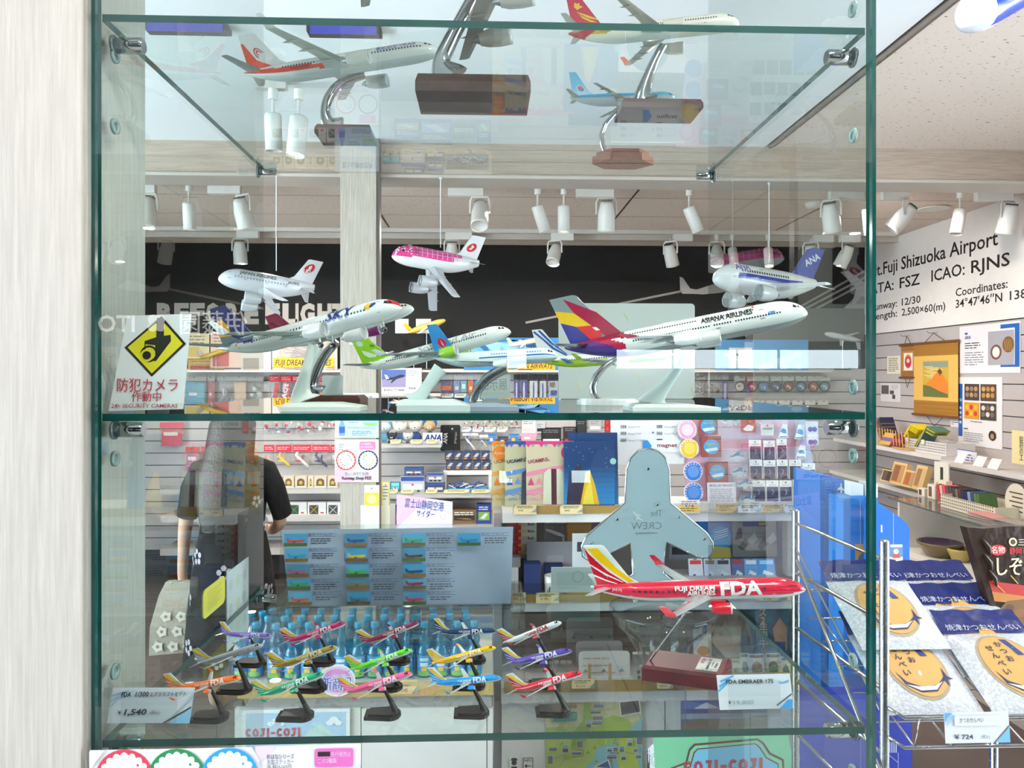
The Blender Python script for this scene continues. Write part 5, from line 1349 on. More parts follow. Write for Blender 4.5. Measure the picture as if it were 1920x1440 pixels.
cv = Cv(878, 924.6, s); cv.base = .0505; cv.text('ミニプルバック', 845, 922, 5, '#1f3f8c', 'L', .02, 0, 40); [cv.circ(x, 919, 3, '#e8f0f6') for x in (895, 905, 914)]; cv.obj('print', PRINT, tb)
for i in range(12):
    o = P(848 + i * 5.2, 913 - (i % 3) * 3, BW - .26 + (i % 2) * .05); mb = MB(); minijet(mb, 0, 0, .075, RR.uniform(-.5, .5), RR.choice(('#e8ecf2', '#3f62b0', '#dfe4ec')), '#4a72bc', '#2f4a9a')
    tag(mb.obj('plush_jet', PLUSH, loc=o), 'small blue and white plush jet in the light blue tray, %s from its post end' % ORD[i], 'plush toy', 'plush jets in the tray')
for i, (x0, x1) in enumerate(((724, 746), (752, 776), (798, 820), (832, 880), (884, 918))): pricetag(x0, 918, x1, 926, BW - .375, 'cream price strip on the toy vehicle shelf, %s from the post' % ORD[i], seed=9 + i)
sb5 = board('wall_shelf', 711, 935, 986, 994, BW - .36, .34, 'low pale shelf of games behind the cider sign', '#bdb6b2')
for i, (x0, y0, x1, y1, c, c2, lab) in enumerate(((789, 942, 846, 985.6, '#27346c', '#8fa2d8', 'navy airliner box, widest on the low shelf'), (848, 956, 893, 985.6, '#7d5f44', '#c2926a', 'brown wooden toy box with a dark window'), (894, 946, 921, 985.6, '#263c8e', '#7fae4a', 'blue and green board game box'), (740, 950, 786, 985.6, '#1f2f6a', '#c9a23a', 'dark blue box with a yellow corner'))):
    shelfbox_thing('game_box', lab, 'toy box', x0, y0, x1, y1, BW - .32, .1, c, lambda cv, x0=x0, y0=y0, x1=x1, y1=y1, c2=c2, i=i: (cv.rect(x0 + 3, y0 + (y1 - y0) * .35, x1 - 3, y1 - 10, '#33302e' if i == 1 else c2), cv.poly([(x0 + 6, y1 - 14), (x0 + (x1 - x0) * .6, y0 + 16), (x1 - 6, y0 + 18), (x0 + (x1 - x0) * .5, y1 - 12)], '#c9875a' if i == 1 else '#e4e8f0'), cv.lines(x0 + 4, y0 + 4, x1 - 4, 2, 4, '#e9e4d8', .5, i)))

# --- behind the airplane shaped mirror: dark figure boxes, black magazines, cards
for i, (x0, y0, x1, y1, c, lab) in enumerate(((978, 787, 1004, 812, '#e6e2e0', 'spiral notebook pack'), (1004, 792, 1022, 812, '#c9c9cc', 'pack of three black pens'), (1015, 803, 1052, 832, '#2a2628', 'dark box holding a white drone'), (1056, 800, 1082, 832, '#34282a', 'dark box holding a red drone'), (1080, 787, 1100, 822, '#2f3034', 'black magazine spine pack'), (1104, 787, 1128, 808, '#b9b6b8', 'grey card pack'), (1134, 787, 1144, 810, '#b9202c', 'red tag strap'), (1148, 787, 1180, 800, '#d8d6d8', 'white card pack'))):
    card('hanging_card', lab + ' on the wall behind the green tailed display model', 'souvenir', x0, y0, x1, y1, WY - .028, c, .012, draw=lambda cv, x0=x0, y0=y0, x1=x1, y1=y1, i=i: (cv.rect(x0 + 3, y1 - 9, x1 - 3, y1 - 3, ('#d9d6d4', '#202226', '#e9e9ec', '#c23a3a', '#6a6c70', '#e8e8ea', '#e04a4a', '#b0b0b4')[i]), cv.lines(x0 + 3, y0 + 3, x1 - 3, 2, 3.5, '#8a8a90', .4, i)))
for i in range(10):
    x0 = 1180 + i * 14; pack(x0, 700, x0 + 12, 750, BW - .04, '#d8d6d2', jumble(['#b9b4ae', '#4a5070', '#c9c2b8', '#34363c'], 5), 'clear trinket pack behind the white display board, %s along' % ORD[i], 6) if x0 > 1304 else None
for i, (x0, x1, c, lab) in enumerate(((1309, 1323, '#9a9690', 'grey cord pack'), (1325, 1338, '#6d6a68', 'dark cord pack'), (1339, 1352, '#7d7f88', 'steel cord pack'), (1353, 1366, '#4238a0', 'violet strap pack'))):
    pack(x0, 704, x1, 758, BW - .04, '#d8d4ca', pcard(c, [(.3, .1, .7, .9, '#c9c6e4')]) if i == 3 else jumble([c, '#3a3a3c', '#c9c6c0'], 7), lab + ' hung beside the embroidered patches', 8)
PT = [(1387, '#8a8f96', '#e2e0d8', '#c98a3a'), (1411, '#4a4a4c', '#c6303c', '#e8e0e0'), (1431, '#2f86c0', '#3aa0d4', '#d85a62'), (1455, '#2f3f6c', '#4a5c98', '#b9a070'), (1478, '#5a4a4a', '#b92f3c', '#ece6e4'), (1502, '#2f4a70', '#5f86b4', '#d8dde2'), (1525, '#9a3f34', '#c25a48', '#e6d8d2'), (1546, '#33506e', '#7f9ab8', '#d3d8dc')]
for i, (x, a, b, c) in enumerate(PT):
    pack(x - 11, 705, x + 11, 736, BW - .04, '#dfdbd2', disc(a, b, [(-.15, .1, .35, .25, c), (.25, -.2, .2, .35, '#e4e4e4')]), 'round embroidered patch, %s from the violet strap pack' % ORD[i], 9, group='embroidered patches on hooks')
for i in range(8):
    x = 1375 + i * 24; pack(x - 10, 751, x + 10, 782, BW - .04, '#dcd8d0', jumble(['#2f3034', '#6a6c72', '#b9b6b2', '#e8e8e8'], 4), 'pin pack in the row beneath the round patches, %s from the strap side' % ORD[i], 8)

# --- things on the wooden post
def scallop(cv, cx, cy, r, col, inner='#fbf8f4'):
    cv.circ(cx, cy, r, col, 32); n = 18
    cv.poly([(cx + r * (.80 + .10 * abs(sin(pi * k / 6))) * cos(2 * pi * k / (6 * n)), cy + r * (.80 + .10 * abs(sin(pi * k / 6))) * sin(2 * pi * k / (6 * n))) for k in range(6 * n)], inner)


def post1(cv):
    cv.poly([(628, 790), (710, 770), (710, 821), (628, 821)], '#cfe2f4'); cv.poly([(628, 760), (628, 800), (650, 821), (628, 821)], '#efc6de')
    cv.text('富士山静岡空港', 642, 753, 8.5, '#1f3f8c', 'L', .03, 0, 56); cv.circ(702, 746, 4, '#e4d8f0'); cv.circ(700, 755, 6, '#dce8f8')
    cv.poly([(636, 817), (636, 800), (639, 790), (639, 783), (644, 783), (644, 790), (647, 800), (647, 817)], '#7fa8dc'); cv.rect(636, 800, 647, 812, '#2f62b0'); cv.circ(694, 789, 15, '#a8d0e8', 24, 10); cv.poly([(680, 793), (708, 793), (703, 798), (685, 798)], '#9ccf6a')
    cv.lines(654, 787, 676, 2, 4, '#8aa', .4, 3); cv.text('RUNWAY SHOP FSZ', 652, 804, 4, '#8fb4dc', 'L', 0, 0, 52); cv.lines(660, 808, 700, 3, 3.4, '#6f8fae', .4, 4)


def post2(cv):
    cv.poly([(628, 835), (660, 824), (628, 824)], '#f6dce8'); cv.poly([(628, 870), (628, 904), (672, 904)], '#f6c3dc'); cv.poly([(660, 904), (710, 870), (710, 904)], '#f9d8e6'); cv.poly([(690, 824), (710, 824), (710, 842)], '#f3eec2')
    cv.text('おはなシリーズ', 636, 835, 3.4, '#333', 'L', .02, 0, 22); cv.text('丸型ステッカー', 636, 840, 3.2, '#444', 'L', 0, 0, 22); cv.text('各 税込165円', 636, 845, 3.2, '#444', 'L', 0, 0, 19)
    cv.poly(rrect(674, 828, 704, 843, 3), '#ee86b4'); cv.text('この2種類は', 676, 834, 3, '#fbe4ee', 'L', 0, 0, 20); cv.text('先行発売中!!', 676, 840, 3, '#fbe4ee', 'L', 0, 0, 24)
    scallop(cv, 649, 863, 18.5, '#d8402f'); scallop(cv, 690, 863, 18.5, '#22304a')
    for i in range(14):
        cx = 649 if i % 2 else 690; a = i * 1.7; cv.circ(cx + 10 * cos(a), 863 + 10 * sin(a), 1.3, ('#f0c03a', '#e86a4a', '#7fb84a', '#5a9ad0')[i % 4], 8)
    cv.text('富士山静岡空港2階', 669, 891, 5.2, '#8a7a84', 'C', 0, 0, 44); cv.text('Runway Shop FSZ', 669, 899, 5.6, '#2b2430', 'C', .03, 0, 55)


card('post_poster', 'pale blue and pink drink poster on the wooden post', 'poster', 628, 737, 710, 821, 3.592, '#f0ecf6', .002, draw=post1, radius=3)
card('post_poster', 'white and pink sticker poster with two scalloped circles on the wooden post', 'poster', 628, 824, 710, 904, 3.592, '#fbf4f8', .002, draw=post2, radius=3)
card('security_sticker', 'small white security camera sticker high on the wooden post', 'sticker', 655, 606, 690, 646, 3.597, '#eceaea', .001, draw=lambda cv: (cv.poly([(672, 607), (684, 619), (672, 631), (660, 619)], '#d9c81e'), cv.text('防犯カメラ', 658, 636, 5, '#b02a34', 'L', .02, 0, 30), cv.text('作動中', 665, 641.5, 4, '#b02a34', 'L', .02, 0, 15), cv.lines(660, 643, 687, 1, 2, '#b02a34', .6)))
# ================================================================ goods on the lower shelf of the case and the notices on its glass
JP = '防犯カメラ'


def sec(cv):
    cv.poly([(298, 592), (345, 645), (283, 707), (231, 652)], '#1f2016'); cv.poly([(297, 598), (339, 645), (283, 701), (237, 652)], '#e0d51f')
    K = '#1d1d18'
    cv.poly([(268, 640), (291, 632), (316, 628), (317, 640), (297, 668), (290, 678), (268, 676)], K); cv.poly([(270, 646), (288, 648), (289, 676), (270, 672)], '#d8cd1e'); cv.ring(277, 664, 12, 16, K); cv.ring(273, 667, 8, 12, '#d8cd1e'); cv.circ(273, 667, 8, K); cv.poly([(290, 596), (303, 596), (304, 630), (290, 634)], K)
    cv.text(JP, 220, 733, 19, '#b0283a', 'L', .01, 0, 112); cv.text('作動中', 248, 752, 14, '#b0283a', 'L', .012, 0, 54); cv.text('24h SECURITY CAMERAS', 211, 765, 7, '#a84452', 'L', .01, 0, 122)


o = card('security_notice', 'tilted white notice with a yellow camera diamond standing on the middle glass shelf', 'notice', 205, 588, 353, 774, .985, '#eef3f3', .001, .06, pts=[(234, 592), (353, 588), (342, 768), (205, 771)], draw=sec)
o.location.z = SM + .0008
PH = [('#c33a2a', 'ドリームレッド'), ('#2f9ad0', 'ライトブルー'), ('#c25a7a', 'ピンク'), ('#2f9a5a', 'グリーン'), ('#c2503a', 'オレンジ'), ('#2f4a9a', 'パープル'), ('#e0b52a', 'イエロー'), ('#4aba3a', 'ティーグリーン'), ('#8f8250', 'ゴールド'), ('#5f7f8a', 'シルバー'), ('#3aa05a', 'グリーン'), ('#6a2f3a', 'ホワイト'), ('#27426a', 'ネイビー'), ('#9a2440', 'ワインレッド'), ('#b0244a', 'ローズピンク'), ('#2f7ac2', 'バイオレット')]
RYS = [(1000, 1023), (1027, 1051), (1056, 1079), (1083, 1101), (1106, 1129)]


def fleet(cv):
    for i, (c, nm) in enumerate(PH):
        col, r = (i // 5, i % 5); x0 = (531, 645, 754, 858)[col] + r * (3.2, 2.0, .8, 0)[col]; y0, y1 = RYS[r]; x1 = x0 + 43
        cv.rect(x0, y0, x1, y1, ('#4a9cc8', '#5fa8d0', '#4f8fb4')[i % 3]); cv.rect(x0, y1 - 6, x1, y1, ('#4a6a34', '#7a6240', '#8a6a3a')[(i + r) % 3])
        m = y1 - 8.5
        cv.poly([(x0 + 6, m), (x0 + 4, m - 7), (x0 + 8, m - 6), (x0 + 11, m - 2.5), (x0 + 36, m - 4), (x0 + 39, m - 1.5), (x0 + 34, m + 1), (x0 + 12, m + 1.5)], c); cv.poly([(x0 + 18, m), (x0 + 24, m), (x0 + 16, m + 4)], '#3a3a40')
        cv.text('ERJ-175／' + nm, x1 + 2, y0 + 3.6, 3.0, '#26324a', 'L', .02, 0, min(6 + 4.2 * (8 + len(nm)) * .62, 50)); cv.rect(x1, y0 + 4.6, x1 + 54, y0 + 5.3, '#35589a'); cv.rect(x1, y0 - .6, x1 + 54, y0 - .1, '#35589a')
        cv.lines(x1 + 7, y0 + 8.5, x1 + 50, 3 if r < 4 else 2, 4.1, '#4a525e', .42, i)
        cv.rect(x1 + 5, y0 + 7, x1 + 52, y1 - .5, '#c3d2e4') if i % 4 == 1 and False else None


o = card('fleet_sheet', 'wide pale blue sheet of sixteen aircraft photos at the back of the lower shelf', 'information sheet', 525, 990, 963, 1135, 1.50, '#a4b2c8', .001, .12, pts=[(525, 993), (963, 990), (958, 1132), (545, 1133)], draw=fleet)
o.location.z = SB + .001
t = thing('sheet_stand', 'clear acrylic stand holding the wide sheet of aircraft photos', 'sign stand', P(745, 1140, 1.51)); s = MPP(1.51, 745); t.location.z = SB
m = MB(); m.M = Matrix.Rotation(-.12, 4, 'X'); m.box(-222 * s, 222 * s, .0035, .0065, .001, 150 * s, '#fff'); m.obj('back_plate', ACRYL, t)
MB().box(-216 * s, 216 * s, -.030, -.027, .0005, .012, '#fff').box(-216 * s, 216 * s, -.030, .05, .0003, .002, '#fff').obj('foot_plate', ACRYL, t)


def holder(x0, y0, x1, y1, Y, label, draw, name='price_notice', tilt=.12, cx0=None, cx1=None, pts=None):
    o = card(name, label, 'price card', x0, y0, x1, y1, Y, '#e6eff8', .0008, tilt, draw=draw, pts=pts); o.location.z = SB + .006
    s = MPP(Y, (x0 + x1) / 2); h = (y1 - y0) * s; w_ = (x1 - x0) * s
    t = thing('card_holder', 'small clear acrylic holder behind ' + label, 'card holder', (o.location.x, Y + .002, SB))
    a, b = (cx0 or x0 + 20), (cx1 or x1 - 20); a, b = (a - (x0 + x1) / 2) * s, (b - (x0 + x1) / 2) * s
    m = MB(); m.M = Matrix.Rotation(-tilt, 4, 'X'); m.box(a, b, .002, .004, .002, h + .012, '#fff'); m.box(a, b, -.0045, -.0025, .002, h * .95, '#fff'); m.obj('face_plate', ACRYL, t)
    MB().box(a, b, -.004, .035, .0003, .002, '#fff').obj('foot_plate', ACRYL, t)
    return o


def pc1(cv):
    for i in range(3): cv.stroke([(207, 1345 - 10 * i), (228 + 6 * i, 1322 - i * 3)], 2.2, '#a9d3f0')
    for i in range(2): cv.stroke([(214 + 10 * i, 1330), (236 + 14 * i, 1316)], 1.6, '#a9d3f0')
    cv.poly([(318, 1376), (355, 1376), (357, 1348), (352, 1352)], '#8fcdf0'); cv.stroke([(306, 1375), (357, 1347)], 2.2, '#3b4450')
    cv.text('FDA', 226, 1327, 8.5, '#27304a', 'L', .02, .2, 18); cv.text('1/300', 252, 1327, 8.5, '#27304a', 'L', .02, .2, 25); cv.text('エアクラフトモデル', 279, 1327, 7, '#27304a', 'L', .012, .1, 68)
    cv.text('¥', 222, 1358, 7, '#27304a', 'L', .012); cv.text('1,540', 233, 1359, 10, '#27304a', 'L', .03, .2, 42); cv.text('-(税込)', 280, 1358, 5.5, '#6a7484', 'L', 0, 0, 20)


holder(200, 1312, 360, 1374, 1.0, 'white price notice for the small jets with blue pen strokes', pc1, 'price_notice', .12, 228, 330, [(209, 1311), (361, 1313), (354, 1376), (202, 1374)])


def pc2(cv):
    for i in range(3): cv.stroke([(1347 + 2 * i, 1322 - 9 * i), (1365 + 6 * i, 1306 - 9 * i + 3 * i)], 3, '#4fb4ee')
    cv.poly([(1462, 1354), (1487, 1354), (1487, 1337), (1478, 1338)], '#3f9fe0'); cv.stroke([(1457, 1348), (1486, 1328)], 2.2, '#4a5058')
    cv.text('FDA EMBRAER 175', 1362, 1308, 7, '#3d4450', 'L', .015, 0, 90); cv.text('¥', 1365, 1344, 6, '#2c3340', 'L', .012); cv.text('19,800', 1375, 1345, 7, '#aab6c4', 'L', .01, 0, 38); cv.stroke([(1462, 1306), (1470, 1307), (1482, 1303)], 2, '#5fb8ee')  # price numerals pale grey: glare painted into their ink


holder(1345, 1292, 1490, 1354, 1.01, 'white price notice for the big red jet with blue stripes', pc2, 'price_notice', .12, 1366, 1464, [(1345, 1293), (1485, 1292), (1489, 1354), (1349, 1355)])
o = card('sign_back', 'small pale card in a clear holder seen from behind, by the red jet tail', 'sign', 1033, 1114, 1125, 1162, 1.58, '#c3d4d2', .003, -.1, draw=lambda cv: (cv.rect(1043, 1122, 1110, 1149, '#b7c9c7'), cv.ring(1083, 1132, 9, 11, '#a3b2b0'), cv.lines(1046, 1152, 1108, 1, 3, '#adbcba', .5))); o.location.z = SB + .003
o = card('exhibit_sign', 'white plate with mirrored characters standing behind the pale blue jet on the middle shelf', 'sign', 895, 714, 957, 758, 1.60, '#c8d3d0', .003, -.06, draw=lambda cv: (cv.rect(898, 717, 955, 746, '#cfd9d6'), cv.text('展示品', 926, 741, 17, '#9aa6a6', 'C', .01, 0, 50, True), cv.lines(900, 716, 955, 1, 2, '#aab', .4))); o.location.z = SM + .0005
o = card('display_board', 'large white rounded board standing behind the double deck jet', 'board', 1047, 573, 1304, 752, 1.56, '#d8dddb', .006, .0, radius=7, draw=lambda cv: [cv.stroke([(x, y), (x + 7, y + 13)], 2.2, '#e0dcae') for x, y in ((1122, 580), (1172, 592), (1075, 618), (1083, 720), (1146, 690), (1195, 704), (1296, 730), (1080, 660))], mat=GLOSS); o.location.z = SM + .0005
o = card('clear_card', 'pale blank card by the chrome arm of the maroon tailed jet', 'card', 604, 711, 643, 756, 1.55, '#cfd8d4', .003, .0); o.location.z = SM + .0005
# notices on the side pane
for nm, lab, y0, y1, z0, z1, c, dz in (('pane_note', 'yellow rounded note stuck on the side pane beside the small jets', 1.315, 1.425, H - .430, H - .378, '#d8cf55', 0), ('pane_paper', 'pale paper with faint flower print stuck on the side pane', 1.435, 1.565, H - .530, H - .378, '#c3cdcc', 0)):
    mb = MB(); q = rrect(y0, z0, y1, z1, .012 if nm == 'pane_note' else .001); x = -.4962
    mb.add([(x, a, b) for a, b in q] + [(x + .0006, a, b) for a, b in q], [tuple(range(len(q))), tuple(range(2 * len(q) - 1, len(q) - 1, -1))], c)
    o = tag(mb.obj(nm, PAPER, world=True), lab, 'note'); m = MB(); loc = o.location
    for i in range(9):
        if nm == 'pane_note':
            zz = z1 - .010 - i * .004; m.add([(x + .0009 - loc.x, y0 + .02 - loc.y, zz - loc.z), (x + .0009 - loc.x, y1 - .02 - (i % 3) * .01 - loc.y, zz - loc.z), (x + .0009 - loc.x, y1 - .02 - (i % 3) * .01 - loc.y, zz + .0014 - loc.z), (x + .0009 - loc.x, y0 + .02 - loc.y, zz + .0014 - loc.z)], [(0, 1, 2, 3)], '#b3aa3e')
        else:
            cy, cz = y0 + .02 + (i % 3) * .042, z0 + .03 + (i // 3) * .046; m.add([(x + .0009 - loc.x, cy + .014 * cos(k * pi / 5) * (1 if k % 2 else .7) - loc.y, cz + .014 * sin(k * pi / 5) * (1 if k % 2 else .7) - loc.z) for k in range(10)], [tuple(range(10))], ('#b3bdc2', '#bfc4b0', '#aebac4')[i % 3])
    m.obj('print', PRINT, o)


# sticker sheets taped to the front glass below the lower shelf
def sheetA(cv):
    for cx, c in ((235, '#c8304a'), (332, '#12804a'), (430, '#2196f0')): scallop(cv, cx, 1456, 53, c, '#fbfafc'); cv.circ(cx + 25, 1433, 2.4, c, 8); cv.stroke([(cx - 30, 1430), (cx - 12, 1421), (cx + 12, 1421), (cx + 26, 1427)], 1.2, '#dfe3ec')
    cv.poly([(172, 1440), (172, 1404), (200, 1404)], '#f3e6f2')


def sheetB(cv):
    cv.poly([(480, 1440), (520, 1397), (480, 1397)], '#ead9f2'); cv.poly([(600, 1520), (675, 1430), (675, 1520)], '#d9e9f8')
    cv.text('おはなシリーズ', 502, 1421, 7.5, '#4a3f52', 'L', .012, 0, 50); cv.text('丸型ステッカー', 502, 1430.5, 7, '#5a5060', 'L', .0, 0, 50); cv.text('各 税込165円', 502, 1440, 7, '#5a5060', 'L', 0, 0, 45)
    cv.poly(rrect(590, 1403, 662, 1438, 5), '#d968b8'); cv.rect(596, 1409, 619, 1418, '#1a1418'); cv.text('先行発売は', 621, 1418, 7, '#f6d9ec', 'L', 0, 0, 36); cv.text('この2種類', 597, 1430, 7, '#f6d9ec', 'L', 0, 0, 34)
    for x, y in ((583, 1399), (588, 1396), (662, 1440)): cv.stroke([(x, y), (x - 4, y + 5)], 2, '#efe8a0')


for nm, lab, x0, y0, x1, y1, pts, dr in (('sticker_sheet', 'white sheet with red, green and blue scalloped circles taped low on the case glass', 172, 1404, 490, 1520, [(172, 1404), (470, 1404), (484, 1430), (484, 1520), (172, 1520)], sheetA), ('sticker_sheet', 'lavender sheet with a pink bubble taped low on the case glass', 482, 1397, 676, 1520, [(482, 1412), (500, 1399), (676, 1396), (676, 1520), (482, 1520)], sheetB)):
    card(nm, lab, 'sticker sheet', x0, y0, x1, y1, .951 if dr is sheetA else .9525, '#f4f4fa', .0006, pts=pts, draw=dr)

# ================================================================ gondola of camping goods and magnets
GY = 3.2
gd = thing('gondola_shelf', 'white two shelf sales gondola over a white cabinet behind the case', 'gondola', P(1240, 1440, GY + .2)); gd.location.z = FL


def gbox(name, x0, x1, y0, y1, Ya, Yb, col, mat=PAINT):
    a, b = P(x0, y0, Ya), P(x1, y1, Ya); lo = gd.location
    return MB().box(a.x - lo.x, b.x - lo.x, Ya - lo.y, Yb - lo.y, max(b.z, FL + .001) - lo.z, a.z - lo.z, col).obj(name, mat, gd)


gbox('shelf_board', 942, 1545, 962, 976, GY, GY + .42, '#e9e6e4'); gbox('shelf_board', 958, 1506, 1127, 1141, GY, GY + .42, '#e6e3e1'); gbox('shelf_board', 940, 1502, 1291, 1310, GY - .06, GY + .42, '#e4e1df')
for r_ in ((962, 0), (1127, 0), (1291, -.06)): SNAP.append((r_[0], GY + r_[1], GY + .42, 900, 1560, P(1200, r_[0], GY + r_[1]).z))
gbox('side_panel', 926, 941, 962, 2200, GY + .03, GY + .42, '#a9a6a4'); gbox('side_panel', 1545, 1552, 976, 2200, GY + .05, GY + .42, '#b3b0ae')
gbox('back_panel', 941, 1545, 976, 2200, GY + .40, GY + .42, '#8f8a87')
for x0, x1 in ((941, 1246), (1248, 1500)): gbox('cabinet_door', x0, x1, 1312, 2200, GY - .04, GY - .02, '#e9e6e1')
gbox('plinth_box', 941, 1500, 1330, 2200, GY - .015, GY + .38, '#cfccc8')
gbox('price_rail', 962, 1535, 946, 961.5, GY - .012, GY - .008, '#e6c98a', ACRYL); gbox('price_rail', 962, 1500, 1112, 1126.5, GY - .012, GY - .008, '#e6c98a', ACRYL); gbox('price_rail', 945, 1500, 1274, 1290.5, GY - .075, GY - .07, '#e6c98a', ACRYL)
for x0, y0, x1, y1 in ((962, 949, 1200, 962), (962, 1115, 1250, 1127), (945, 1278, 1500, 1291)): gbox('liner_strip', x0, x1, y0, y1, GY - .004 - (.06 if y0 > 1200 else 0), GY - .002 - (.06 if y0 > 1200 else 0), '#c99a4a')


def filer(c, c2, c3, x0, y0, x1, y1, wd, nm):
    def d(cv):
        W = x1 - x0; cv.rect(x0, y0, x1, y0 + 6, c)
        for k in range(11): cv.poly([(x0 + k * W / 11, y0 + 6), (x0 + (k + 1) * W / 11, y0 + 6), (x0 + (k + .5) * W / 11, y0 + 12)], (c, c3, '#d9cfa8')[k % 3])
        for j in range(3): cv.poly([(x0, y0 + 58 + j * 34), (x1, y0 + 40 + j * 34), (x1, y0 + 48 + j * 34), (x0, y0 + 66 + j * 34)], c2)
        for j in range(2):
            for k in range(6): cv.poly([(x0 + 3 + k * 15, y0 + 82 + j * 34 - k * 1.5), (x0 + 9 + k * 15, y0 + 68 + j * 34 - k * 1.5), (x0 + 15 + k * 15, y0 + 82 + j * 34 - k * 1.5)], (c, c2)[k % 2]) if j == 0 else cv.stroke([(x0 + k * 15, y0 + 101), (x0 + 7 + k * 15, y0 + 97), (x0 + 15 + k * 15, y0 + 101)], 1.4, c2)
        cv.text('UCAMP△', x0 + 4, y0 + 42, 6, wd, 'L', .03, 0, 40, rot=-.14); cv.text('I WILL CAMP', x0 + 2, y0 + 112, 5, c2, 'L', .02, 0, 46, rot=-.12)
        cv.circ(x0 + 14 if nm == 'Ayano' else x1 - 12, y0 + 22, 13, c); cv.text(nm, x0 + 14 if nm == 'Ayano' else x1 - 12, y0 + 25, 6, '#f6e2d0', 'C', 0, .2)
        if nm != 'Ayano':
            m = x0 + W * .56; cv.poly([(m - 20, y1), (m - 18, y0 + 60), (m - 9, y0 + 52), (m + 12, y0 + 52), (m + 20, y0 + 60), (m + 23, y1)], '#e6dfca' if nm == 'Na' else '#4a5060'); cv.rect(m - 4, y0 + 52, m + 6, y1, '#5a2236' if nm == 'Na' else '#3a3f4c')
    return d


def night(x0, y0, x1, y1, fig=True):
    def d(cv):
        n = 12
        for i in range(n):
            f = i / n; a, b = C('#123a70'), C('#2f8fd6'); g = max(0, (f - .35) / .65); cv.rect(x0, y0 + (y1 - y0) * f, x1, y0 + (y1 - y0) * (f + 1 / n) + .2, tuple(p * (1 - g) + q * g for p, q in zip(a, b)))
        if fig:
            cv.poly([(x0 + 38, y0 + 62), (x0 + 48, y0 + 52), (x0 + 58, y0 + 80), (x0 + 66, y1), (x0 + 24, y1)], '#f0b320'); cv.poly([(x0 + 42, y0 + 84), (x0 + 50, y0 + 72), (x0 + 56, y1), (x0 + 34, y1)], '#fbe04a')
            cv.poly([(x0 + 4, y1), (x0 + 10, y0 + 60), (x0 + 30, y0 + 40), (x0 + 40, y0 + 66), (x0 + 30, y1)], '#3a2f4a')
            for i in range(14): cv.circ(RR.uniform(x0 + 4, x1 - 4), RR.uniform(y0 + 5, y0 + 50), .7, '#cfe0f2', 6)
            cv.circ(x1 - 2, y0 + 37, 6, '#a9d8cf', 12)
    return d


for i, (x0, y0, x1, y1, Yd, c, dr, lab) in enumerate(((923, 828, 1012, 956, 3.385, '#d9c79a', filer('#ee7a22', '#e8a24a', '#a8c04a', 923, 828, 1012, 956, '#b5622a', 'Ayano'), 'orange edged clear file with tents at the shelf end'), (947, 828, 1036, 946, 3.36, '#cdbf9c', filer('#3a4a9a', '#5f8fcf', '#8a6ab0', 947, 828, 1036, 946, '#27386a', 'Rin'), 'blue edged clear file with tents'),
        (987, 828, 1078, 946, 3.34, '#dcc6a8', filer('#e0307a', '#ee8fae', '#7fb4b0', 987, 828, 1078, 946, '#a8345a', 'Na'), 'pink edged clear file with tents'), (1067, 812, 1160, 946, 3.40, '#143c72', night(1067, 812, 1160, 946, False), 'dark blue clear file standing behind the night sky file'), (1058, 829, 1153, 946, 3.32, '#143c72', night(1058, 829, 1153, 946), 'night sky clear file with a yellow camp fire glow'))):
    o = card('clear_file', lab, 'clear file', x0, y0, x1, y1 + (16 if i else 0), Yd, c, .004, .10, draw=dr); s2 = (P(x0, HY, Yd).z - o.location.z)
    cv = Cv(0, 0, 1)
    s = MPP(Yd, (x0 + x1) / 2); m = MB(); m.box(-(x1 - x0) / 2 * s - .004, (x1 - x0) / 2 * s + .004, -.0055, -.005, 0, s2 + (HY - y0) * s - 0, '#fff'); m.obj('film_sleeve', GLASS, o)
pricetag(963, 947, 1006, 961, GY - .016, 'cream price card under the tent files', '¥495', seed=1); pricetag(1050, 947, 1093, 961, GY - .016, 'cream price card under the night sky file', '¥440', seed=2)


def ko(x0, y0, x1, y1, Y, lab, seed):
    card('price_card', lab, 'price card', x0, y0, x1, y1, Y, '#eceae6', .0015, .15, draw=lambda cv: (cv.rect(x0, y0 + (y1 - y0) * .42, x1, y1, '#e2bd68'), cv.lines(x0 + 5, y0 + 2, x1 - 5, 2, 4, '#c06a6a', .5, seed), [cv.circ(x0 + (x1 - x0) * f, y0 + 11, 2.2, c, 8) for f, c in ((.35, '#4a9ab0'), (.5, '#b98a4a'), (.65, '#8a4a3a'))], cv.lines(x0 + 3, y0 + 14.5, x1 - 4, 2, 4, '#8a6a30', .5, seed + 1)))


ko(1273, 938, 1313, 961, GY - .016, 'white and ochre card under the round magnets', 3); ko(1514, 938, 1557, 961, GY - .016, 'white and ochre card at the shelf end by the blue display', 4)
for i, (x0, x1, c, k, pr) in enumerate(((1343, 1384, '#dcc083', '#8fa3a8', '¥550'), (1384, 1427, '#e8eef2', '#8fc1e8', '¥495'), (1428, 1470, '#dcc083', '#8fa3a8', '¥720'), (1472, 1513, '#e8eef2', '#8fc1e8', '¥660'))):
    pricetag(x0, 946, x1, 961, GY - .016, ('tan', 'white')[i % 2] + ' price card below the magnet board, ' + ORD[i] + ' of four', pr, c, i + 5, k)


def mlist(cv):
    for r in range(3):
        for q in range(2):
            x, y = 1163 + q * 68, 797 + r * 12.5
            if r == 2 and q: cv.rect(x, y + 1, x + 11, y + 3, '#333'); continue
            for k in range(7): cv.rect(x + k * 1.7, y, x + k * 1.7 + (.6 + .5 * (k % 2)), y + 6, '#444')
            cv.text(('Boeing 747-8', 'Boeing 747-8F', 'Boeing 777-300ER')[r], x + 15, y + 5, 3, '#8a8f96', 'L', 0, 0, (22, 24, 32)[r])
    cv.circ(1224, 811, 1.8, '#2f5fae', 8)


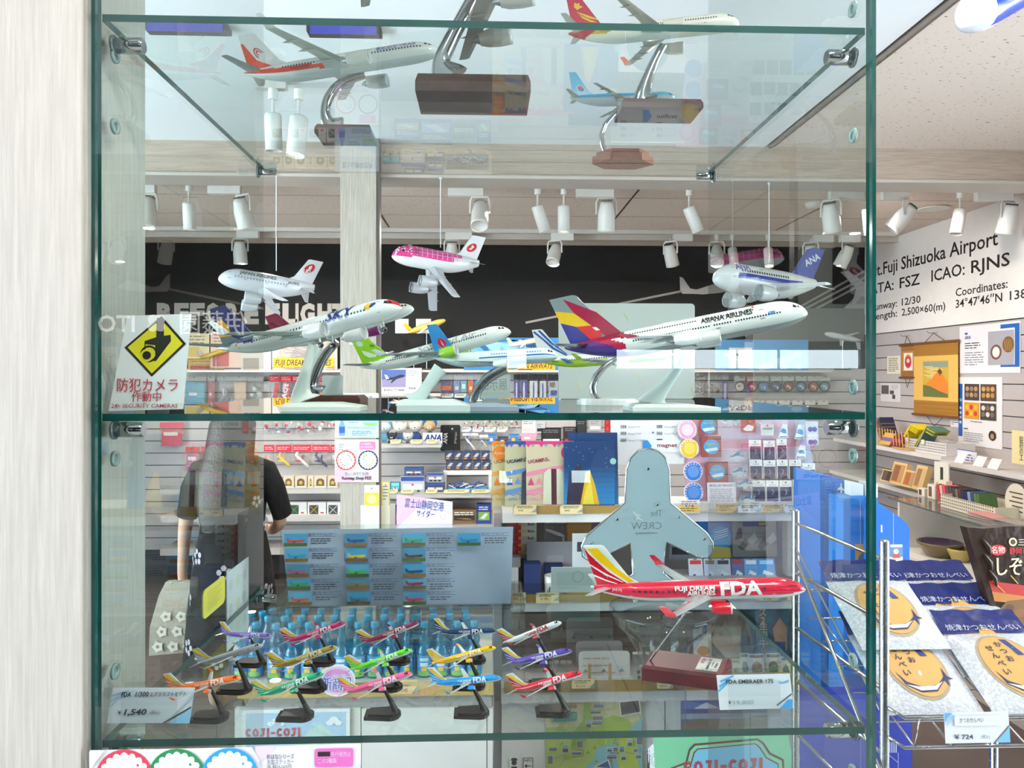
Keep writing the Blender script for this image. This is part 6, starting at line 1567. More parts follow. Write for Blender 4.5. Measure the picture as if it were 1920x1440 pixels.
card('price_list', 'white list with barcodes on the wall side of the magnet shelf', 'price list', 1146, 789, 1284, 870, 3.50, '#e6e6e8', .02, draw=mlist)
card('magnet_header', 'white header card with dark red lettering and blue corner above the mirror', 'header card', 1205, 825, 1277, 848, 3.496, '#edeff2', .002, draw=lambda cv: (cv.poly([(1205, 826), (1214, 825), (1222, 836), (1216, 848), (1205, 848)], '#2f8ad6'), cv.text('magnet', 1232, 838, 7, '#7a2230', 'L', .02, 0, 38)))
mbd = card('magnet_board', 'tilted pink and lavender board covered with magnets and pins', 'display board', 1268, 783, 1537, 961, 3.50, '#d6c3dd', .012, .06, pts=[(1268, 783), (1515, 783), (1539, 961), (1290, 961)], draw=lambda cv: (cv.poly([(1268, 783), (1313, 783), (1328, 961), (1290, 961)], '#eab9cb'), cv.poly([(1345, 826), (1500, 822), (1503, 838), (1348, 842)], '#d79ab2'), cv.poly([(1500, 783), (1515, 783), (1539, 961), (1520, 961)], '#b3bfe2')))


def onb(name, lab, x0, y0, x1, y1, col, dr=None, cat='magnet', dy=0., t=.006, group=None, **k):
    return card(name, lab, cat, x0, y0, x1, y1, 3.47 - dy + (y0 - 872) * -.0001, col, t, .06, draw=dr, group=group, **k)


for i, (cx, cy_, c, nm) in enumerate(((1289, 806, '#e79cbd', 'pink'), (1293, 841, '#dcb42c', 'yellow'), (1300, 884, '#2f6fc0', 'blue'), (1301, 923, '#3a78c8', 'brighter blue'))):
    onb('round_magnet', nm + ' ringed round magnet on the pink strip, %s from the top' % ORD[i], cx - 18, cy_ - 18, cx + 18, cy_ + 18, '#f2eff0', lambda cv, cx=cx, cy_=cy_, c=c, i=i: (cv.circ(cx, cy_, 17, c), cv.circ(cx, cy_, 11, ('#f3cfe0', '#e8c95a', '#5f8fd0', '#5a8ad0')[i]), [cv.text(ch, cx + 14 * sin(a), cy_ - 14 * cos(a) + 1.5, 3.2, '#fff4f8', 'C', .02, 0, None, False, a) for ch, a in zip('NAKAYOSHI CAMP', [-2.2 + .33 * k for k in range(14)])]), pts=[(cx + 18 * cos(k * pi / 14), cy_ + 18 * sin(k * pi / 14)) for k in range(28)])
for i, (x0, y0, x1, y1) in enumerate(((1312, 783, 1346, 815), (1316, 818, 1353, 857), (1325, 866, 1366, 905))):
    onb('art_magnet', 'square brick red magnet with a blue sea roundel, %s from the top' % ORD[i], x0, y0, x1, y1, '#8f3a38', lambda cv, x0=x0, y0=y0, x1=x1, y1=y1: (cv.circ((x0 + x1) / 2, (y0 + y1) / 2, 15, '#3a93c4', 20, 14), cv.poly([((x0 + x1) / 2 - 12, (y0 + y1) / 2 + 5), ((x0 + x1) / 2 + 10, (y0 + y1) / 2 + 1), ((x0 + x1) / 2 + 12, (y0 + y1) / 2 + 7), ((x0 + x1) / 2 - 8, (y0 + y1) / 2 + 10)], '#d8e4e8'), cv.rect((x0 + x1) / 2 - 10, (y0 + y1) / 2 - 6, (x0 + x1) / 2 + 8, (y0 + y1) / 2 - 4, '#b8a04a')))
for i, (cx, cy_) in enumerate(((1368, 790), (1381, 857), (1385, 886), (1396, 908), (1400, 937))):
    o = P(cx, cy_, 3.455); s = MPP(3.46); t = thing('jet_magnet', 'chubby blue and white jet magnet in a clear bag, %s from the top' % ORD[i], 'magnet', o)
    m = MB(); q = [(-15, 2), (-12, -4), (-4, -6), (2, -11), (9, -9), (8, -4), (14, -5), (15, 2), (6, 4), (2, 9), (-3, 8), (-2, 4), (-10, 5)]; m.prism([(a * s, -b * s) for a, b in q], -.006, 0, '#e4ecf4'); m.obj('body', GLOSS, t)
    m = MB(); m.add([(a * s, -.0066, -b * s) for a, b in ((-13, -2), (-4, -6), (2, -11), (8, -9), (6, -5), (14, -4), (14, 0), (0, -3), (-12, 1))], [tuple(range(9))], '#2f7ac0'); m.blob((-2 * s, -.007, 5 * s), (.004, .002, .004), '#223', 6, 4); m.obj('print', PRINT, t)
    MB().box(-16 * s, 16 * s, -.012, -.0115, -13 * s, 14 * s, '#fff').obj('clear_bag', FILM, t)
PC = [(1405, 825, 1428, 861), (1432, 826, 1454, 861), (1457, 823, 1476, 861), (1406, 862, 1430, 898), (1432, 863, 1455, 898), (1457, 862, 1478, 898), (1480, 862, 1503, 898), (1505, 869, 1529, 899), (1410, 901, 1436, 946), (1437, 901, 1461, 946), (1462, 901, 1486, 946), (1487, 900, 1510, 946), (1511, 901, 1534, 946)]
for i, (x0, y0, x1, y1) in enumerate(PC):
    dk = '#26264e' if i not in (6, 7, 11, 12) else '#1e2426'; row = 'upper middle lower'.split()[0 if i < 3 else 1 if i < 8 else 2]; k = i if i < 3 else i - 3 if i < 8 else i - 8
    o = onb('pin_card', '%s pin card with white top in the %s row of the magnet board, %s along' % ('black' if dk == '#1e2426' else 'navy', row, ORD[k]), x0, y0, x1, y1, '#e4e6ea', lambda cv, x0=x0, y0=y0, x1=x1, y1=y1, dk=dk: (cv.rect(x0 + 1, y0 + 12, x1 - 1, y1, dk), cv.circ((x0 + x1) / 2, y0 + 4, 1.6, '#555a60', 8), cv.rect(x0 + 5, y0 + 7, x1 - 5, y0 + 10, '#c3c8d0'), cv.stroke([((x0 + x1) / 2 - 1, y0 + 17), ((x0 + x1) / 2 + 2, y0 + 22), ((x0 + x1) / 2 - 1, y0 + 27)], 1, '#b0b3c4')), 'pin', .01)
for i, (x0, y0, x1, y1) in enumerate(((1460, 795, 1477, 821), (1490, 796, 1508, 823), (1492, 835, 1511, 859))):
    onb('fin_magnet', 'white tail fin shaped magnet with a blue swirl, %s on the board' % ORD[i], x0, y0, x1, y1, '#e9edf2', lambda cv, x0=x0, y0=y0, x1=x1, y1=y1: (cv.poly([(x0 + 3, y1 - 12), (x0 + 8, y0 + 8), (x1 - 3, y0 + 10), (x1 - 2, y1 - 8), (x0 + 8, y1 - 9)], '#3a8fcf'), cv.rect(x0 + 2, y1 - 3, x1 - 2, y1 - 1, '#2f6fae')), pts=[(x0, y1), (x0 + 9, y0), (x1, y0 + 1), (x1, y1)])
onb('pin_card', 'grey pin card at the top of the magnet board', 1427, 795, 1451, 817, '#d3d3d6', lambda cv: (cv.rect(1429, 802, 1449, 806, '#8f8f90'), cv.circ(1439, 798, 1.5, '#444', 8)), 'pin'); onb('pin_card', 'violet and white pack at the upper end of the magnet board', 1513, 790, 1535, 834, '#d8d2e4', lambda cv: [cv.circ(1524 + dx, 805 + k * 12, 5, '#4a4288' if k != 1 else '#e8e4f0', 8) for k in range(3) for dx in (-4, 4)], 'pin', .02)
onb('pin_card', 'red pack with a white jet badge at the top of the magnet board', 1390, 783, 1417, 811, '#a83a34', lambda cv: (cv.poly([(1393, 804), (1403, 796), (1415, 800), (1410, 808), (1398, 808)], '#e6e6e8'),), 'pin')
onb('info_sheet', 'small white sheet with dense print at the foot of the magnet board', 1327, 905, 1381, 948, '#e6e2f0', lambda cv: (cv.text('METAL ART MAGNET', 1331, 912, 3.6, '#5a5468', 'L', .01, 0, 45), cv.lines(1332, 917, 1377, 8, 3.6, '#7a7a8a', .35, 8)), 'sheet', .015)

# --- second shelf
for i in range(5):
    y1 = 1042 - i * 13.2; shelfbox_thing('block_set_box', 'red and white toy block box, %s from the bottom of the stack' % ORD[i], 'toy box', 954, y1 - 13, 1006, y1, GY + .22, .12, '#dcd9d8', lambda cv, y1=y1: (cv.rect(954, y1 - 13, 977, y1, '#c8202e'), cv.text('BLOCK', 972, y1 - 4, 5.5, '#e8a52a', 'L', .04, 0, 22), [cv.rect(990 + k * 3.5, y1 - 9 + (k % 2) * 2, 993 + k * 3.5, y1 - 4, ('#c33', '#2f7ac0', '#3aa04a', '#e0b030')[k]) for k in range(4)]), group='toy block boxes')
st = board('riser_shelf', 950, 1010, 1042, 1046, GY + .2, .18, 'small grey riser under the red toy block boxes', '#9a9794', 'riser')
MB().box(-.05, .05, .0, .17, -(P(980, 1046, GY + .2).z - P(980, 1127, GY + .2).z) - .0 + .004 + .0, .0, '#8a8784').obj('riser_leg', PAINT, st)
card('grey_sheet', 'plain grey acrylic sheet standing on the second shelf', 'sheet', 988, 1017, 1075, 1126.5, GY + .16, '#a9a8ad', .004, .05, radius=2, draw=lambda cv: cv.poly(rrect(1025, 1042, 1057, 1062, 4), '#b9b8bd'))
for i, (x0, x1, yd) in enumerate(((982, 1014, .08), (1021, 1055, .13))): shelfbox_thing('navy_box', 'plain navy gift box ' + ('left of the white cup' if i == 0 else 'behind the white cup'), 'gift box', x0, 1058, x1, 1126.5, GY + yd, .07, '#26376c', lambda cv, x0=x0, x1=x1: cv.rect(x0, 1072, x1, 1073, '#1f2e5c'))
c = P(1036, 1126.5, GY + .08); s = MPP(GY + .08); t = thing('white_cup', 'white cup with dark blue blobs of print before a navy box', 'cup', c); hC = 48 * s
MB().lathe([(13 * s, .0003), (14 * s, .004), (15.5 * s, hC), (15 * s, hC + .001), (14.4 * s, hC - .002), (12.5 * s, .008), (.002, .007)], 28, '#e6e3de').obj('body', GLOSS, t)
m = MB()
for k in range(9):
    a = -pi / 2 + (k - 4) * .22; zz = hC * (.25 + .14 * (k % 3)); r = 15.6 * s * .99; m.add([(r * cos(a + .07 * cos(j)) * 1.01, r * sin(a + .07 * cos(j)) * 1.01, zz + .014 * sin(j)) for j in [q * pi / 4 for q in range(8)]], [tuple(range(8))], '#2f4a7c')
m.obj('print', PRINT, t)
c = P(1094, 1126.5, GY + .10); t = thing('wicker_basket', 'small wicker basket of wrapped trinkets beside the mirror', 'basket', c)
m = MB()
for k in range(5): m.tube([((.075 + .004 * k) * cos(a), (.05 + .003 * k) * sin(a), .006 + .011 * k) for a in [q * 2 * pi / 20 for q in range(21)]], .0062, 6, ('#c99f55', '#b98c42')[k % 2], False)
m.obj('coil_wall', CLOTH, t); MB().slab([(.074 * cos(q * pi / 10), .049 * sin(q * pi / 10)) for q in range(20)], .0003, .004, '#b08a48').obj('coil_base', CLOTH, t)
for i in range(6):
    o = c + Vector((-.05 + .02 * i, RR.uniform(-.02, .02), .035 + .006 * (i % 2))); m = MB().blob((0, 0, .01), (.018, .012, .012), RR.choice(('#a9a29c', '#7a6a64', '#b9b6b8')), 8, 6); tag(m.obj('wrapped_trinket', PAINT, loc=o), 'small wrapped trinket in the wicker basket, %s from the mug side' % ORD[i], 'trinket', 'trinkets in the basket')
card('barcode_pack', 'white hanging pack with a barcode left of the airplane mirror', 'pack', 1073, 1000, 1116, 1077, GY + .0, '#ccd2d4', .003, .0, draw=lambda cv: ([cv.rect(1089 + k * 2.2, 1063, 1090 + k * 2.2 + (.5 if k % 3 else 0), 1073, '#333') for k in range(11)], cv.rect(1082, 1016, 1092, 1034, '#3a3c40'), cv.lines(1094, 1018, 1112, 5, 4, '#778', .4, 2)))
pack(1021, 977, 1061, 1018, GY + .3, '#d9d6d6', toyjet('#e0dcda', '#e6e3e0', 2.8), 'bag with a plump white toy jet above the grey sheet', 4, None, 'toy')
shelfbox_thing('kraft_box', 'brown kraft gift box between the toy jet and the mirror', 'gift box', 1064, 979, 1109, 1014, GY + .32, .1, '#b5884c', lambda cv: (cv.text('Wooden toy', 1076, 1001, 4, '#5a3f1e', 'L', .02, 0, 22), cv.rect(1080, 1004, 1092, 1006, '#5a3f1e'), cv.rect(1064, 979, 1109, 984, '#a87a40')))
for i, (x0, y0, x1, y1, c, lab) in enumerate(((945, 1064, 972, 1126.5, '#dcdde0', 'plain white box at the shelf end'), (957, 1045, 976, 1064, '#8f8f92', 'small silver tin on the white box'))): shelfbox_thing('small_box', lab, 'box', x0, y0, x1, y1, GY + .1, .05, c)
for i, (x0, y0, x1, y1, c, dr, lab) in enumerate(((1312, 978, 1372, 1046, '#2f6fb4', lambda cv: (cv.circ(1352, 1010, 22, '#3aa0d8'), cv.poly([(1316, 1038), (1340, 1024), (1370, 1028), (1372, 1046), (1312, 1046)], '#d8c25a'), [cv.stroke([(1340, 1000 + k * 4), (1366, 992 + k * 4)], 1.2, '#e6eef4') for k in range(4)]), 'blue picture book with a round sky'),
        (1374, 977, 1458, 1044, '#a9a9ac', lambda cv: ([cv.poly([(1384 + k * 18, 1026 - (k % 2) * 12), (1398 + k * 18, 1008 - (k % 2) * 10), (1404 + k * 18, 1022 - (k % 2) * 10), (1392 + k * 18, 1032 - (k % 2) * 10)], ('#6f747c', '#d9dce0')[k % 2]) for k in range(4)], cv.rect(1394, 980, 1440, 988, '#3a4aa8'), cv.rect(1424, 981, 1438, 986, '#d8c23a'), cv.poly([(1378, 1012), (1386, 990), (1392, 992), (1392, 1010)], '#3f3a6c')), 'grey kit book with jet fighters'),
        (1459, 976, 1476, 1060, '#27458f', None, 'narrow dark blue book beside the kit book'), (1256, 1004, 1312, 1050, '#7f8287', lambda cv: (cv.lines(1266, 1012, 1306, 7, 4, '#d4d4d6', .5, 3), cv.rect(1260, 1026, 1300, 1040, '#2c2c30')), 'grey instruction card beside the mirror'))):
    o = card('picture_book', lab + ' on the second shelf', 'book', x0, y0, x1, y1, GY + .30, c, .012, .08, draw=dr); o.location.z = P(1300, 1127, GY).z + .075 if False else o.location.z
for i, (x0, x1, c, c2) in enumerate(((1293, 1320, '#dfe4ec', '#d83a3a'), (1322, 1345, '#c3cde0', '#8a7a5a'), (1345, 1372, '#cfd2dc', '#4a4a52'), (1374, 1398, '#5a6a9a', '#b83a3a'), (1398, 1424, '#6a9ad0', '#e8e8f0'), (1424, 1456, '#3f8fd0', '#9fd0f0'))):
    o = card('blister_pack', '%s toy jet blister pack on the second shelf, %s from the mirror' % (('white and red', 'pale', 'grey', 'violet blue', 'light blue', 'bright blue')[i], ORD[i]), 'toy pack', x0, 1050, x1, 1092, GY + .12, c, .003, .25, draw=lambda cv, x0=x0, x1=x1, c2=c2: (cv.rect(x0 + 3, 1053, x1 - 3, 1060, c2), cv.poly([(x0 + 5, 1082), (x0 + 10, 1070), (x1 - 4, 1076), (x1 - 8, 1086)], '#e9ecf0'), cv.circ(x0 + 10, 1080, 3, '#3a5a9a', 8), cv.rect(x0 + 10, 1050.5, x0 + 16, 1052, '#556')), radius=2)
rt = board('toy_riser', 1280, 1470, 1092, 1097, GY + .02, .22, 'clear edged riser carrying the blister packs', '#b9bcc0', 'riser'); m = MB().box(-.2, .2, -.09, .09, P(1300, 1126.5, GY).z - rt.location.z, -.001, '#6a6c70'); m.obj('riser_box', PAINT, rt)
card('shopping_bag', 'plain grey paper bag beside the blue display boxes', 'bag', 1476, 976, 1545, 1080, GY + .1, '#8f8d8c', .06, .0, draw=lambda cv: (cv.text('RRi', 1500, 1000, 12, '#a9a9aa', 'L', 0, 0, 22), cv.lines(1500, 1004, 1524, 1, 3, '#a5a5a6', .5)))
for i, (x0, x1, pr) in enumerate(((955, 986, '¥880'), (1005, 1048, '¥1,980'), (1422, 1468, '¥1,528'), (1476, 1512, '¥638'))): pricetag(x0, 1112, x1, 1127, GY - .016, 'cream price card on the second shelf edge, %s from the fleet sheet' % ORD[i], pr, seed=20 + i)

# --- third shelf
LS = 1290.5
for i, (x0, y0, x1, y1, yd, c, lab) in enumerate(((1085, 1222, 1182, LS, .05, '#dedbd8', 'front striped clear pass case with rounded corners'), (1080, 1203, 1168, LS, .18, '#cfcccb', 'rear striped clear pass case behind the other'), (1062, 1160, 1150, LS, .30, '#b3b7b3', 'tall pale print sheet behind the pass cases'))):
    card('pass_case', lab, 'pass case', x0, y0, x1, y1, GY + yd, c, .004, .08, radius=8, draw=lambda cv, x0=x0, y0=y0, x1=x1, y1=y1: ([cv.lines(x0 + 8, y0 + 12 + k * 13, x1 - 8, 1, 6, '#b9b2ae', .5, k) for k in range(4)], [cv.poly([(x0 + 8 + k * 34, y0 + 38), (x0 + 13 + k * 34, y0 + 32), (x0 + 18 + k * 34, y0 + 38)], '#6f9ab8') for k in range(3)]))
for i, x in enumerate((1105, 1142)): 
    a = P(x, LS, GY - .02); MB().box(a.x - .006, a.x + .006, a.y, a.y + .012, a.z, a.z + 47 * s, '#c9a468').obj('easel_peg', PAINT, None, None, True) if False else None
es = thing('wooden_easel', 'tiny two peg wooden easel holding the front pass case', 'easel', P(1124, LS, GY + .02))
for x in (-19, 19): m = MB(); m.box(x * s - .006, x * s + .006, -.014, -.002, .0003, 46 * s, '#c9a468'); m.obj('peg', PAINT, es)
MB().box(-24 * s, 24 * s, -.02, .03, .0003, .008, '#b98f52').obj('cross_bar', PAINT, es)
dr_ = thing('display_drum', 'clear round display drum in front of the gondola holding the airplane mirror', 'display stand', (P(1245, 1280, 2.85).x, 2.85, FL)); zt = P(1245, 1140, 2.85).z
zt -= FL; MB().lathe([(.085, zt - .20), (.10, zt - .13), (.19, zt - .06), (.205, zt - .012), (.213, zt - .010), (.213, zt), (.199, zt), (.196, zt - .02), (.18, zt - .055), (.09, zt - .13), (.075, zt - .2)], 36, '#fff').obj('drum_wall', ACRYL, dr_)
MB().lathe([(.17, .0), (.17, .02), (.085, .03), (.085, zt - .20), (.18, zt - .05), (.18, zt - .045), (.002, zt - .044)], 28, '#fff').obj('pedestal', ACRYL, dr_)
# airplane shaped mirror board
SH = [(1215, 841), (1197, 845), (1183, 859), (1175, 880), (1172, 943), (1100, 1004), (1091, 1022), (1092, 1042), (1104, 1050), (1118, 1048), (1182, 1018), (1188, 1076), (1160, 1098), (1160, 1120), (1270, 1120), (1270, 1098), (1243, 1074), (1250, 1016), (1310, 1046), (1328, 1047), (1338, 1036), (1338, 1018), (1326, 1000), (1257, 943), (1255, 880), (1247, 858), (1233, 845)]
MIR = pm('dull_mirror_back', .25, metal=.0, coat=.3, var=.05, scale=3)
o = card('airplane_mirror', 'large airplane shaped grey blue mirror board seen from behind', 'mirror', 1091, 841, 1338, 1120, 2.85, '#8ba3a8', .006, .0, pts=SH, mat=MIR, draw=lambda cv: (cv.text('The', 1231, 968, 12, '#5f7276', 'C', 0, 0, 22, True), cv.text('CREW', 1212, 992, 13, '#64777b', 'C', 0, 0, 58, True), cv.text('www.thecrew.jp', 1212, 1001, 4, '#5a6c70', 'C', .01, 0, 42, True), cv.poly([(1188, 958), (1192, 962), (1203, 966), (1198, 970), (1206, 976), (1196, 973), (1192, 976), (1193, 970), (1186, 960)], '#9fb4b8')))
lo = P(1214.5, 1120, 2.85); s2 = MPP(2.85, 1214)
for x, y in ((1215, 879), (1232, 946), (1157, 973), (1273, 970), (1107, 1017), (1321, 1011)): MB().lathe([(.004, -.003), (.0055, -.002), (.0055, 0)], 12, '#ccc', ax='y', cx=(x - 1214.5) * s2, cz=(1120 - y) * s2, cy=-.0005).obj('screw', CHROME, o)
m = MB(); q = [((a - 1214.5) * s2 * 1.0, (1120 - b) * s2) for a, b in SH]; m.tube([(a, .003, b) for a, b in q] + [(q[0][0], .003, q[0][1])], .0045, 6, '#5a4a44', False); m.obj('rim', CHROME, o)
for i in range(4): x0 = 1258 + i * 15; o = card('grey_folder', 'thin dark grey folder standing on the third shelf, %s from the mirror' % ORD[i], 'folder', x0, 1146, x0 + 13, LS, GY + .1, '#4c4c52', .2, .0)
card('hang_tag', 'cream pouch with a white top leaning by the grey folders', 'pouch', 1302, 1182, 1336, LS, GY + .04, '#d6cfc4', .006, .1, draw=lambda cv: (cv.rect(1302, 1182, 1336, 1198, '#e4e2de'), cv.circ(1320, 1186, 1.5, '#333', 8), cv.circ(1320, 1222, 12, '#b98a5a', 16, 9)))
card('vertical_magazine', 'dark magazine with white characters down its edge', 'magazine', 1418, 1141, 1482, LS, GY + .22, '#3a5068', .01, .06, draw=lambda cv: (cv.rect(1424, 1142, 1440, 1240, '#5a4a44'), cv.text('ズ2年間中', 1432, 1156, 12, '#c9c3bc', 'C', .012, 0, None, False, 0., True), cv.poly([(1450, 1180), (1464, 1160), (1478, 1178), (1476, 1220), (1456, 1222)], '#b98a6a'), cv.poly([(1452, 1204), (1474, 1204), (1472, 1226), (1456, 1226)], '#2f3f78')))
for i, (x0, x1, y0, c, c2) in enumerate(((1344, 1372, 1246, '#d9c08a', '#b0503c'), (1374, 1390, 1238, '#cfc9b0', '#7a8a6a'), (1390, 1407, 1228, '#cfd2c0', '#5a6a5a'), (1406, 1436, 1229, '#d8cfb6', '#8a3a44'), (1438, 1466, 1228, '#c9b488', '#26282c'), (1466, 1484, 1234, '#c9ba96', '#3a4a5a'))):
    o = card('badge_pack', '%s badge pack leaning in the tray of the third shelf, %s from the folders' % (('red topped', 'olive', 'pale green', 'wine centred', 'black centred', 'slate centred')[i], ORD[i]), 'badge pack', x0, y0, x1, 1274, GY + .02, c, .003, .2, draw=lambda cv, x0=x0, x1=x1, y0=y0, c2=c2: (cv.circ((x0 + x1) / 2, y0 + 26, (x1 - x0) * .34, c2, 14, 12), cv.rect(x0 + 2, y0 + 2, x1 - 2, y0 + 7, c2)))
o = board('kraft_tray', 1340, 1490, 1266, 1290, GY - .0, .2, 'kraft tray with dark lettering holding badge packs', '#b3955c', 'tray'); 
cv = Cv(1415, 1290, MPP(GY, 1415)); cv.base = .101; cv.text('YURU CAMPGIRLS', 1350, 1286, 6, '#5a4a2c', 'L', .03, 0, 120) if False else cv.lines(1350, 1278, 1480, 1, 8, '#5a4a2c', .6, 3); cv.obj('print', PRINT, o)
for i, (x0, x1, pr) in enumerate(((1072, 1115, '¥1,210'), (1232, 1262, '¥550'), (1385, 1432, '¥935'), (1437, 1482, '¥1,023'))): pricetag(x0, 1274, x1, 1291, GY - .085, 'cream price card on the third shelf edge, %s from the small jets' % ORD[i], pr, seed=30 + i)
for i in range(3): pack(1003 + i * 24, 1238, 1024 + i * 24, LS, GY + .1, '#b9b4b2', jumble(['#6a564c', '#c9a88a', '#8a8a90'], 5), 'clear bag with a brown doll charm on the third shelf, %s from the shelf end' % ORD[i], 6)
for i in range(3): pack(1186 + i * 23, 1222, 1206 + i * 23, LS, GY + .02, '#d4cccf', jumble(['#c98aa0', '#3a2f38', '#d8b4c0'], 5), 'clear bag with a pink charm beside the pass cases, %s along' % ORD[i], 5)

# --- posters on the cabinet doors
def mapd(cv):
    x0, y0, x1, y1 = 1023, 1307, 1205, 1500
    cv.rect(x0, y0, x1, 1362, '#e6dfae'); cv.rect(x0, 1362, x1, y1, '#b9cc6a')
    for i in range(60): x, y = RR.uniform(x0, x1 - 8), RR.uniform(y0, 1358); cv.poly([(x, y + 5), (x + 3, y), (x + 6, y + 5)], '#d9d494')
    for pts, c in (([(1095, 1312), (1104, 1316), (1110, 1345), (1100, 1385), (1070, 1400), (1075, 1370), (1092, 1350)], '#8fae3a'), ([(1120, 1350), (1150, 1340), (1178, 1352), (1190, 1400), (1140, 1408), (1118, 1390)], '#a9c24a'), ([(1120, 1400), (1170, 1384), (1205, 1340), (1205, 1500), (1090, 1500), (1075, 1452), (1110, 1425)], '#8cc4cc'), ([(1160, 1380), (1190, 1372), (1198, 1440), (1170, 1470), (1158, 1430)], '#b9cc4a')): cv.poly(pts, c)
    for i in range(24): x, y = RR.uniform(x0 + 5, x1 - 15), RR.uniform(1365, 1480); cv.poly([(x, y + 7), (x + 4, y), (x + 8, y + 7)], '#86a832')
    for i in range(10): x, y = RR.uniform(x0 + 5, x1 - 30), RR.uniform(1370, 1450); cv.stroke([(x, y), (x + RR.uniform(8, 25), y + RR.uniform(-8, 8)), (x + RR.uniform(10, 40), y + RR.uniform(-4, 14))], .9, RR.choice(('#e8e2b0', '#6a9a8a', '#c9a050')))
    for i, (x, y, w_, h, r) in enumerate(((1112, 1317, 20, 8, 0), (1106, 1328, 20, 8, 0), (1110, 1340, 20, 8, 0), (1109, 1349, 20, 8, 0), (1097, 1347, 11, 15, 0), (1026, 1412, 10, 16, 0), (1028, 1396, 16, 8, 0), (1053, 1392, 12, 15, 0), (1080, 1385, 12, 14, 0), (1070, 1404, 20, 8, 0), (1137, 1398, 10, 9, 0), (1148, 1398, 10, 9, 0), (1160, 1396, 10, 12, 0), (1163, 1411, 10, 12, 0), (1186, 1401, 10, 8, 0), (1190, 1411, 12, 9, 0), (1175, 1383, 10, 14, 0), (1192, 1380, 12, 14, 0), (1136, 1410, 20, 10, 0))):
        cv.rect(x, y, x + w_, y + h, '#efe9d8'); cv.rect(x + .7, y + .7, x + w_ - .7, y + h * .5, ('#7a9ac0', '#9ab0c9', '#5f7a8c')[i % 3]); cv.rect(x + .7, y + h * .5, x + w_ - .7, y + h - .7, ('#6a6a4a', '#4a5a4a', '#8a7250')[i % 3])
    cv.poly([(1159, 1312), (1198, 1309), (1201, 1334), (1162, 1340)], '#efeae2'); cv.poly([(1161, 1314), (1196, 1311), (1199, 1332), (1164, 1338)], '#5c5a60'); cv.poly([(1163, 1322), (1180, 1313), (1197, 1319), (1195, 1330), (1166, 1334)], '#3c3a3e')
    cv.poly(rrect(1037, 1330, 1081, 1347, 3), '#2f8f86'); cv.text('マップ', 1058, 1342, 7, '#d9efe8', 'L', .012, 0, 20); [cv.circ(1042 + k * 7, 1320, 4, ('#3a8f9a', '#d86a3a')[k % 2], 10) for k in range(6)]
    cv.poly([(1114, 1432), (1140, 1420), (1146, 1438), (1112, 1440)], '#e6e0d8'); cv.poly([(1116, 1433), (1138, 1422), (1143, 1436)], '#4a5a8a')


card('map_poster', 'green illustrated map poster with tiny photos on the white cabinet door', 'poster', 1023, 1307, 1205, 1500, GY - .045, '#cfd48a', .002, draw=mapd)
card('lake_poster', 'poster of a blue lake and mountain on the cabinet door behind the price notice', 'poster', 1276, 1312, 1440, 1500, GY - .045, '#4a5a7c', .002, draw=lambda cv: (cv.rect(1276, 1312, 1440, 1328, '#3a6ab8'), cv.poly([(1300, 1328), (1324, 1316), (1350, 1328)], '#cfd8e6'), cv.rect(1276, 1328, 1440, 1337, '#33447c'), cv.rect(1276, 1337, 1440, 1347, '#8fa0b4'), cv.poly([(1276, 1356), (1310, 1346), (1360, 1350), (1440, 1342), (1440, 1500), (1276, 1500)], '#6a5a44'), cv.poly([(1276, 1372), (1440, 1362), (1440, 1500), (1276, 1500)], '#8a7048')))
card('info_sign', 'small INFO sign with an arrow low on the cabinet door', 'sign', 980, 1420, 1000, 1452, GY - .045, '#e9e6e1', .001, draw=lambda cv: (cv.stroke([(981, 1452), (981, 1421), (999, 1421), (999, 1452)], 1.4, '#333'), cv.text('INFO', 983, 1428, 4.5, '#2a2a2a', 'L', .02, 0, 14), cv.stroke([(984, 1436), (996, 1436)], 1.6, '#2a2a2a'), cv.poly([(983, 1436), (988, 1432), (988, 1440)], '#2a2a2a')))
card('staff_pictogram', 'black pictogram of a capped attendant on the cabinet door', 'sign', 955, 1420, 972, 1452, GY - .045, '#e9e6e1', .001, draw=lambda cv: (cv.circ(964, 1430, 5, '#2a2a2a'), cv.poly([(957, 1426), (971, 1426), (968, 1421), (960, 1421)], '#2a2a2a'), cv.poly([(957, 1452), (959, 1437), (969, 1437), (971, 1452)], '#2a2a2a')))
card('station_mark', 'black lettered wall mark half behind the green board', 'sign', 1212, 1406, 1236, 1450, GY - .045, '#e9e6e1', .001, draw=lambda cv: (cv.rect(1213, 1407, 1219, 1411, '#26242a'), cv.rect(1213, 1413, 1219, 1450, '#26242a'), cv.ring(1228, 1424, 5, 8, '#26242a'), cv.ring(1228, 1424, 10, 12, '#26242a')))

# ================================================================ drink table with the blue capped bottles
DY = 2.78
dt = thing('drink_table', 'white fronted low table carrying the blue capped bottles', 'table', (P(700, 1300, DY).x, DY + .3, FL))


def dbox(name, x0, x1, y0, y1, Ya, Yb, col, mat=PAINT):
    a, b = P(x0, y0, Ya), P(x1, y1, Ya); lo = dt.location; return MB().box(a.x - lo.x, b.x - lo.x, Ya - lo.y, Yb - lo.y, max(b.z, FL + .001) - FL, a.z - FL, col).obj(name, mat, dt)


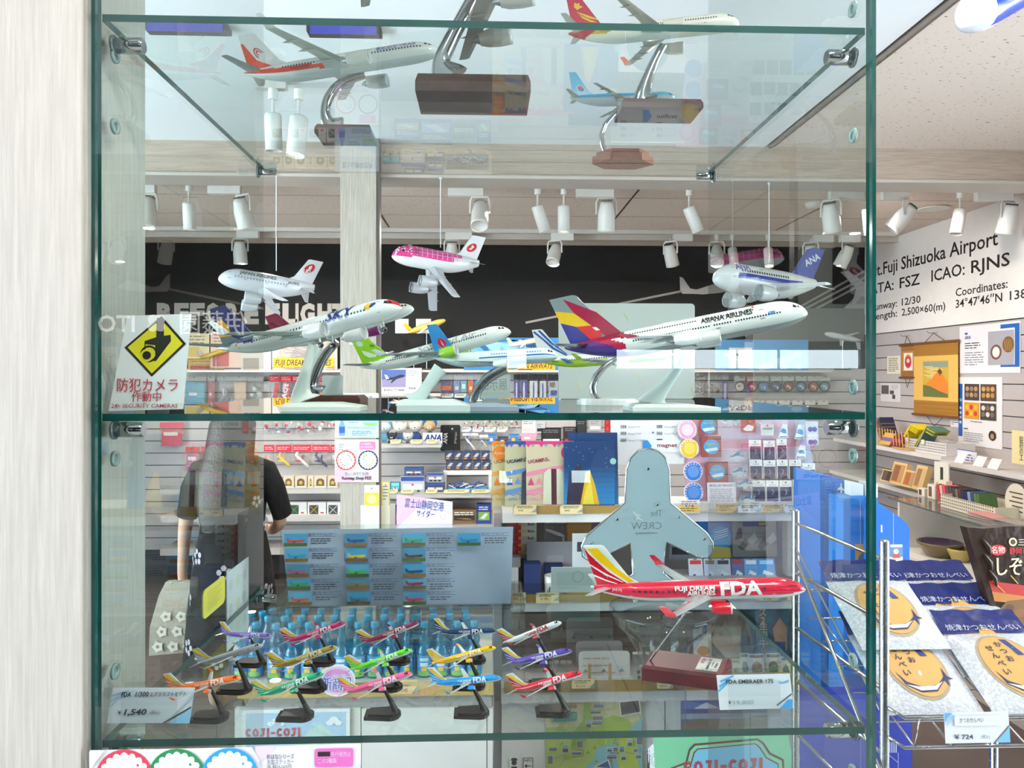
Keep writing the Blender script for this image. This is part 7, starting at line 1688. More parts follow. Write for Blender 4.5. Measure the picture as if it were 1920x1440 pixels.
dbox('top_board', 445, 925, 1291, 1303, DY, DY + .62, '#dcd5c8'); dbox('edge_strip', 445, 925, 1284, 1303, DY - .008, DY - .002, '#c2a468'); dbox('apron', 460, 922, 1303, 1328, DY + .02, DY + .6, '#9c9a99')
for x0, x1 in ((440, 560), (562, 676), (678, 912), (914, 924)): dbox('front_door', x0, x1, 1329, 2200, DY + .01, DY + .03, '#dcdad6')
ZT = P(700, 1291, DY).z; SNAP.append((1291, DY, DY + .62, 445, 925, ZT))
proto = None; n = 0
CP = '#2aa4cf'
for r_, (Yb, xs_) in enumerate(((DY + .10, [517 + 31 * k for k in range(13)]), (DY + .19, [503 + 31 * k for k in range(13)]), (DY + .28, [512 + 30 * k for k in range(13)]), (DY + .12, [455, 480]), (DY + .25, [470, 492]))):
    for j, x in enumerate(xs_):
        o = Vector((P(x, 1200, Yb).x, Yb, ZT + .0004))
        lab = 'blue capped drink bottle, %s row on the low table, %s from the pillar side' % (('front', 'second', 'third', 'loose front', 'loose rear')[r_], ORD[j])
        if proto is None:
            t = thing('drink_bottle', lab, 'bottle', o, 'blue capped drink bottles')
            MB().lathe([(.026, .0), (.0295, .006), (.0300, .095), (.0285, .108), (.021, .122), (.0195, .130), (.0235, .142), (.0225, .156), (.0135, .172), (.0125, .198)], 18, '#fff').obj('glass_body', BOTG, t)
            MB().lathe([(.0150, .196), (.0155, .198), (.0155, .212), (.0140, .216), (.002, .216)], 16, CP).obj('cap', GLOSS, t)
            m = MB().lathe([(.0303, .014), (.0306, .016), (.0306, .090), (.0303, .092)], 18, ['#5fb0dc'] * 18 + ['#3f8fd0'] * 18 + ['#5fb0dc'] * 18); lb = m.obj('label', PRINT, t)
            m = MB()
            for k, (z0, z1, a0, c) in enumerate(((.072, .084, .55, '#e6f0f6'), (.052, .066, .5, '#e6f0f6'), (.016, .032, .8, '#8cc04a'), (.034, .05, .35, '#f0c83a'))):
                q = [(.0309 * cos(-pi / 2 + a), .0309 * sin(-pi / 2 + a)) for a in [-a0 + 2 * a0 * i / 5 for i in range(6)]]
                m.add([(x_, y_, z0) for x_, y_ in q] + [(x_, y_, z1) for x_, y_ in q], [(i, i + 1, 7 + i, 6 + i) for i in range(5)], c)
            m.obj('print', PRINT, lb); proto = t
        else: dup(proto, o, lab)
# acrylic rack above the bottles
ar = thing('acrylic_rack', 'clear acrylic rack over the bottles below the fleet sheet', 'rack', (P(750, 1200, DY + .04).x, DY + .2, ZT))
for x0, x1 in ((500, 768), (772, 985)):
    a, b = P(x0, 1138, DY + .02), P(x1, 1200, DY + .02); lo = ar.location
    MB().box(a.x - lo.x, b.x - lo.x, DY + .02 - lo.y, DY + .024 - lo.y, b.z - lo.z, a.z - lo.z, '#fff').obj('front_panel', ACRYL, ar)
    MB().box(a.x - lo.x, b.x - lo.x, DY + .025 - lo.y, DY + .36 - lo.y, b.z - lo.z + .004, b.z - lo.z + .008, '#fff').obj('tray_floor', ACRYL, ar)
    MB().box(a.x - lo.x, b.x - lo.x, DY + .025 - lo.y, DY + .36 - lo.y, a.z - lo.z - .004, a.z - lo.z, '#fff').obj('tray_top', ACRYL, ar)
    for x in (a.x, b.x - .004): MB().box(x - lo.x, x + .004 - lo.x, DY + .02 - lo.y, DY + .36 - lo.y, .0005, a.z - lo.z, '#fff').obj('side_panel', ACRYL, ar)
zr = P(700, 1138, DY + .02).z
o = card('cider_sign', 'tilted pink and white cider sign with dark blue characters', 'sign', 743, 948, 848, 1130, DY + .2, '#f0e3ee', .002, .05, pts=[(743, 948), (848, 962), (848, 1136), (743, 1136)], draw=lambda cv: (cv.poly([(743, 948), (800, 956), (743, 1010)], '#f2c3da'), [cv.ring(x, y, r - 1, r, '#c9d4f0') for x, y, r in ((838, 975, 7), (830, 990, 5), (752, 962, 5), (750, 978, 7))], cv.text('富士山静岡空港', 758, 970, 13, '#27479a', 'L', .012, 0, 73, rot=.12), cv.text('サイダー', 780, 988, 10, '#27479a', 'L', .012, 0, 34, rot=.1))); o.location.z = zr + .001
for i, (x0, y0, x1, y1, c, c2, lab) in enumerate(((683, 937, 711, 1136, '#eeeae0', '#e8cf3a', 'cream tag with a yellow badge'), (715, 933, 731, 1136, '#f0ead2', '#c9b03a', 'narrow tag with a yellow border'), (676, 980, 704, 1136, '#eeeae6', None, 'low white tag'), (720, 980, 741, 1136, '#ebe7e2', None, 'low white tag beside the cider sign'))):
    o = card('hanging_tag', lab + ' standing on the acrylic rack', 'tag', x0, y0, x1, y1, DY + .22 + .02 * i, c, .003, draw=lambda cv, x0=x0, y0=y0, x1=x1, c2=c2, i=i: (cv.circ((x0 + x1) / 2, y0 + 6, 1.3, '#555', 8), cv.rect(x0 + 1, y0 + 14, x1 - 1, y0 + 38, c2) if c2 and i == 0 else None, cv.circ((x0 + x1) / 2, y0 + 26, 9, '#f2e6a0', 14) if i == 0 else None, [cv.stroke([(x0 + 1, y0 + 1), (x1 - 1, y0 + 1)], 2, '#d9b82a'), cv.stroke([(x0 + 1, y0), (x0 + 1, y0 + 45)], 2, '#d9b82a'), cv.stroke([(x1 - 1, y0), (x1 - 1, y0 + 45)], 2, '#d9b82a'), cv.lines(x0 + 3, y0 + 8, x1 - 3, 5, 6, '#8a8270', .3, 2)] if i == 1 else None)); o.location.z = zr + .001
o = card('new_item_badge', 'round white and pink new item badge leaning on the table edge', 'badge', 599, 1244, 666, 1308, DY - .03, '#f3eef4', .002, pts=[(632 + 34 * cos(k * pi / 16), 1276 + 30 * sin(k * pi / 16)) for k in range(32)], draw=lambda cv: (cv.circ(632, 1276, 31, '#e6c3dc', 28, 27), cv.circ(632, 1276, 27, '#d488c4', 28, 22), cv.text('NEW ITEM', 636, 1269, 4.5, '#f6e2f2', 'C', .02, 0, 26), [cv.text('新商品', 632 + a, 1292 + b, 19, '#f6f0fa', 'C', .0, 0, 57) for a, b in ((-1.5, 0), (1.5, 0), (0, -1.5), (0, 1.5), (2.6, .8), (2.6, -.8))], cv.text('新商品', 632, 1292, 19, '#3a4ab0', 'C', .05, 0, 57)))
pricetag(735, 1276, 784, 1301, DY - .012, 'tan price card with a small blue badge on the table edge', '¥ 345', '#d9bd84', 40)
def coji_text(cv, x, y, h, w_, col, sl=0.):
    q = w_ / 8.4; t = h * .26
    for i, ch in enumerate('COJI-COJI'):
        cx = x + q * (0, 1.05, 2.1, 3.15, 3.75, 4.75, 5.8, 6.85, 7.9)[i]; b = y + sl * (cx - x)
        if ch in 'CO':
            m = 10; a0 = (.7, 5.6) if ch == 'C' else (0, 2 * pi); cv.stroke([(cx + q * .45 + q * .34 * cos(a0[0] + (a0[1] - a0[0]) * k / m), b - h / 2 + (h - t) / 2 * sin(a0[0] + (a0[1] - a0[0]) * k / m)) for k in range(m + 1)], t, col)
        elif ch == 'J': cv.stroke([(cx + q * .2, b - h + t / 2), (cx + q * .85, b - h + t / 2)], t, col); cv.stroke([(cx + q * .6, b - h + t), (cx + q * .58, b - h * .3), (cx + q * .4, b - t * .5), (cx + q * .1, b - t * .8)], t, col)
        elif ch == 'I': cv.stroke([(cx + q * .25, b - h), (cx + q * .25, b)], t, col)
        else: cv.stroke([(cx + q * .1, b - h * .45), (cx + q * .75, b - h * .45)], t, col)


def coji(cv):
    cv.rect(462, 1336, 648, 1500, '#a9c4dc'); cv.poly([(520, 1420), (600, 1356), (648, 1400), (648, 1500), (520, 1500)], '#b9d0c8'); coji_text(cv, 462, 1381, 17, 102, '#a8404a')
    for cx, cy_, r in ((518, 1352, 9), (508, 1356, 6), (528, 1356, 6), (626, 1350, 9), (618, 1356, 7), (634, 1356, 7), (548, 1349, 5)): cv.circ(cx, cy_, r, '#e8ecf2', 12, r * .7)
    cv.text('ご当地', 518, 1357, 6, '#6a7a90', 'C', .012, 0, 20)


card('framed_poster', 'pale framed drink poster with dark red capitals below the bottles', 'poster', 455, 1330, 655, 1500, DY - .002, '#e6e8ea', .004, draw=coji)
cb = thing('green_board', 'green board with a light blue panel and dark red capitals standing before the cabinet', 'sign board', (P(1357, 1440, 2.3).x, 2.3, FL)); s = MPP(2.3, 1357); zt = P(1357, 1370, 2.3).z - FL
m = MB(); m.M = Matrix.Translation((0, 0, zt - .42)); m.prism([(a * s, .42 - b * s) for a, b in ((-133, 8), (120, -1), (136, 95), (142, 240), (-120, 250))], -.004, .004, '#74c39a'); pb = m.obj('board_face', PAPER, cb)
MB().box(-.12, .12, .005, .12, .0, zt - .38, '#8a8c8e').obj('stand_box', PAINT, cb)
cv = Cv(1357, 1370, s); cv.base = .0045
cv.poly([(1290, 1402), (1300, 1392), (1420, 1384), (1432, 1392), (1445, 1412), (1470, 1424), (1484, 1600), (1250, 1600), (1256, 1436), (1284, 1426)], '#56202a'); cv.poly([(1293, 1405), (1302, 1396), (1419, 1388), (1429, 1395), (1442, 1415), (1466, 1427), (1480, 1600), (1254, 1600), (1260, 1438), (1287, 1429)], '#74c39a'); cv.poly([(1299, 1408), (1306, 1401), (1416, 1393), (1425, 1400), (1438, 1420), (1460, 1432), (1474, 1600), (1260, 1600), (1266, 1442), (1292, 1434)], '#56202a'); cv.poly([(1301, 1410), (1307, 1403), (1415, 1395), (1423, 1402), (1436, 1422), (1458, 1434), (1472, 1600), (1262, 1600), (1268, 1444), (1294, 1436)], '#6cb8dc')
coji_text(cv, 1281, 1448, 24, 150, '#9c2440', -.03)
for v in range(len(cv.mb.v)): x, y, z = cv.mb.v[v]; cv.mb.v[v] = (x, y, z + zt)
cv.obj('print', PRINT, cb)
# ================================================================ right wall: lettering, posters, shelves
t = thing('wall_lettering', 'big black airport data lettering on the white board of the side wall', 'lettering', (WX - .0205, 6.5, 2.04))
t.rotation_euler = (0, 0, -pi / 2)
for ln in (((.10, 'Mt.Fuji Shizuoka Airport', 1.63),), ((.08, 'IATA:', .40), (.57, 'FSZ', .28), (1.0, 'ICAO:', .39), (1.46, 'RJNS', .38)), ((.12, 'Runway:', .41), (.6, '12/30', .26), (1.29, 'Coordinates:', .53)), ((.14, 'Length:', .39), (.6, '2,500×60(m)', .57), (1.29, '34°47′46″N', .48), (1.84, '138°11′22″E', .56))):
    i = (1.63, .40, .41, .39).index(ln[0][2]); z, h = ((2.427, .10), (2.275, .085), (2.13, .057), (2.047, .057))[i]
    cv = Cv(0, 0, 1)
    cv.base = .0003
    for x, tx, w_ in ln: cv = Cv(0, 0, 1); cv.text(tx, x, 2.04 - z, h, '#26211f', 'L', .012, 0, w_); cv.obj('text_line', PRINT, t)
XW = WX - .016
L = lambda cv, *a, **k: cv.lines(*a, **k)
wallcard('wall_poster', 'wide white poster with a photo of two brown pottery pieces', 'poster', 1800, 613, 1914, 700, XW, '#e6e2e4', draw=lambda cv: (cv.rect(70, 4, 99, 12, '#1f5fae'), cv.rect(92, 4, 99, 88, '#1f5fae'), cv.rect(70, 84, 97, 88, '#1f5fae'), cv.rect(50, 16, 91, 84, '#a9a6ac'), cv.circ(63, 58, 9, '#7a4a34', 16, 15), cv.circ(63, 58, 6, '#e8e2da', 12, 11), cv.circ(82, 44, 9, '#7a5a30', 16, 16), [cv.stroke([(76 + k * 3, 34), (79 + k * 3, 56)], .8, '#b98a4a') for k in range(4)], cv.rect(10, 14, 15, 18, '#2f5fae'), cv.text('志都呂焼', 10, 27, 5, '#2f4f9a', 'L', .03, 0, 10), L(cv, 10, 36, 38, 3, 5, '#333', seed=1), L(cv, 10, 56, 44, 6, 5, '#8a8a90', seed=2)))
wallcard('wall_poster', 'tall white poster with four photos of pottery work and a blue edge', 'poster', 1798, 707, 1880, 832, XW, '#e6e2e2', draw=lambda cv: (cv.rect(0, 10, 10, 88, '#1f5fae'), cv.text('03', 5, 36, 4, '#d9e4f2', 'C', .03, 0, 6), [cv.rect(2.5, 44 + k * 7, 7.5, 48 + k * 7, '#d9e4f2') for k in range(4)], [(cv.rect(15 + q * 38, 10 + r * 27, 50 + q * 38, 34 + r * 27, ('#4a3a34', '#5a4030', '#d8952a', '#4a4038')[r * 2 + q]), [cv.circ(22 + q * 38 + (k % 3) * 10, 17 + r * 27 + (k // 3) * 9, 4.4, (('#b98a5a', '#8f7a6a'), ('#c99a5a', '#b3854a'), ('#e8b03a', '#c0402a'), ('#d9d4cc', '#7a6a5a'))[r * 2 + q][k % 2], 10, 3.6) for k in range(6)]) for r in range(2) for q in range(2)], L(cv, 30, 64, 74, 1, 3, '#777'), L(cv, 14, 75, 30, 1, 4, '#444'), L(cv, 14, 81, 64, 5, 3, '#999', seed=3), cv.circ(80, 82, 8, '#33302e', 16, 7), cv.circ(80, 83, 4, '#b98a5a', 10, 4)))
wallcard('note_card', 'small cream notice card beside the little scroll', 'notice', 1664, 668, 1689, 701, XW, '#e8dfc8', draw=lambda cv: L(cv, 12, 12, 88, 8, 10, '#5a5040', seed=4))
wallcard('note_card', 'white leaflet with grey photos under the notice card', 'notice', 1652, 718, 1689, 752, XW, '#d9d4d4', draw=lambda cv: (cv.rect(4, 12, 42, 60, '#5a5658'), cv.rect(48, 40, 68, 60, '#4a484a'), L(cv, 55, 10, 92, 5, 5, '#999'), cv.rect(60, 62, 75, 84, '#4a4848')))
wallcard('note_card', 'tiny white price slip under the red peak scroll', 'notice', 1783, 788, 1799, 800, XW, '#e4e4ea', draw=lambda cv: L(cv, 10, 20, 90, 2, 30, '#557'))


def scroll(x0, y0, x1, y1, X, lab, col, mid, art):
    o = wallcard('hanging_scroll', lab, 'hanging scroll', x0, y0, x1, y1, X, col, .002, draw=lambda cv: (cv.rect(0, 18, 100, 80, mid), art(cv), [cv.stroke([(0, y), (100, y)], .3, '#8a6a2a') for y in (4, 9, 14, 84, 90, 95)]), mat=CLOTH)
    wd = PXW(x0, HY, X).y - PXW(x1, HY, X).y; h = PXW(x0, y0, X).z - PXW(x0, y1, X).z
    for z in (0, h): m = MB(); m.tube([(-wd / 2 - .015, -.004, z), (wd / 2 + .015, -.004, z)], .009, 8, '#7a4a1e'); m.obj('roller', PAINT, o)
    MB().tube([(-wd * .25, 0, h), (0, -.01, h + .07), (wd * .25, 0, h)], .0025, 5, '#2a1e1a').obj('hanging_cord', MATTE, o); MB().tube([(0, .02, h + .075), (0, -.05, h + .07), (0, -.06, h + .085)], .003, 5, '#ccc').obj('hook', CHROME, o)
    MB().tube([(-wd * .2, 0, 0), (.0, -.006, -.08), (wd * .2, 0, 0)], .002, 5, '#2a1e1a').obj('tail_cord', MATTE, o)


scroll(1690, 648, 1716, 708, XW - .01, 'small brown hanging scroll with a red round face charm', '#9a6a34', '#b3803c', lambda cv: (cv.rect(20, 24, 84, 78, '#ece6e0'), cv.circ(52, 50, 26, '#d8a02a', 18, 22), cv.circ(52, 52, 22, '#c2304a', 18, 18), cv.circ(52, 48, 11, '#e8d8d0', 12, 7)))
scroll(1714, 645, 1797, 776, XW - .02, 'large golden hanging scroll with a red peaked mountain', '#a8742a', '#e2b45c', lambda cv: (cv.rect(22, 25, 80, 75, '#c9a83c'), cv.rect(23, 26, 79, 34, '#8f9a86'), [cv.stroke([(24 + (k * 7) % 20, 33 + k * 2), (46 + (k * 11) % 32, 33 + k * 2)], .9, '#ead9a0') for k in range(9)], cv.poly([(23, 60), (40, 52), (58, 38), (62, 37), (66, 41), (79, 56), (79, 70), (23, 74)], '#e8822a'), cv.poly([(56, 40), (60, 36), (64, 37), (68, 43), (64, 42), (62, 46), (59, 42)], '#6a4030'), cv.poly([(23, 58), (40, 60), (60, 66), (79, 70), (79, 74.5), (23, 74.5)], '#6a7038')))


def wshelf(Y0, Y1, X0, z, lab): return tag(MB().box(X0, WX - .014, Y0, Y1, z - .03, z, '#dcd6d0').obj('wall_shelf', PAINT, world=True), lab, 'shelf')


wshelf(4.86, 6.4, 3.08, 1.01, 'white side wall shelf of yellow cloths and a perforated tray'); wshelf(3.3, 4.88, 3.08, .985, 'white side wall shelf of small white cards'); wshelf(4.7, 6.3, 3.0, .74, 'low side wall shelf behind the wooden boxes')


def at(px, X, z): d = ray(px, HY); return Vector((X, d.y / d.x * X, z))


def ptray(px0, px1, X, z, h, dp, label, col='#dcd8d4'):
    a, b = at(px0, X, z).y, at(px1, X, z).y; t = thing('perforated_tray', label, 'tray', (X + dp / 2, (a + b) / 2, z + .0005)); hw = (a - b) / 2
    for s_ in (-1, 1):
        MB().box(s_ * dp / 2 - .002, s_ * dp / 2 + .002, -hw, hw, 0, h, col).obj('tray_wall', PAINT, t); MB().box(-dp / 2, dp / 2, s_ * hw - .002, s_ * hw + .002, 0, h, col).obj('tray_wall', PAINT, t)
    MB().box(-dp / 2, dp / 2, -hw, hw, 0, .003, col).obj('tray_floor', PAINT, t); m = MB(); n = int(hw * 2 / .018)
    for i in range(n):
        for k in range(int(h / .018)):
            y = -hw + .012 + i * .018; zz = .012 + k * .018; m.add([(-dp / 2 - .0024, y + p, zz + q) for p, q in ((0, 0), (.009, 0), (.009, .009), (0, .009))], [(0, 1, 2, 3)], '#6a625c')
    m.obj('hole_pattern', PRINT, t)['kind'] = 'stuff'; return t


ptray(1700, 1774, 3.12, 1.01, .085, .2, 'white perforated tray under the yellow cloths')
ptray(1764, 1866, 2.72, .775, .075, .24, 'cream perforated basket of small wallets on the glass counter', '#e6dcc4')
for i, (px, c, c2, lab) in enumerate(((1712, '#e6cf1e', '#c9a81a', 'bright yellow folded cloth standing beside the tray'), (1742, '#d3c42a', '#5a7a6a', 'yellow and green checked folded cloth on the tray'))):
    o = at(px, 3.16, 1.012); t = thing('folded_cloth', lab, 'cloth', o); m = MB()
    for k in range(4):
        y0 = .10 - k * .012; m.loft([[(-.05, y0, .03), (.06, y0, .03), (.06, y0 + .006, .03), (-.05, y0 + .006, .03)], [(-.04, y0 - .10, .15 + .01 * k), (.07, y0 - .10, .15 + .01 * k), (.07, y0 - .10, .158 + .01 * k), (-.04, y0 - .10, .158 + .01 * k)], [(-.02, y0 - .17, .12 + .01 * k), (.09, y0 - .17, .12 + .01 * k), (.09, y0 - .165, .126 + .01 * k), (-.02, y0 - .165, .126 + .01 * k)]], (c, c2)[k % 2] if i else c, True, False)
    m.obj('folds', CLOTH, t); MB().box(-.056, -.05, -.03, .0, .06, .09, '#e9e6e0').obj('cloth_tag', PAPER, t)
for j, (px, lab, cols) in enumerate(((1668, 'wooden peg rack holding striped navy cloths', ('#2a2a4c', '#6a5a4a', '#b86a7a')), (1700, 'wooden peg rack in front of the yellow cloths', ()))):
    o = at(px, 3.12 if j else 3.2, 1.012 if j else 1.012); t = thing('peg_rack', lab, 'rack', o)
    MB().box(-.05, .05, -.11, .11, 0, .012, '#c9a05c').obj('base_bar', PAINT, t)
    for k in range(6): MB().tube([(-.04, -.1 + k * .04, .01), (-.05, -.1 + k * .04, .13)], .004, 6, '#d3ab66').obj('peg', PAINT, t)
    for k, c in enumerate(cols): m = MB(); m.M = Matrix.Rotation(-.5, 4, 'X'); m.box(-.03, .08, -.02 + k * .035, -.006 + k * .035, .03, .23, c); [m.box(-.0305, .0805, -.021 + k * .035, -.0055 + k * .035, .05 + q * .03, .057 + q * .03, '#8a6a3a') for q in range(5)]; tag(m.obj('striped_cloth', CLOTH, None, t.location), ('dark navy', 'brown', 'rose pink')[k] + ' striped folded cloth leaning in the peg rack', 'cloth')
for i, (px, c, c2, lab) in enumerate(((1664, '#d9a84a', '#7a5fa0', 'sunset coloured folded cloth on the shelf front'), (1684, '#7a2a34', '#b04a5a', 'dark red wrapped cloth on the shelf front'))):
    o = at(px, 3.10, 1.013); m = MB(); m.M = Matrix.Rotation(.5, 4, 'Y'); m.box(-.03, -.02, -.07, .07, 0, .1, c); m.box(-.031, -.0195, -.068, .068, .03, .06, c2); tag(m.obj('wrapped_cloth', CLOTH, loc=o), lab, 'cloth')
for i, px in enumerate((1797, 1833, 1860)): o = at(px, 3.09, .986); m = MB(); m.M = Matrix.Rotation(.5, 4, 'Y'); m.box(-.002, .002, -.045, .045, 0, .07, '#eeebe8'); tag(m.obj('blank_card', PAPER, loc=o), 'small white card on the shelf edge, %s from the perforated tray' % ORD[i], 'card')
wallcard('notice_card', 'white notice with a strawberry above the blank cards', 'notice', 1794, 841, 1832, 866, 3.2, '#e6e4ec', draw=lambda cv: (cv.rect(0, 0, 100, 6, '#4a5ab0'), cv.circ(14, 52, 9, '#c23a3a', 10, 12), L(cv, 26, 30, 90, 3, 20, '#2a3a9a', seed=6)))
wallcard('art_card', 'cream card with brush writing at the shelf end', 'card', 1898, 806, 1935, 868, 3.15, '#ead9a0', draw=lambda cv: cv.text('駿府の工', 50, 34, 15, '#2a241c', 'C', .02, 0, None, False, 0, True), lean=0)
# glass counter
gc = thing('glass_counter', 'glass topped counter with pottery inside and a white drawer', 'counter', (3.0, 3.9, FL))


def gb(name, x0, x1, y0, y1, z0, z1, col, mat=PAINT): return MB().box(x0 - 3, x1 - 3, y0 - 3.9, y1 - 3.9, z0 - FL, z1 - FL, col).obj(name, mat, gc)


gb('glass_top', 2.6, 3.38, 3.0, 4.65, .763, .773, '#fff', SHELFG); gb('front_edge', 2.594, 2.6, 3.0, 4.65, .763, .773, '#3a5a54', EDGE)
gb('deck', 2.6, 3.4, 3.0, 4.65, .43, .45, '#e9e4dc'); gb('drawer_front', 2.6, 2.62, 3.0, 4.65, .17, .425, '#dcd6ce'); gb('body_panel', 2.62, 3.4, 3.0, 4.65, FL, .43, '#c9c3bb'); gb('end_panel', 2.66, 3.4, 4.63, 4.65, .45, .763, '#e4ded6'); gb('inner_panel', 3.0, 3.02, 3.0, 4.2, .45, .763, '#e9e2d8')
gb('front_glass', 2.604, 2.61, 3.0, 3.78, .45, .763, '#fff', ACRYL); gb('glass_edge', 2.602, 2.612, 3.78, 3.788, .45, .763, '#2f3a36', EDGE); gb('glass_edge', 2.602, 2.612, 3.66, 3.668, .45, .763, '#2f3a36', EDGE)
MB().lathe([(.002, -.02), (.012, -.018), (.012, -.006), (.006, 0)], 12, '#555', ax='x', cx=2.6 - 3, cy=.45, cz=.33 - FL).obj('drawer_knob', CHROME, gc)
for i, (px, py, r, h, c, c2, lab) in enumerate(((1742, 1024, .085, .06, '#6a5a3a', '#3f4a3a', 'olive glazed bowl nearest the blue display'), (1762, 1042, .13, .085, '#6f5f34', '#43304a', 'largest brown bowl with a violet inside'), (1800, 1052, .075, .075, '#b8a25c', '#8a7a44', 'small straw coloured cup before the bowls'), (1790, 1016, .09, .07, '#3a2226', '#241618', 'dark red brown bowl at the back'), (1822, 1022, .10, .07, '#3f3a3a', '#2c2a2c', 'charcoal bowl at the back'), (1848, 1050, .10, .05, '#8a8474', '#6a6458', 'grey shallow bowl behind the snack bag'), (1722, 1018, .06, .05, '#9a6a4a', '#7a4a34', 'rough terracotta lump by the blue display'))):
    o = PZ(px, py, .45); o.z = .4505; m = MB()
    m.lathe([(r * .5, 0), (r * .62, .004), (r * .95, h * .8), (r, h), (r * .95, h + .002), (r * .6, h * .3), (.002, h * .22)], 20, [c] * 80 + [c2] * 40); tag(m.obj('pottery_bowl', GLOSS, loc=o), lab + ' inside the counter', 'pottery')
for i, (px, z, w_, h, c, c2, lab) in enumerate(((1682, .775, .17, .16, '#b98a5a', '#8a5a3a', 'tall brown inlaid box'), (1722, .775, .12, .17, '#c9a878', '#9a6f4a', 'upright pale inlaid box'), (1664, .775, .13, .09, '#3a302c', '#5a4a40', 'dark inlaid box in front'), (1704, .775, .13, .12, '#b08a62', '#b0602f', 'striped inlaid box'), (1733, .775, .07, .05, '#e6dccb', '#5a4030', 'small white edged box'), (1752, .775, .08, .09, '#e6dccb', '#7a5236', 'white edged box with a round'), (1772, .775, .08, .13, '#e6dccb', '#6a4a34', 'taller white edged box with a round'))):
    o = at(px, 2.95 if i < 4 else 2.85, z); m = MB(); m.M = Matrix.Rotation(.3 if i < 4 else 0, 4, 'Y'); m.box(-.02, .02, -w_ / 2, w_ / 2, 0, h, '#d9b878' if i < 4 else c); m.box(-.022, -.0201, -w_ * .4, w_ * .4, h * .1, h * .9, c if i < 4 else '#efe9e0'); m.box(-.0235, -.0221, -w_ * .1, w_ * .3, h * .15, h * .85, c2)
    tag(m.obj('inlaid_box', PAINT, loc=o), lab + ' on the glass counter', 'wooden box')
for i in range(14):
    o = at(1776 + i * 6, 2.84, .782); c = ('#c2404a', '#e8b0a8', '#d84a5a', '#6a5a50', '#5a4a44', '#4a4442', '#7a6a60', '#5a3a2a', '#2a2f5a', '#26304f', '#8fa0c0', '#3a4a70', '#5a7a4a', '#4f7040')[i]; m = MB(); m.M = Matrix.Rotation(-.2, 4, 'X'); m.box(-.05, .05, -.012, .012, 0, .105, c); tag(m.obj('card_wallet', CLOTH, loc=o), 'small folded wallet standing in the cream basket, %s from the red end' % ORD[i], 'wallet', 'wallets in the cream basket')
o = at(1766, 2.95, .775); m = MB().box(-.004, .004, -.075, .075, 0, .22, '#e6e2d6'); o2 = tag(m.obj('tea_card', PAPER, loc=o), 'white card with a green fruit and brush letters on the glass counter', 'card'); m = MB(); m.add([(-.0045, .02 + .045 * cos(k * pi / 8), .05 + .045 * sin(k * pi / 8)) for k in range(16)], [tuple(range(16))], '#a8b02a'); m.box(-.0046, -.0042, -.02, .01, .09, .19, '#2f3a1e'); m.obj('print', PRINT, o2)
for i, (px, lab) in enumerate(((1855, 'pink topped stack of flat paper goods'), (1905, 'taller stack of thin grey paper goods'))):
    o = at(px, 2.66, .775); t = thing('paper_stack', lab + ' on the glass counter', 'paper goods', o)
    for k in range(8): m = MB(); m.M = Matrix.Rotation(RR.uniform(-.1, .1), 4, 'Z'); m.box(-.05, .05, -.1, .1, k * .006, k * .006 + .004, '#c98a84' if i == 0 and k > 5 else RR.choice(('#b3aaa4', '#9a908a', '#c3bab2'))); m.obj('sheet', PAPER, t)
o = at(1905, 2.85, .775); m = MB(); q = [(.085 * cos(k * pi / 12), .10 + .10 * sin(k * pi / 12)) for k in range(24)]; m.add([(0, -a, b) for a, b in q] + [(.005, -a, b) for a, b in q], [tuple(range(24)), tuple(range(47, 23, -1))] + [(i, 24 + i, 24 + (i + 1) % 24, (i + 1) % 24) for i in range(24)], '#e0d6c2'); o2 = tag(m.obj('oval_sign', PAPER, loc=o), 'cream oval sign with small writing on the glass counter', 'sign'); m = MB()
for k in range(5): m.box(-.0006, -.0002, -.05, .05 - .02 * (k % 2), .05 + k * .024, .057 + k * .024, '#4a4236')
m.obj('print', PRINT, o2)

# ================================================================ blue display cases beside the gondola
BL = 2.62
def poly(name, lab, cat, pts, Y, col, t, dr=None, mat=None): xs = [p[0] for p in pts]; ys = [p[1] for p in pts]; return card(name, lab, cat, min(xs), min(ys), max(xs), max(ys), Y, col, t, pts=pts, draw=dr, mat=mat)


poly('blue_display', 'blue display box with a white airplane mark and grid lines', 'display', [(1537, 890), (1574, 897), (1586, 902), (1592, 914), (1592, 1532), (1540, 1532)], BL + .25, '#1b6fc4', .25, lambda cv: ([cv.stroke([(1540, y), (1590, y + 6)], .5, '#5f9fdc') for y in (905, 925, 950, 975)], cv.poly([(1576, 906), (1578, 906), (1579, 914), (1584, 919), (1584, 921), (1579, 919), (1579, 924), (1581, 927), (1574, 926), (1576, 923), (1576, 918), (1570, 919), (1570, 917), (1576, 912)], '#e9eff6')))
poly('blue_display', 'blue upright display panel with a white line seen through the case corner', 'display', [(1581, 934), (1646, 934), (1646, 1577), (1581, 1577)], BL + .1, '#1f7bd2', .12, lambda cv: (cv.stroke([(1613, 936), (1613, 1130)], .8, '#d9e6f4'), cv.rect(1603, 1020, 1640, 1060, '#c9985a'), cv.circ(1620, 1048, 11, '#5a7aa0'), cv.rect(1582, 1064, 1640, 1072, '#dfe6ea')))
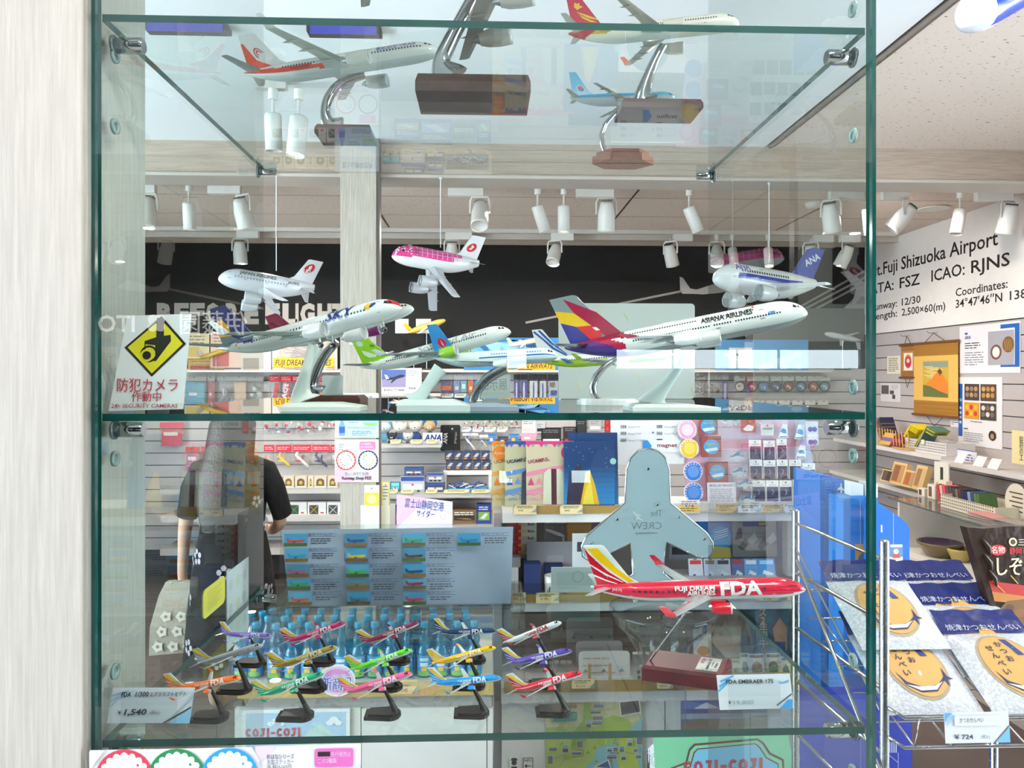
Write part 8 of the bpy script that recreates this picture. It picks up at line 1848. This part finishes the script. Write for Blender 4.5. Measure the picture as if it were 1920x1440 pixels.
poly('blue_display', 'blue display panel with a sloping shoulder beside the chrome post', 'display', [(1640, 938), (1690, 972), (1702, 982), (1706, 996), (1706, 1611), (1640, 1611)], BL, '#0f64bf', .08, lambda cv: (cv.stroke([(1675, 962), (1675, 1020)], .8, '#c9daf0'), cv.rect(1651, 984, 1654, 998, '#dfe6f2'), cv.rect(1668, 1020, 1693, 1066, '#5f86b4'), cv.rect(1668, 1044, 1693, 1066, '#d9cfc4'), cv.poly([(1672, 1046), (1676, 1036), (1684, 1036), (1688, 1046)], '#c04a3a'), cv.circ(1680, 1034, 5, '#eef0f2'), cv.poly([(1672, 1064), (1680, 1056), (1690, 1060), (1690, 1066)], '#b0402f'), cv.rect(1669, 1021, 1692, 1026, '#e6e2e2')))
for i, x in enumerate((1595, 1622)): poly('white_carton', 'white carton on top of the blue displays, ' + ('farther' if i == 0 else 'nearer') + ' one', 'box', [(x, 903), (x + 24, 908), (x + 24, 933), (x, 933)], BL + .16, '#dfe3e8', .05)
poly('dark_blue_display', 'dark blue lower display with white bars below the biscuit rack', 'display', [(1545, 1335), (1712, 1335), (1712, 1680), (1545, 1680)], BL - .22, '#1b2e96', .2, lambda cv: ([cv.rect(1668 + k * 4, 1392, 1670 + k * 4, 1412, '#cdd6ee') for k in range(4)], cv.stroke([(1685, 1412), (1685, 1500)], .8, '#cdd6ee'), cv.stroke([(1665, 1414), (1684, 1430)], .8, '#cdd6ee'), cv.stroke([(1613, 1340), (1613, 1500)], .8, '#8fa0d0')))

# ================================================================ biscuit rack
rk = thing('wire_rack', 'chrome wire rack carrying bags of fish biscuits', 'rack', (1.25, 1.95, FL)); LO = rk.location
def rr_(name, pts, r, n=8, mat=CHROME): return MB().tube([Vector(p) - LO for p in pts], r, n, '#ccc').obj(name, mat, rk)


A, B = P(1658, 1012, 1.75), P(1492, 955, 2.2)
for q, r in ((A, .0115), (B, .0115)): MB().lathe([(r, 0), (r, q.z - .004 - FL), (r * .85, q.z - FL), (.002, q.z + .001 - FL)], 18, '#ccc', cx=q.x - LO.x, cy=q.y - LO.y).obj('post', STEEL, rk)
for x, y in ((1.56, 1.75), (1.56, 2.2)): MB().lathe([(.0115, 0), (.0115, 1.12), (.002, 1.121)], 14, '#ccc', cx=x - LO.x, cy=y - LO.y).obj('post', STEEL, rk)
for z in (1.105, .955, .79, .63, .47, .30): rr_('side_rail', [(B.x, B.y, z), (A.x, A.y, z)], .0055)
rr_('slant_bar', [(B.x, B.y, 1.0), (A.x - .02, A.y - .02, .60)], .006); rr_('slant_bar', [(B.x, B.y, 1.03), (A.x, A.y, .72)], .003)
ZB = .735
for z in (ZB + .015, ZB - .055): rr_('front_wire', [(A.x, A.y + .02, z), (A.x + .015, A.y - .06, z), (1.75, A.y - .06, z)], .0045)
for k in range(8): x = A.x + .05 + k * .09; rr_('cross_wire', [(x, A.y - .062, ZB + .015), (x - .01, A.y - .06, ZB - .055), (x - .01, B.y, ZB + .10)], .0028, 6)
for k in range(5): y = A.y + .06 + k * .09; rr_('cross_wire', [(A.x, y, ZB - .05 + k * .035), (1.75, y, ZB - .05 + k * .035)], .0028, 6)
rr_('back_wire', [(B.x, B.y, .9), (1.75, B.y, .9)], .0045)
BAGT = pm('mottled_bag_film', .3, coat=.5, var=.0, scale=1)
nt = BAGT.node_tree
nz = [n for n in nt.nodes if n.type == 'TEX_NOISE'][0]; nz.inputs['Scale'].default_value = 150.; nz.inputs['Detail'].default_value = 3.
mr = [n for n in nt.nodes if n.type == 'MAP_RANGE'][0]; mr.inputs[1].default_value = .42; mr.inputs[2].default_value = .58; mr.inputs[3].default_value = .80; mr.inputs[4].default_value = 1.05
bp = N(nt, 'ShaderNodeBump'); bp.inputs['Strength'].default_value = .55; bp.inputs['Distance'].default_value = .004; n2 = N(nt, 'ShaderNodeTexNoise'); n2.inputs['Scale'].default_value = 16.; nt.links.new(n2.outputs['Fac'], bp.inputs['Height']); nt.links.new(bp.outputs[0], [n for n in nt.nodes if n.type == 'BSDF_PRINCIPLED'][0].inputs['Normal'])
HDRM = pm('glossy_header_film', .28, coat=.12, var=.08, scale=20, bump=.5, spec=.3)


def bagface(u, v, wd, L_): return (u - .5) * wd, (v * L_), .026 * (sin(pi * min(max(u, 0), 1)) * sin(pi * min(max(v / .76, 0), 1))) ** .55 if v < .76 else .001


def biscuit(hc, lab, yaw=0., lift=30):
    wd, L_ = .235, .31; d = Vector((0, cos(radians(lift)), sin(radians(lift)))); base = hc - d * (L_ * .89)
    t = thing('biscuit_bag', lab, 'biscuit bag', base, 'bags of fish biscuits'); t.rotation_euler = (radians(lift), 0, yaw)
    m = MB(); n = 12; vs = []
    for sd in (1, -1):
        for i in range(n + 1):
            for j in range(n + 1):
                x, y, z = bagface(i / n, j / n * .78, wd, L_); vs.append((x, y, z * (1 if sd > 0 else .35) * sd + RR.uniform(-.0006, .0006)))
    fs = []; q = (n + 1) ** 2
    for i in range(n):
        for j in range(n): a = i * (n + 1) + j; f = (a, a + n + 1, a + n + 2, a + 1); fs += [f, tuple(k + q for k in f[::-1])]
    m.add(vs, fs, '#d3dbe4', True); m.obj('pouch', BAGT, t)
    hd = MB(); vs = []
    for i in range(13):
        for j in range(3): vs.append(((i / 12 - .5) * wd, L_ * (.76 + .12 * j), .005 + .003 * sin(i * 1.7 + j) + .004 * j))
    fs = [(a, a + 3, a + 4, a + 1) for i in range(12) for j in range(2) for a in [i * 3 + j]]; hd.add(vs, fs, '#0f2266', True); h = hd.obj('header_film', HDRM, t)
    vsg, fsg, x0, x1, y0, y1 = glyph('焼津かつおせんべい', .0); mm = MB(); k = .205 / (x1 - x0); mm.add([((x - x0) * k - .1, L_ * .785 + y * k, .0105) for x, y in vsg], fsg, '#c9d3e6'); mm.obj('lettering', PRINT, h)
    mm = MB(); cu, cv_ = .0, .125

    def pt(x, y, o=.0012): 
        z = bagface(x / wd + .5, y / L_, wd, L_)[2]; return (x, y, z + o)
    for (rx, ry, c, o) in ((.078, .098, '#a8967e', .0006), (.07, .09, '#c99d5a', .0012)):
        qn = 28; cen = [pt(cu, cv_, o)]; mid = [pt(cu + rx * .6 * cos(2 * pi * i / qn), cv_ + ry * .6 * sin(2 * pi * i / qn), o) for i in range(qn)]; out_ = [pt(cu + rx * cos(2 * pi * i / qn), cv_ + ry * sin(2 * pi * i / qn), o + .0006) for i in range(qn)]
        mm.add(cen + mid + out_, [(0, 1 + i, 1 + (i + 1) % qn) for i in range(qn)] + [(1 + i, 1 + qn + i, 1 + qn + (i + 1) % qn, 1 + (i + 1) % qn) for i in range(qn)], c)
    mm.add([pt(x, y, .0026) for x, y in ((-.060, .105), (-.045, .075), (-.01, .058), (.03, .066), (.055, .088), (.062, .115), (.066, .09), (.08, .085), (.062, .08), (.06, .062), (.052, .078), (.02, .048), (-.02, .046), (-.05, .066))][::1], [tuple(range(14))], '#1f2c5a')
    mm.add([pt(x, y, .0031) for x, y in ((-.05, .068), (-.02, .05), (.02, .052), (.045, .074), (.02, .062), (-.02, .06))], [tuple(range(6))], '#e6ebf0')
    for i, (tx, x, y) in enumerate((('かつお', -.004, .178), ('せんべい', -.034, .165))):
        for j, ch in enumerate(tx):
            a, b, xa, xb, ya, yb = glyph(ch, .02); kk = .021; mm.add([pt(x + (p - .45) * kk, y - j * .0245 + r_ * kk, .0028) for p, r_ in a], b, '#27344f')
    mm.add([pt(x, y, .0027) for x, y in ((.012, .205), (.03, .203), (.046, .15), (.028, .148))], [(0, 1, 2, 3)], '#24407c'); mm.obj('print', PRINT, t)
    return t


for hx, hy, hz, lab in ((1.335, 2.174, .961, 'rearmost of three dark blue headed biscuit bags in the outer column'), (1.335, 2.068, .922, 'middle of three dark blue headed biscuit bags in the outer column'), (1.335, 1.955, .880, 'front outer biscuit bag with its lettered header showing'), (1.09, 2.10, .983, 'biscuit bag on top of the column beside the chrome post'), (1.09, 1.972, .874, 'front biscuit bag beside the chrome post, behind the price card')):
    biscuit(Vector((hx, hy, hz)), lab)
# brown snack bag
def snack(cv):
    cv.poly([(1857, 1090), (1930, 1100), (1930, 1120), (1862, 1110)], '#b01f1c'); cv.poly([(1862, 1110), (1930, 1120), (1930, 1134), (1866, 1128)], '#b8742a'); cv.poly([(1868, 1150), (1890, 1128), (1930, 1124), (1940, 1215), (1880, 1215)], '#7a5428')
    for x, y, r in ((1895, 1140, 9), (1915, 1150, 12), (1890, 1165, 10), (1912, 1178, 11), (1930, 1160, 9), (1898, 1195, 8)): cv.circ(x, y, r, ('#a8763a', '#8a5a2c', '#5f3c1e')[int(x) % 3], 12, r * .7)
    cv.circ(1876, 1033, 16, '#c2141c', 20, 10); cv.text('名物', 1876, 1038, 10, '#f3e8e4', 'C', .03, 0, 25); cv.text('静岡市', 1898, 1040, 10, '#c22a2c', 'L', .05, 0, 36)
    cv.text('しぞ〜か', 1872, 1078, 27, '#f0e8c0', 'L', .06, 0, 108); cv.circ(1905, 1018, 8, '#e2dcb4', 16); cv.circ(1905, 1018, 5, '#4a3220', 12); cv.text('三', 1915, 1024, 10, '#e8e0c0', 'L', .04); cv.stroke([(1862, 1089), (1886, 1112)], 1.6, '#d8a82a'); cv.stroke([(1898, 1080), (1912, 1096)], 1.6, '#d8a82a')


sn = card('snack_bag', 'glossy brown snack bag with a red oval and big cream characters', 'snack bag', 1817, 988, 2010, 1215, 2.02, '#33221a', .03, .05, pts=[(1817, 990), (1850, 993), (1900, 989), (2000, 992), (1985, 1215), (1876, 1215), (1856, 1130), (1836, 1060)], draw=snack, mat=HDRM)
m = MB(); s = MPP(2.02, 1913)
for a, b, c in ((1846, 1012, 6), (1848, 1040, 8), (1856, 1070, 7)): m.tube([((a - 1913) * s, -.004, (1215 - b) * s), ((a - 1905) * s, -.010, (1215 - b - 14) * s), ((a - 1899) * s, -.003, (1215 - b - 30) * s)], [.003, .006, .002], 6, '#3a271c')
m.obj('film_crease', HDRM, sn)
o = pricetag(1772, 1338, 1896, 1393, A.y - .075, 'white price card clipped to the front wire of the biscuit rack', None, '#e6eaf4', 50, '#6fb4ea', .1); cv = Cv(1834, 1393, MPP(A.y - .075, 1834)); cv.base = .002
cv.rect(1790, 1343, 1880, 1362, '#e6eaf4'); cv.text('かつおせんべい', 1800, 1355, 7, '#3a4450', 'L', .02, 0, 46); cv.text('¥ 724', 1788, 1385, 8, '#3a4450', 'L', .02, 0, 36); cv.text('(税込)', 1840, 1384, 5, '#6a7480', 'L', 0, 0, 16)
for i in range(3): cv.stroke([(1774, 1348 + 6 * i), (1786 + 3 * i, 1339 + 2 * i)], 2, '#8fc4ee')
cv.obj('print', PRINT, o)

# ================================================================ things overhead in the hall, and behind the photographer
for i, (x0, x1, y1, lab) in enumerate(((575, 713, 22, 'hanging screen with a blue picture above the post'), (270, 424, 9, 'hanging screen with a blue picture near the pillar'))):
    Y = 2.45; s = MPP(Y, (x0 + x1) / 2); o = P((x0 + x1) / 2, y1, Y); hgt = min(.36, CEIL - .02 - o.z); w_ = (x1 - x0) * s; t = thing('hanging_screen', lab, 'screen', o)
    MB().box(-w_ / 2, w_ / 2, 0, .05, 0, hgt, '#20222a').obj('casing', PAINT, t); MB().box(-w_ / 2 + .012, w_ / 2 - .012, -.003, -.001, .014, hgt - .01, '#55f').obj('picture', SCREEN, t)
p = Plane('inflatable_plane', 'blue inflatable plane with a white nose hanging in the hall', (1990, -70), (1800, 38), 1.9, 1.8, 0, .13, None, 'inflatable toy', seg=24, rings=40, mat=INFL, fat=True)
p.body(lambda t, v: '#e6ecf4' if t > .84 else '#1640b8'); p.fin('#1640b8', (), IF, th=.03); p.wingpair('#17389c', None, le=.64, te=.42, span=.3, sweep=.26, tipch=.09, let=0, dih=-.1, th=.05); p.stabs('#1640b8')
MB().tube([(0, 0, 0), (0, 0, CEIL - p.root.location.z)], .002, 5, '#eee').obj('string', MATTE, p.root)
vm = thing('vending_machine', 'drinks vending machine with lit white lettering across the hall', 'vending machine', (-3.05, -5.1, FL), rot=(0, 0, pi))
MB().box(-.95, .95, 0, .7, .05, 2.45, '#1f3f2c').obj('cabinet', PAINT, vm); MB().box(-.85, .85, -.02, 0, .75, 1.85, '#2a4a3a').obj('display_window', GLOSS, vm); MB().box(-.5, .5, -.03, 0, .2, .45, '#151a18').obj('slot_flap', GLOSS, vm)
cv = Cv(0, 0, 1); cv.base = .004
cv.text('伊藤園', -.82, -1.96 + FL, .17, '#ffffff', 'L', .03, 0, .62); cv.text('ITO EN', .22, -1.97 + FL, .15, '#ffffff', 'L', .02, 0, .66)
for k in range(4): cv.circ(.02 + .05 * cos(pi / 4 + k * pi / 2), -2.05 + FL + .05 * sin(pi / 4 + k * pi / 2), .045, '#ffffff', 12)
cv.obj('lit_lettering', SIGNL, vm)

# ================================================================ customer beyond the case: black flowered dress, long dark hair, seen from behind
pc = P(436, 1200, 3.78); pz = thing('person', 'long haired person in a black flowered dress, back turned, holding a tote bag', 'person', (pc.x, 3.78, FL)); pz.scale = (1, 1, 1.12)
vt = []; ed = []; rd = []


def chain(pts, par=None):
    for (x, y, z, r) in pts:
        vt.append((x, y, z)); rd.append(r)
        if par is not None: ed.append((par, len(vt) - 1))
        par = len(vt) - 1
    return par


hip = chain([(0, 0, .74, .13)]); ch = chain([(0, .01, .86, .115), (0, .02, .98, .13), (0, .01, 1.08, .125)], hip); nk = chain([(0, .02, 1.165, .045), (0, .03, 1.20, .042)], ch); hd_ = chain([(0, .035, 1.26, .082), (0, .03, 1.33, .086), (0, .03, 1.375, .055)], nk)
for sx in (-1, 1):
    chain([(sx * .08, 0, .68, .085), (sx * .085, .01, .38, .055), (sx * .085, -.01, .20, .048), (sx * .085, 0, .07, .034), (sx * .09, .10, .03, .03), (sx * .092, .15, .022, .02)], hip)
    if sx < 0: w_ = chain([(-.13, .01, 1.09, .055), (-.20, 0, 1.04, .045), (-.245, .02, .85, .036), (-.27, .05, .66, .026)], ch); hx, hy, hz = -.275, .055, .60
    else: w_ = chain([(.13, .01, 1.09, .055), (.19, .02, 1.04, .045), (.22, .08, .86, .036), (.14, .22, .80, .026)], ch); hx, hy, hz = .09, .265, .80
    pm_ = chain([(hx, hy, hz, .024)], w_)
    for k in range(4):
        dx = (k - 1.5) * .015
        if sx < 0: chain([(hx - .004 * k * 0, hy + dx, hz - .045, .0095), (hx + .012, hy + dx, hz - .085 + .006 * abs(k - 1), .0085), (hx + .03, hy + dx, hz - .085 + .008 * abs(k - 1), .0075)], pm_)
        else: chain([(hx - .035, hy + .02, hz + dx, .0095), (hx - .07, hy + .02 + .002 * k, hz + dx - .004, .0085), (hx - .085, hy + .01, hz + dx - .02, .0075)], pm_)
    chain([(hx + .01 * sx * -1, hy + .028 * (1 if sx < 0 else -.4), hz - .02, .011), (hx + .015, hy + .04 * (1 if sx < 0 else -.5), hz - .05, .009)], pm_)
me = bpy.data.meshes.new('body_cage'); me.from_pydata(vt, ed, []); ob = bpy.data.objects.new('body_cage', me); COL.objects.link(ob)
sk = ob.modifiers.new('skin', 'SKIN'); sk.use_smooth_shade = True; ob.modifiers.new('sub', 'SUBSURF').levels = 2
for i, r in enumerate(rd): me.skin_vertices[0].data[i].radius = (r, r)
me.skin_vertices[0].data[0].use_root = True
dg = bpy.context.evaluated_depsgraph_get(); me2 = bpy.data.meshes.new_from_object(ob.evaluated_get(dg)); bpy.data.objects.remove(ob)
a = me2.color_attributes.new('Col', 'FLOAT_COLOR', 'CORNER'); a.data.foreach_set('color', list((*C('#d9ad92'), 1.)) * len(me2.loops)); me2.materials.clear(); me2.materials.append(pm('skin_tone', .5, var=.06, scale=30))
bd = bpy.data.objects.new('body', me2); COL.objects.link(bd); bd.parent = pz
m = MB(); n = 28
def dring(z, rx, ry, y0=0., fold=0.): return [((rx + fold * sin(9 * 2 * pi * k / n)) * cos(2 * pi * k / n), y0 + (ry + fold * sin(9 * 2 * pi * k / n)) * sin(2 * pi * k / n), z) for k in range(n)]
m.loft([dring(.20, .235, .19, 0, .014), dring(.45, .215, .175, 0, .010), dring(.70, .19, .165, 0, .004), dring(.86, .155, .145), dring(.98, .165, .15, .01), dring(1.08, .185, .145, .01), dring(1.125, .165, .115, .012), dring(1.165, .075, .07, .02)], '#0b0a0c', False); dress = m.obj('dress', CLOTH, pz)
for sx in (-1, 1): MB().tube([(sx * .09, .01, 1.135), (sx * .165, .01, 1.10), (sx * .205, .01, 1.03), (sx * .235, .02 if sx < 0 else .06, .90)], [.05, .062, .056, .05], 12, '#0b0a0c', False).obj('sleeve', CLOTH, dress)
m = MB()
for i in range(26):
    an = RR.uniform(-pi, 0) if i < 20 else RR.uniform(0, pi); z = RR.uniform(.3, 1.05); f = min(max((z - .2) / .66, 0), 1); rx, ry = .242 - .075 * f, .2 - .045 * f; r = RR.uniform(.018, .03)
    for k in range(5):
        b = k * 2 * pi / 5 + i; q = []
        for j in range(6): u, v = r * (cos(b) + .55 * cos(j * pi / 3)), r * (sin(b) + .55 * sin(j * pi / 3)); aa = an + u / rx; q.append((rx * cos(aa) * 1.03, ry * sin(aa) * 1.03, z + v))
        m.add(q, [tuple(range(6))], '#b9b4bc')
m.obj('flower_print', PRINT, dress)['kind'] = 'stuff'
m = MB(); m.loft([[(rx * cos(2 * pi * k / 20), y0 + ry * sin(2 * pi * k / 20), z) for k in range(20)] for z, rx, ry, y0 in ((.86, .10, .03, -.15), (.95, .125, .045, -.14), (1.10, .135, .07, -.105), (1.22, .12, .09, -.035), (1.32, .112, .115, .005), (1.385, .085, .09, .02), (1.415, .03, .03, .02))], '#17120f'); m.obj('hair', pm('dark_hair', .45, var=.4, scale=90, bump=.3), pz)
m = MB()
for sx in (-1, 1): m.blob((sx * .034, .112, 1.31), (.012, .006, .007), '#1a1412', 8, 5); m.blob((sx * .088, .03, 1.295), (.012, .02, .03), '#d9ad92', 8, 6)
m.blob((0, .125, 1.28), (.012, .016, .018), '#d9ad92', 8, 6); m.blob((0, .108, 1.243), (.024, .008, .007), '#b0544f', 8, 5); m.obj('face_features', pm('face_paint', .5), pz)['kind'] = 'stuff'
# tote hanging from the hand
tc = P(333, 1225, 3.78); tb = thing('tote_bag', 'beige tote bag with pale flowers hanging from the hand of the person in black', 'bag', (tc.x, 3.80, tc.z)); q = .36
m = MB(); m.loft([[(-.13, -.05, 0), (.12, -.05, .02), (.12, .05, .02), (-.13, .05, 0)], [(-.12, -.06, .15), (.115, -.06, .15), (.115, .06, .15), (-.12, .06, .15)], [(-.085, -.04, .30), (.085, -.04, .31), (.085, .04, .31), (-.085, .04, .30)], [(-.06, -.02, q), (.06, -.02, q), (.06, .02, q), (-.06, .02, q)]], '#b3a898', True, False); bg_ = m.obj('bag_body', CLOTH, tb)
m = MB()
for i in range(9):
    x, z, r = -.08 + .075 * (i % 3) + .02 * (i // 3), .05 + .075 * (i // 3), .03; m.add([(x + r * (1 if k % 2 else .72) * cos(k * pi / 5), -.064, z + r * (1 if k % 2 else .72) * sin(k * pi / 5)) for k in range(10)], [tuple(range(10))], '#ddd6c6'); m.add([(x + .009 * cos(k * pi / 3), -.0645, z + .009 * sin(k * pi / 3)) for k in range(6)], [tuple(range(6))], '#8a8074')
m.box(.05, .09, -.0655, -.064, .05, .065, '#d8c01e'); m.obj('flower_print', PRINT, bg_)
h0 = Vector((pc.x - .262, 3.83, .60 * 1.12 + FL - .09)) - tb.location
for sy in (-1, 1): MB().tube([(-.03, sy * .02, q), (h0.x - .02, h0.y, h0.z - .04), (h0.x + .0, h0.y, h0.z + .0), (.03, sy * .02, q)], .007, 6, '#cbbd9c').obj('strap', CLOTH, tb)
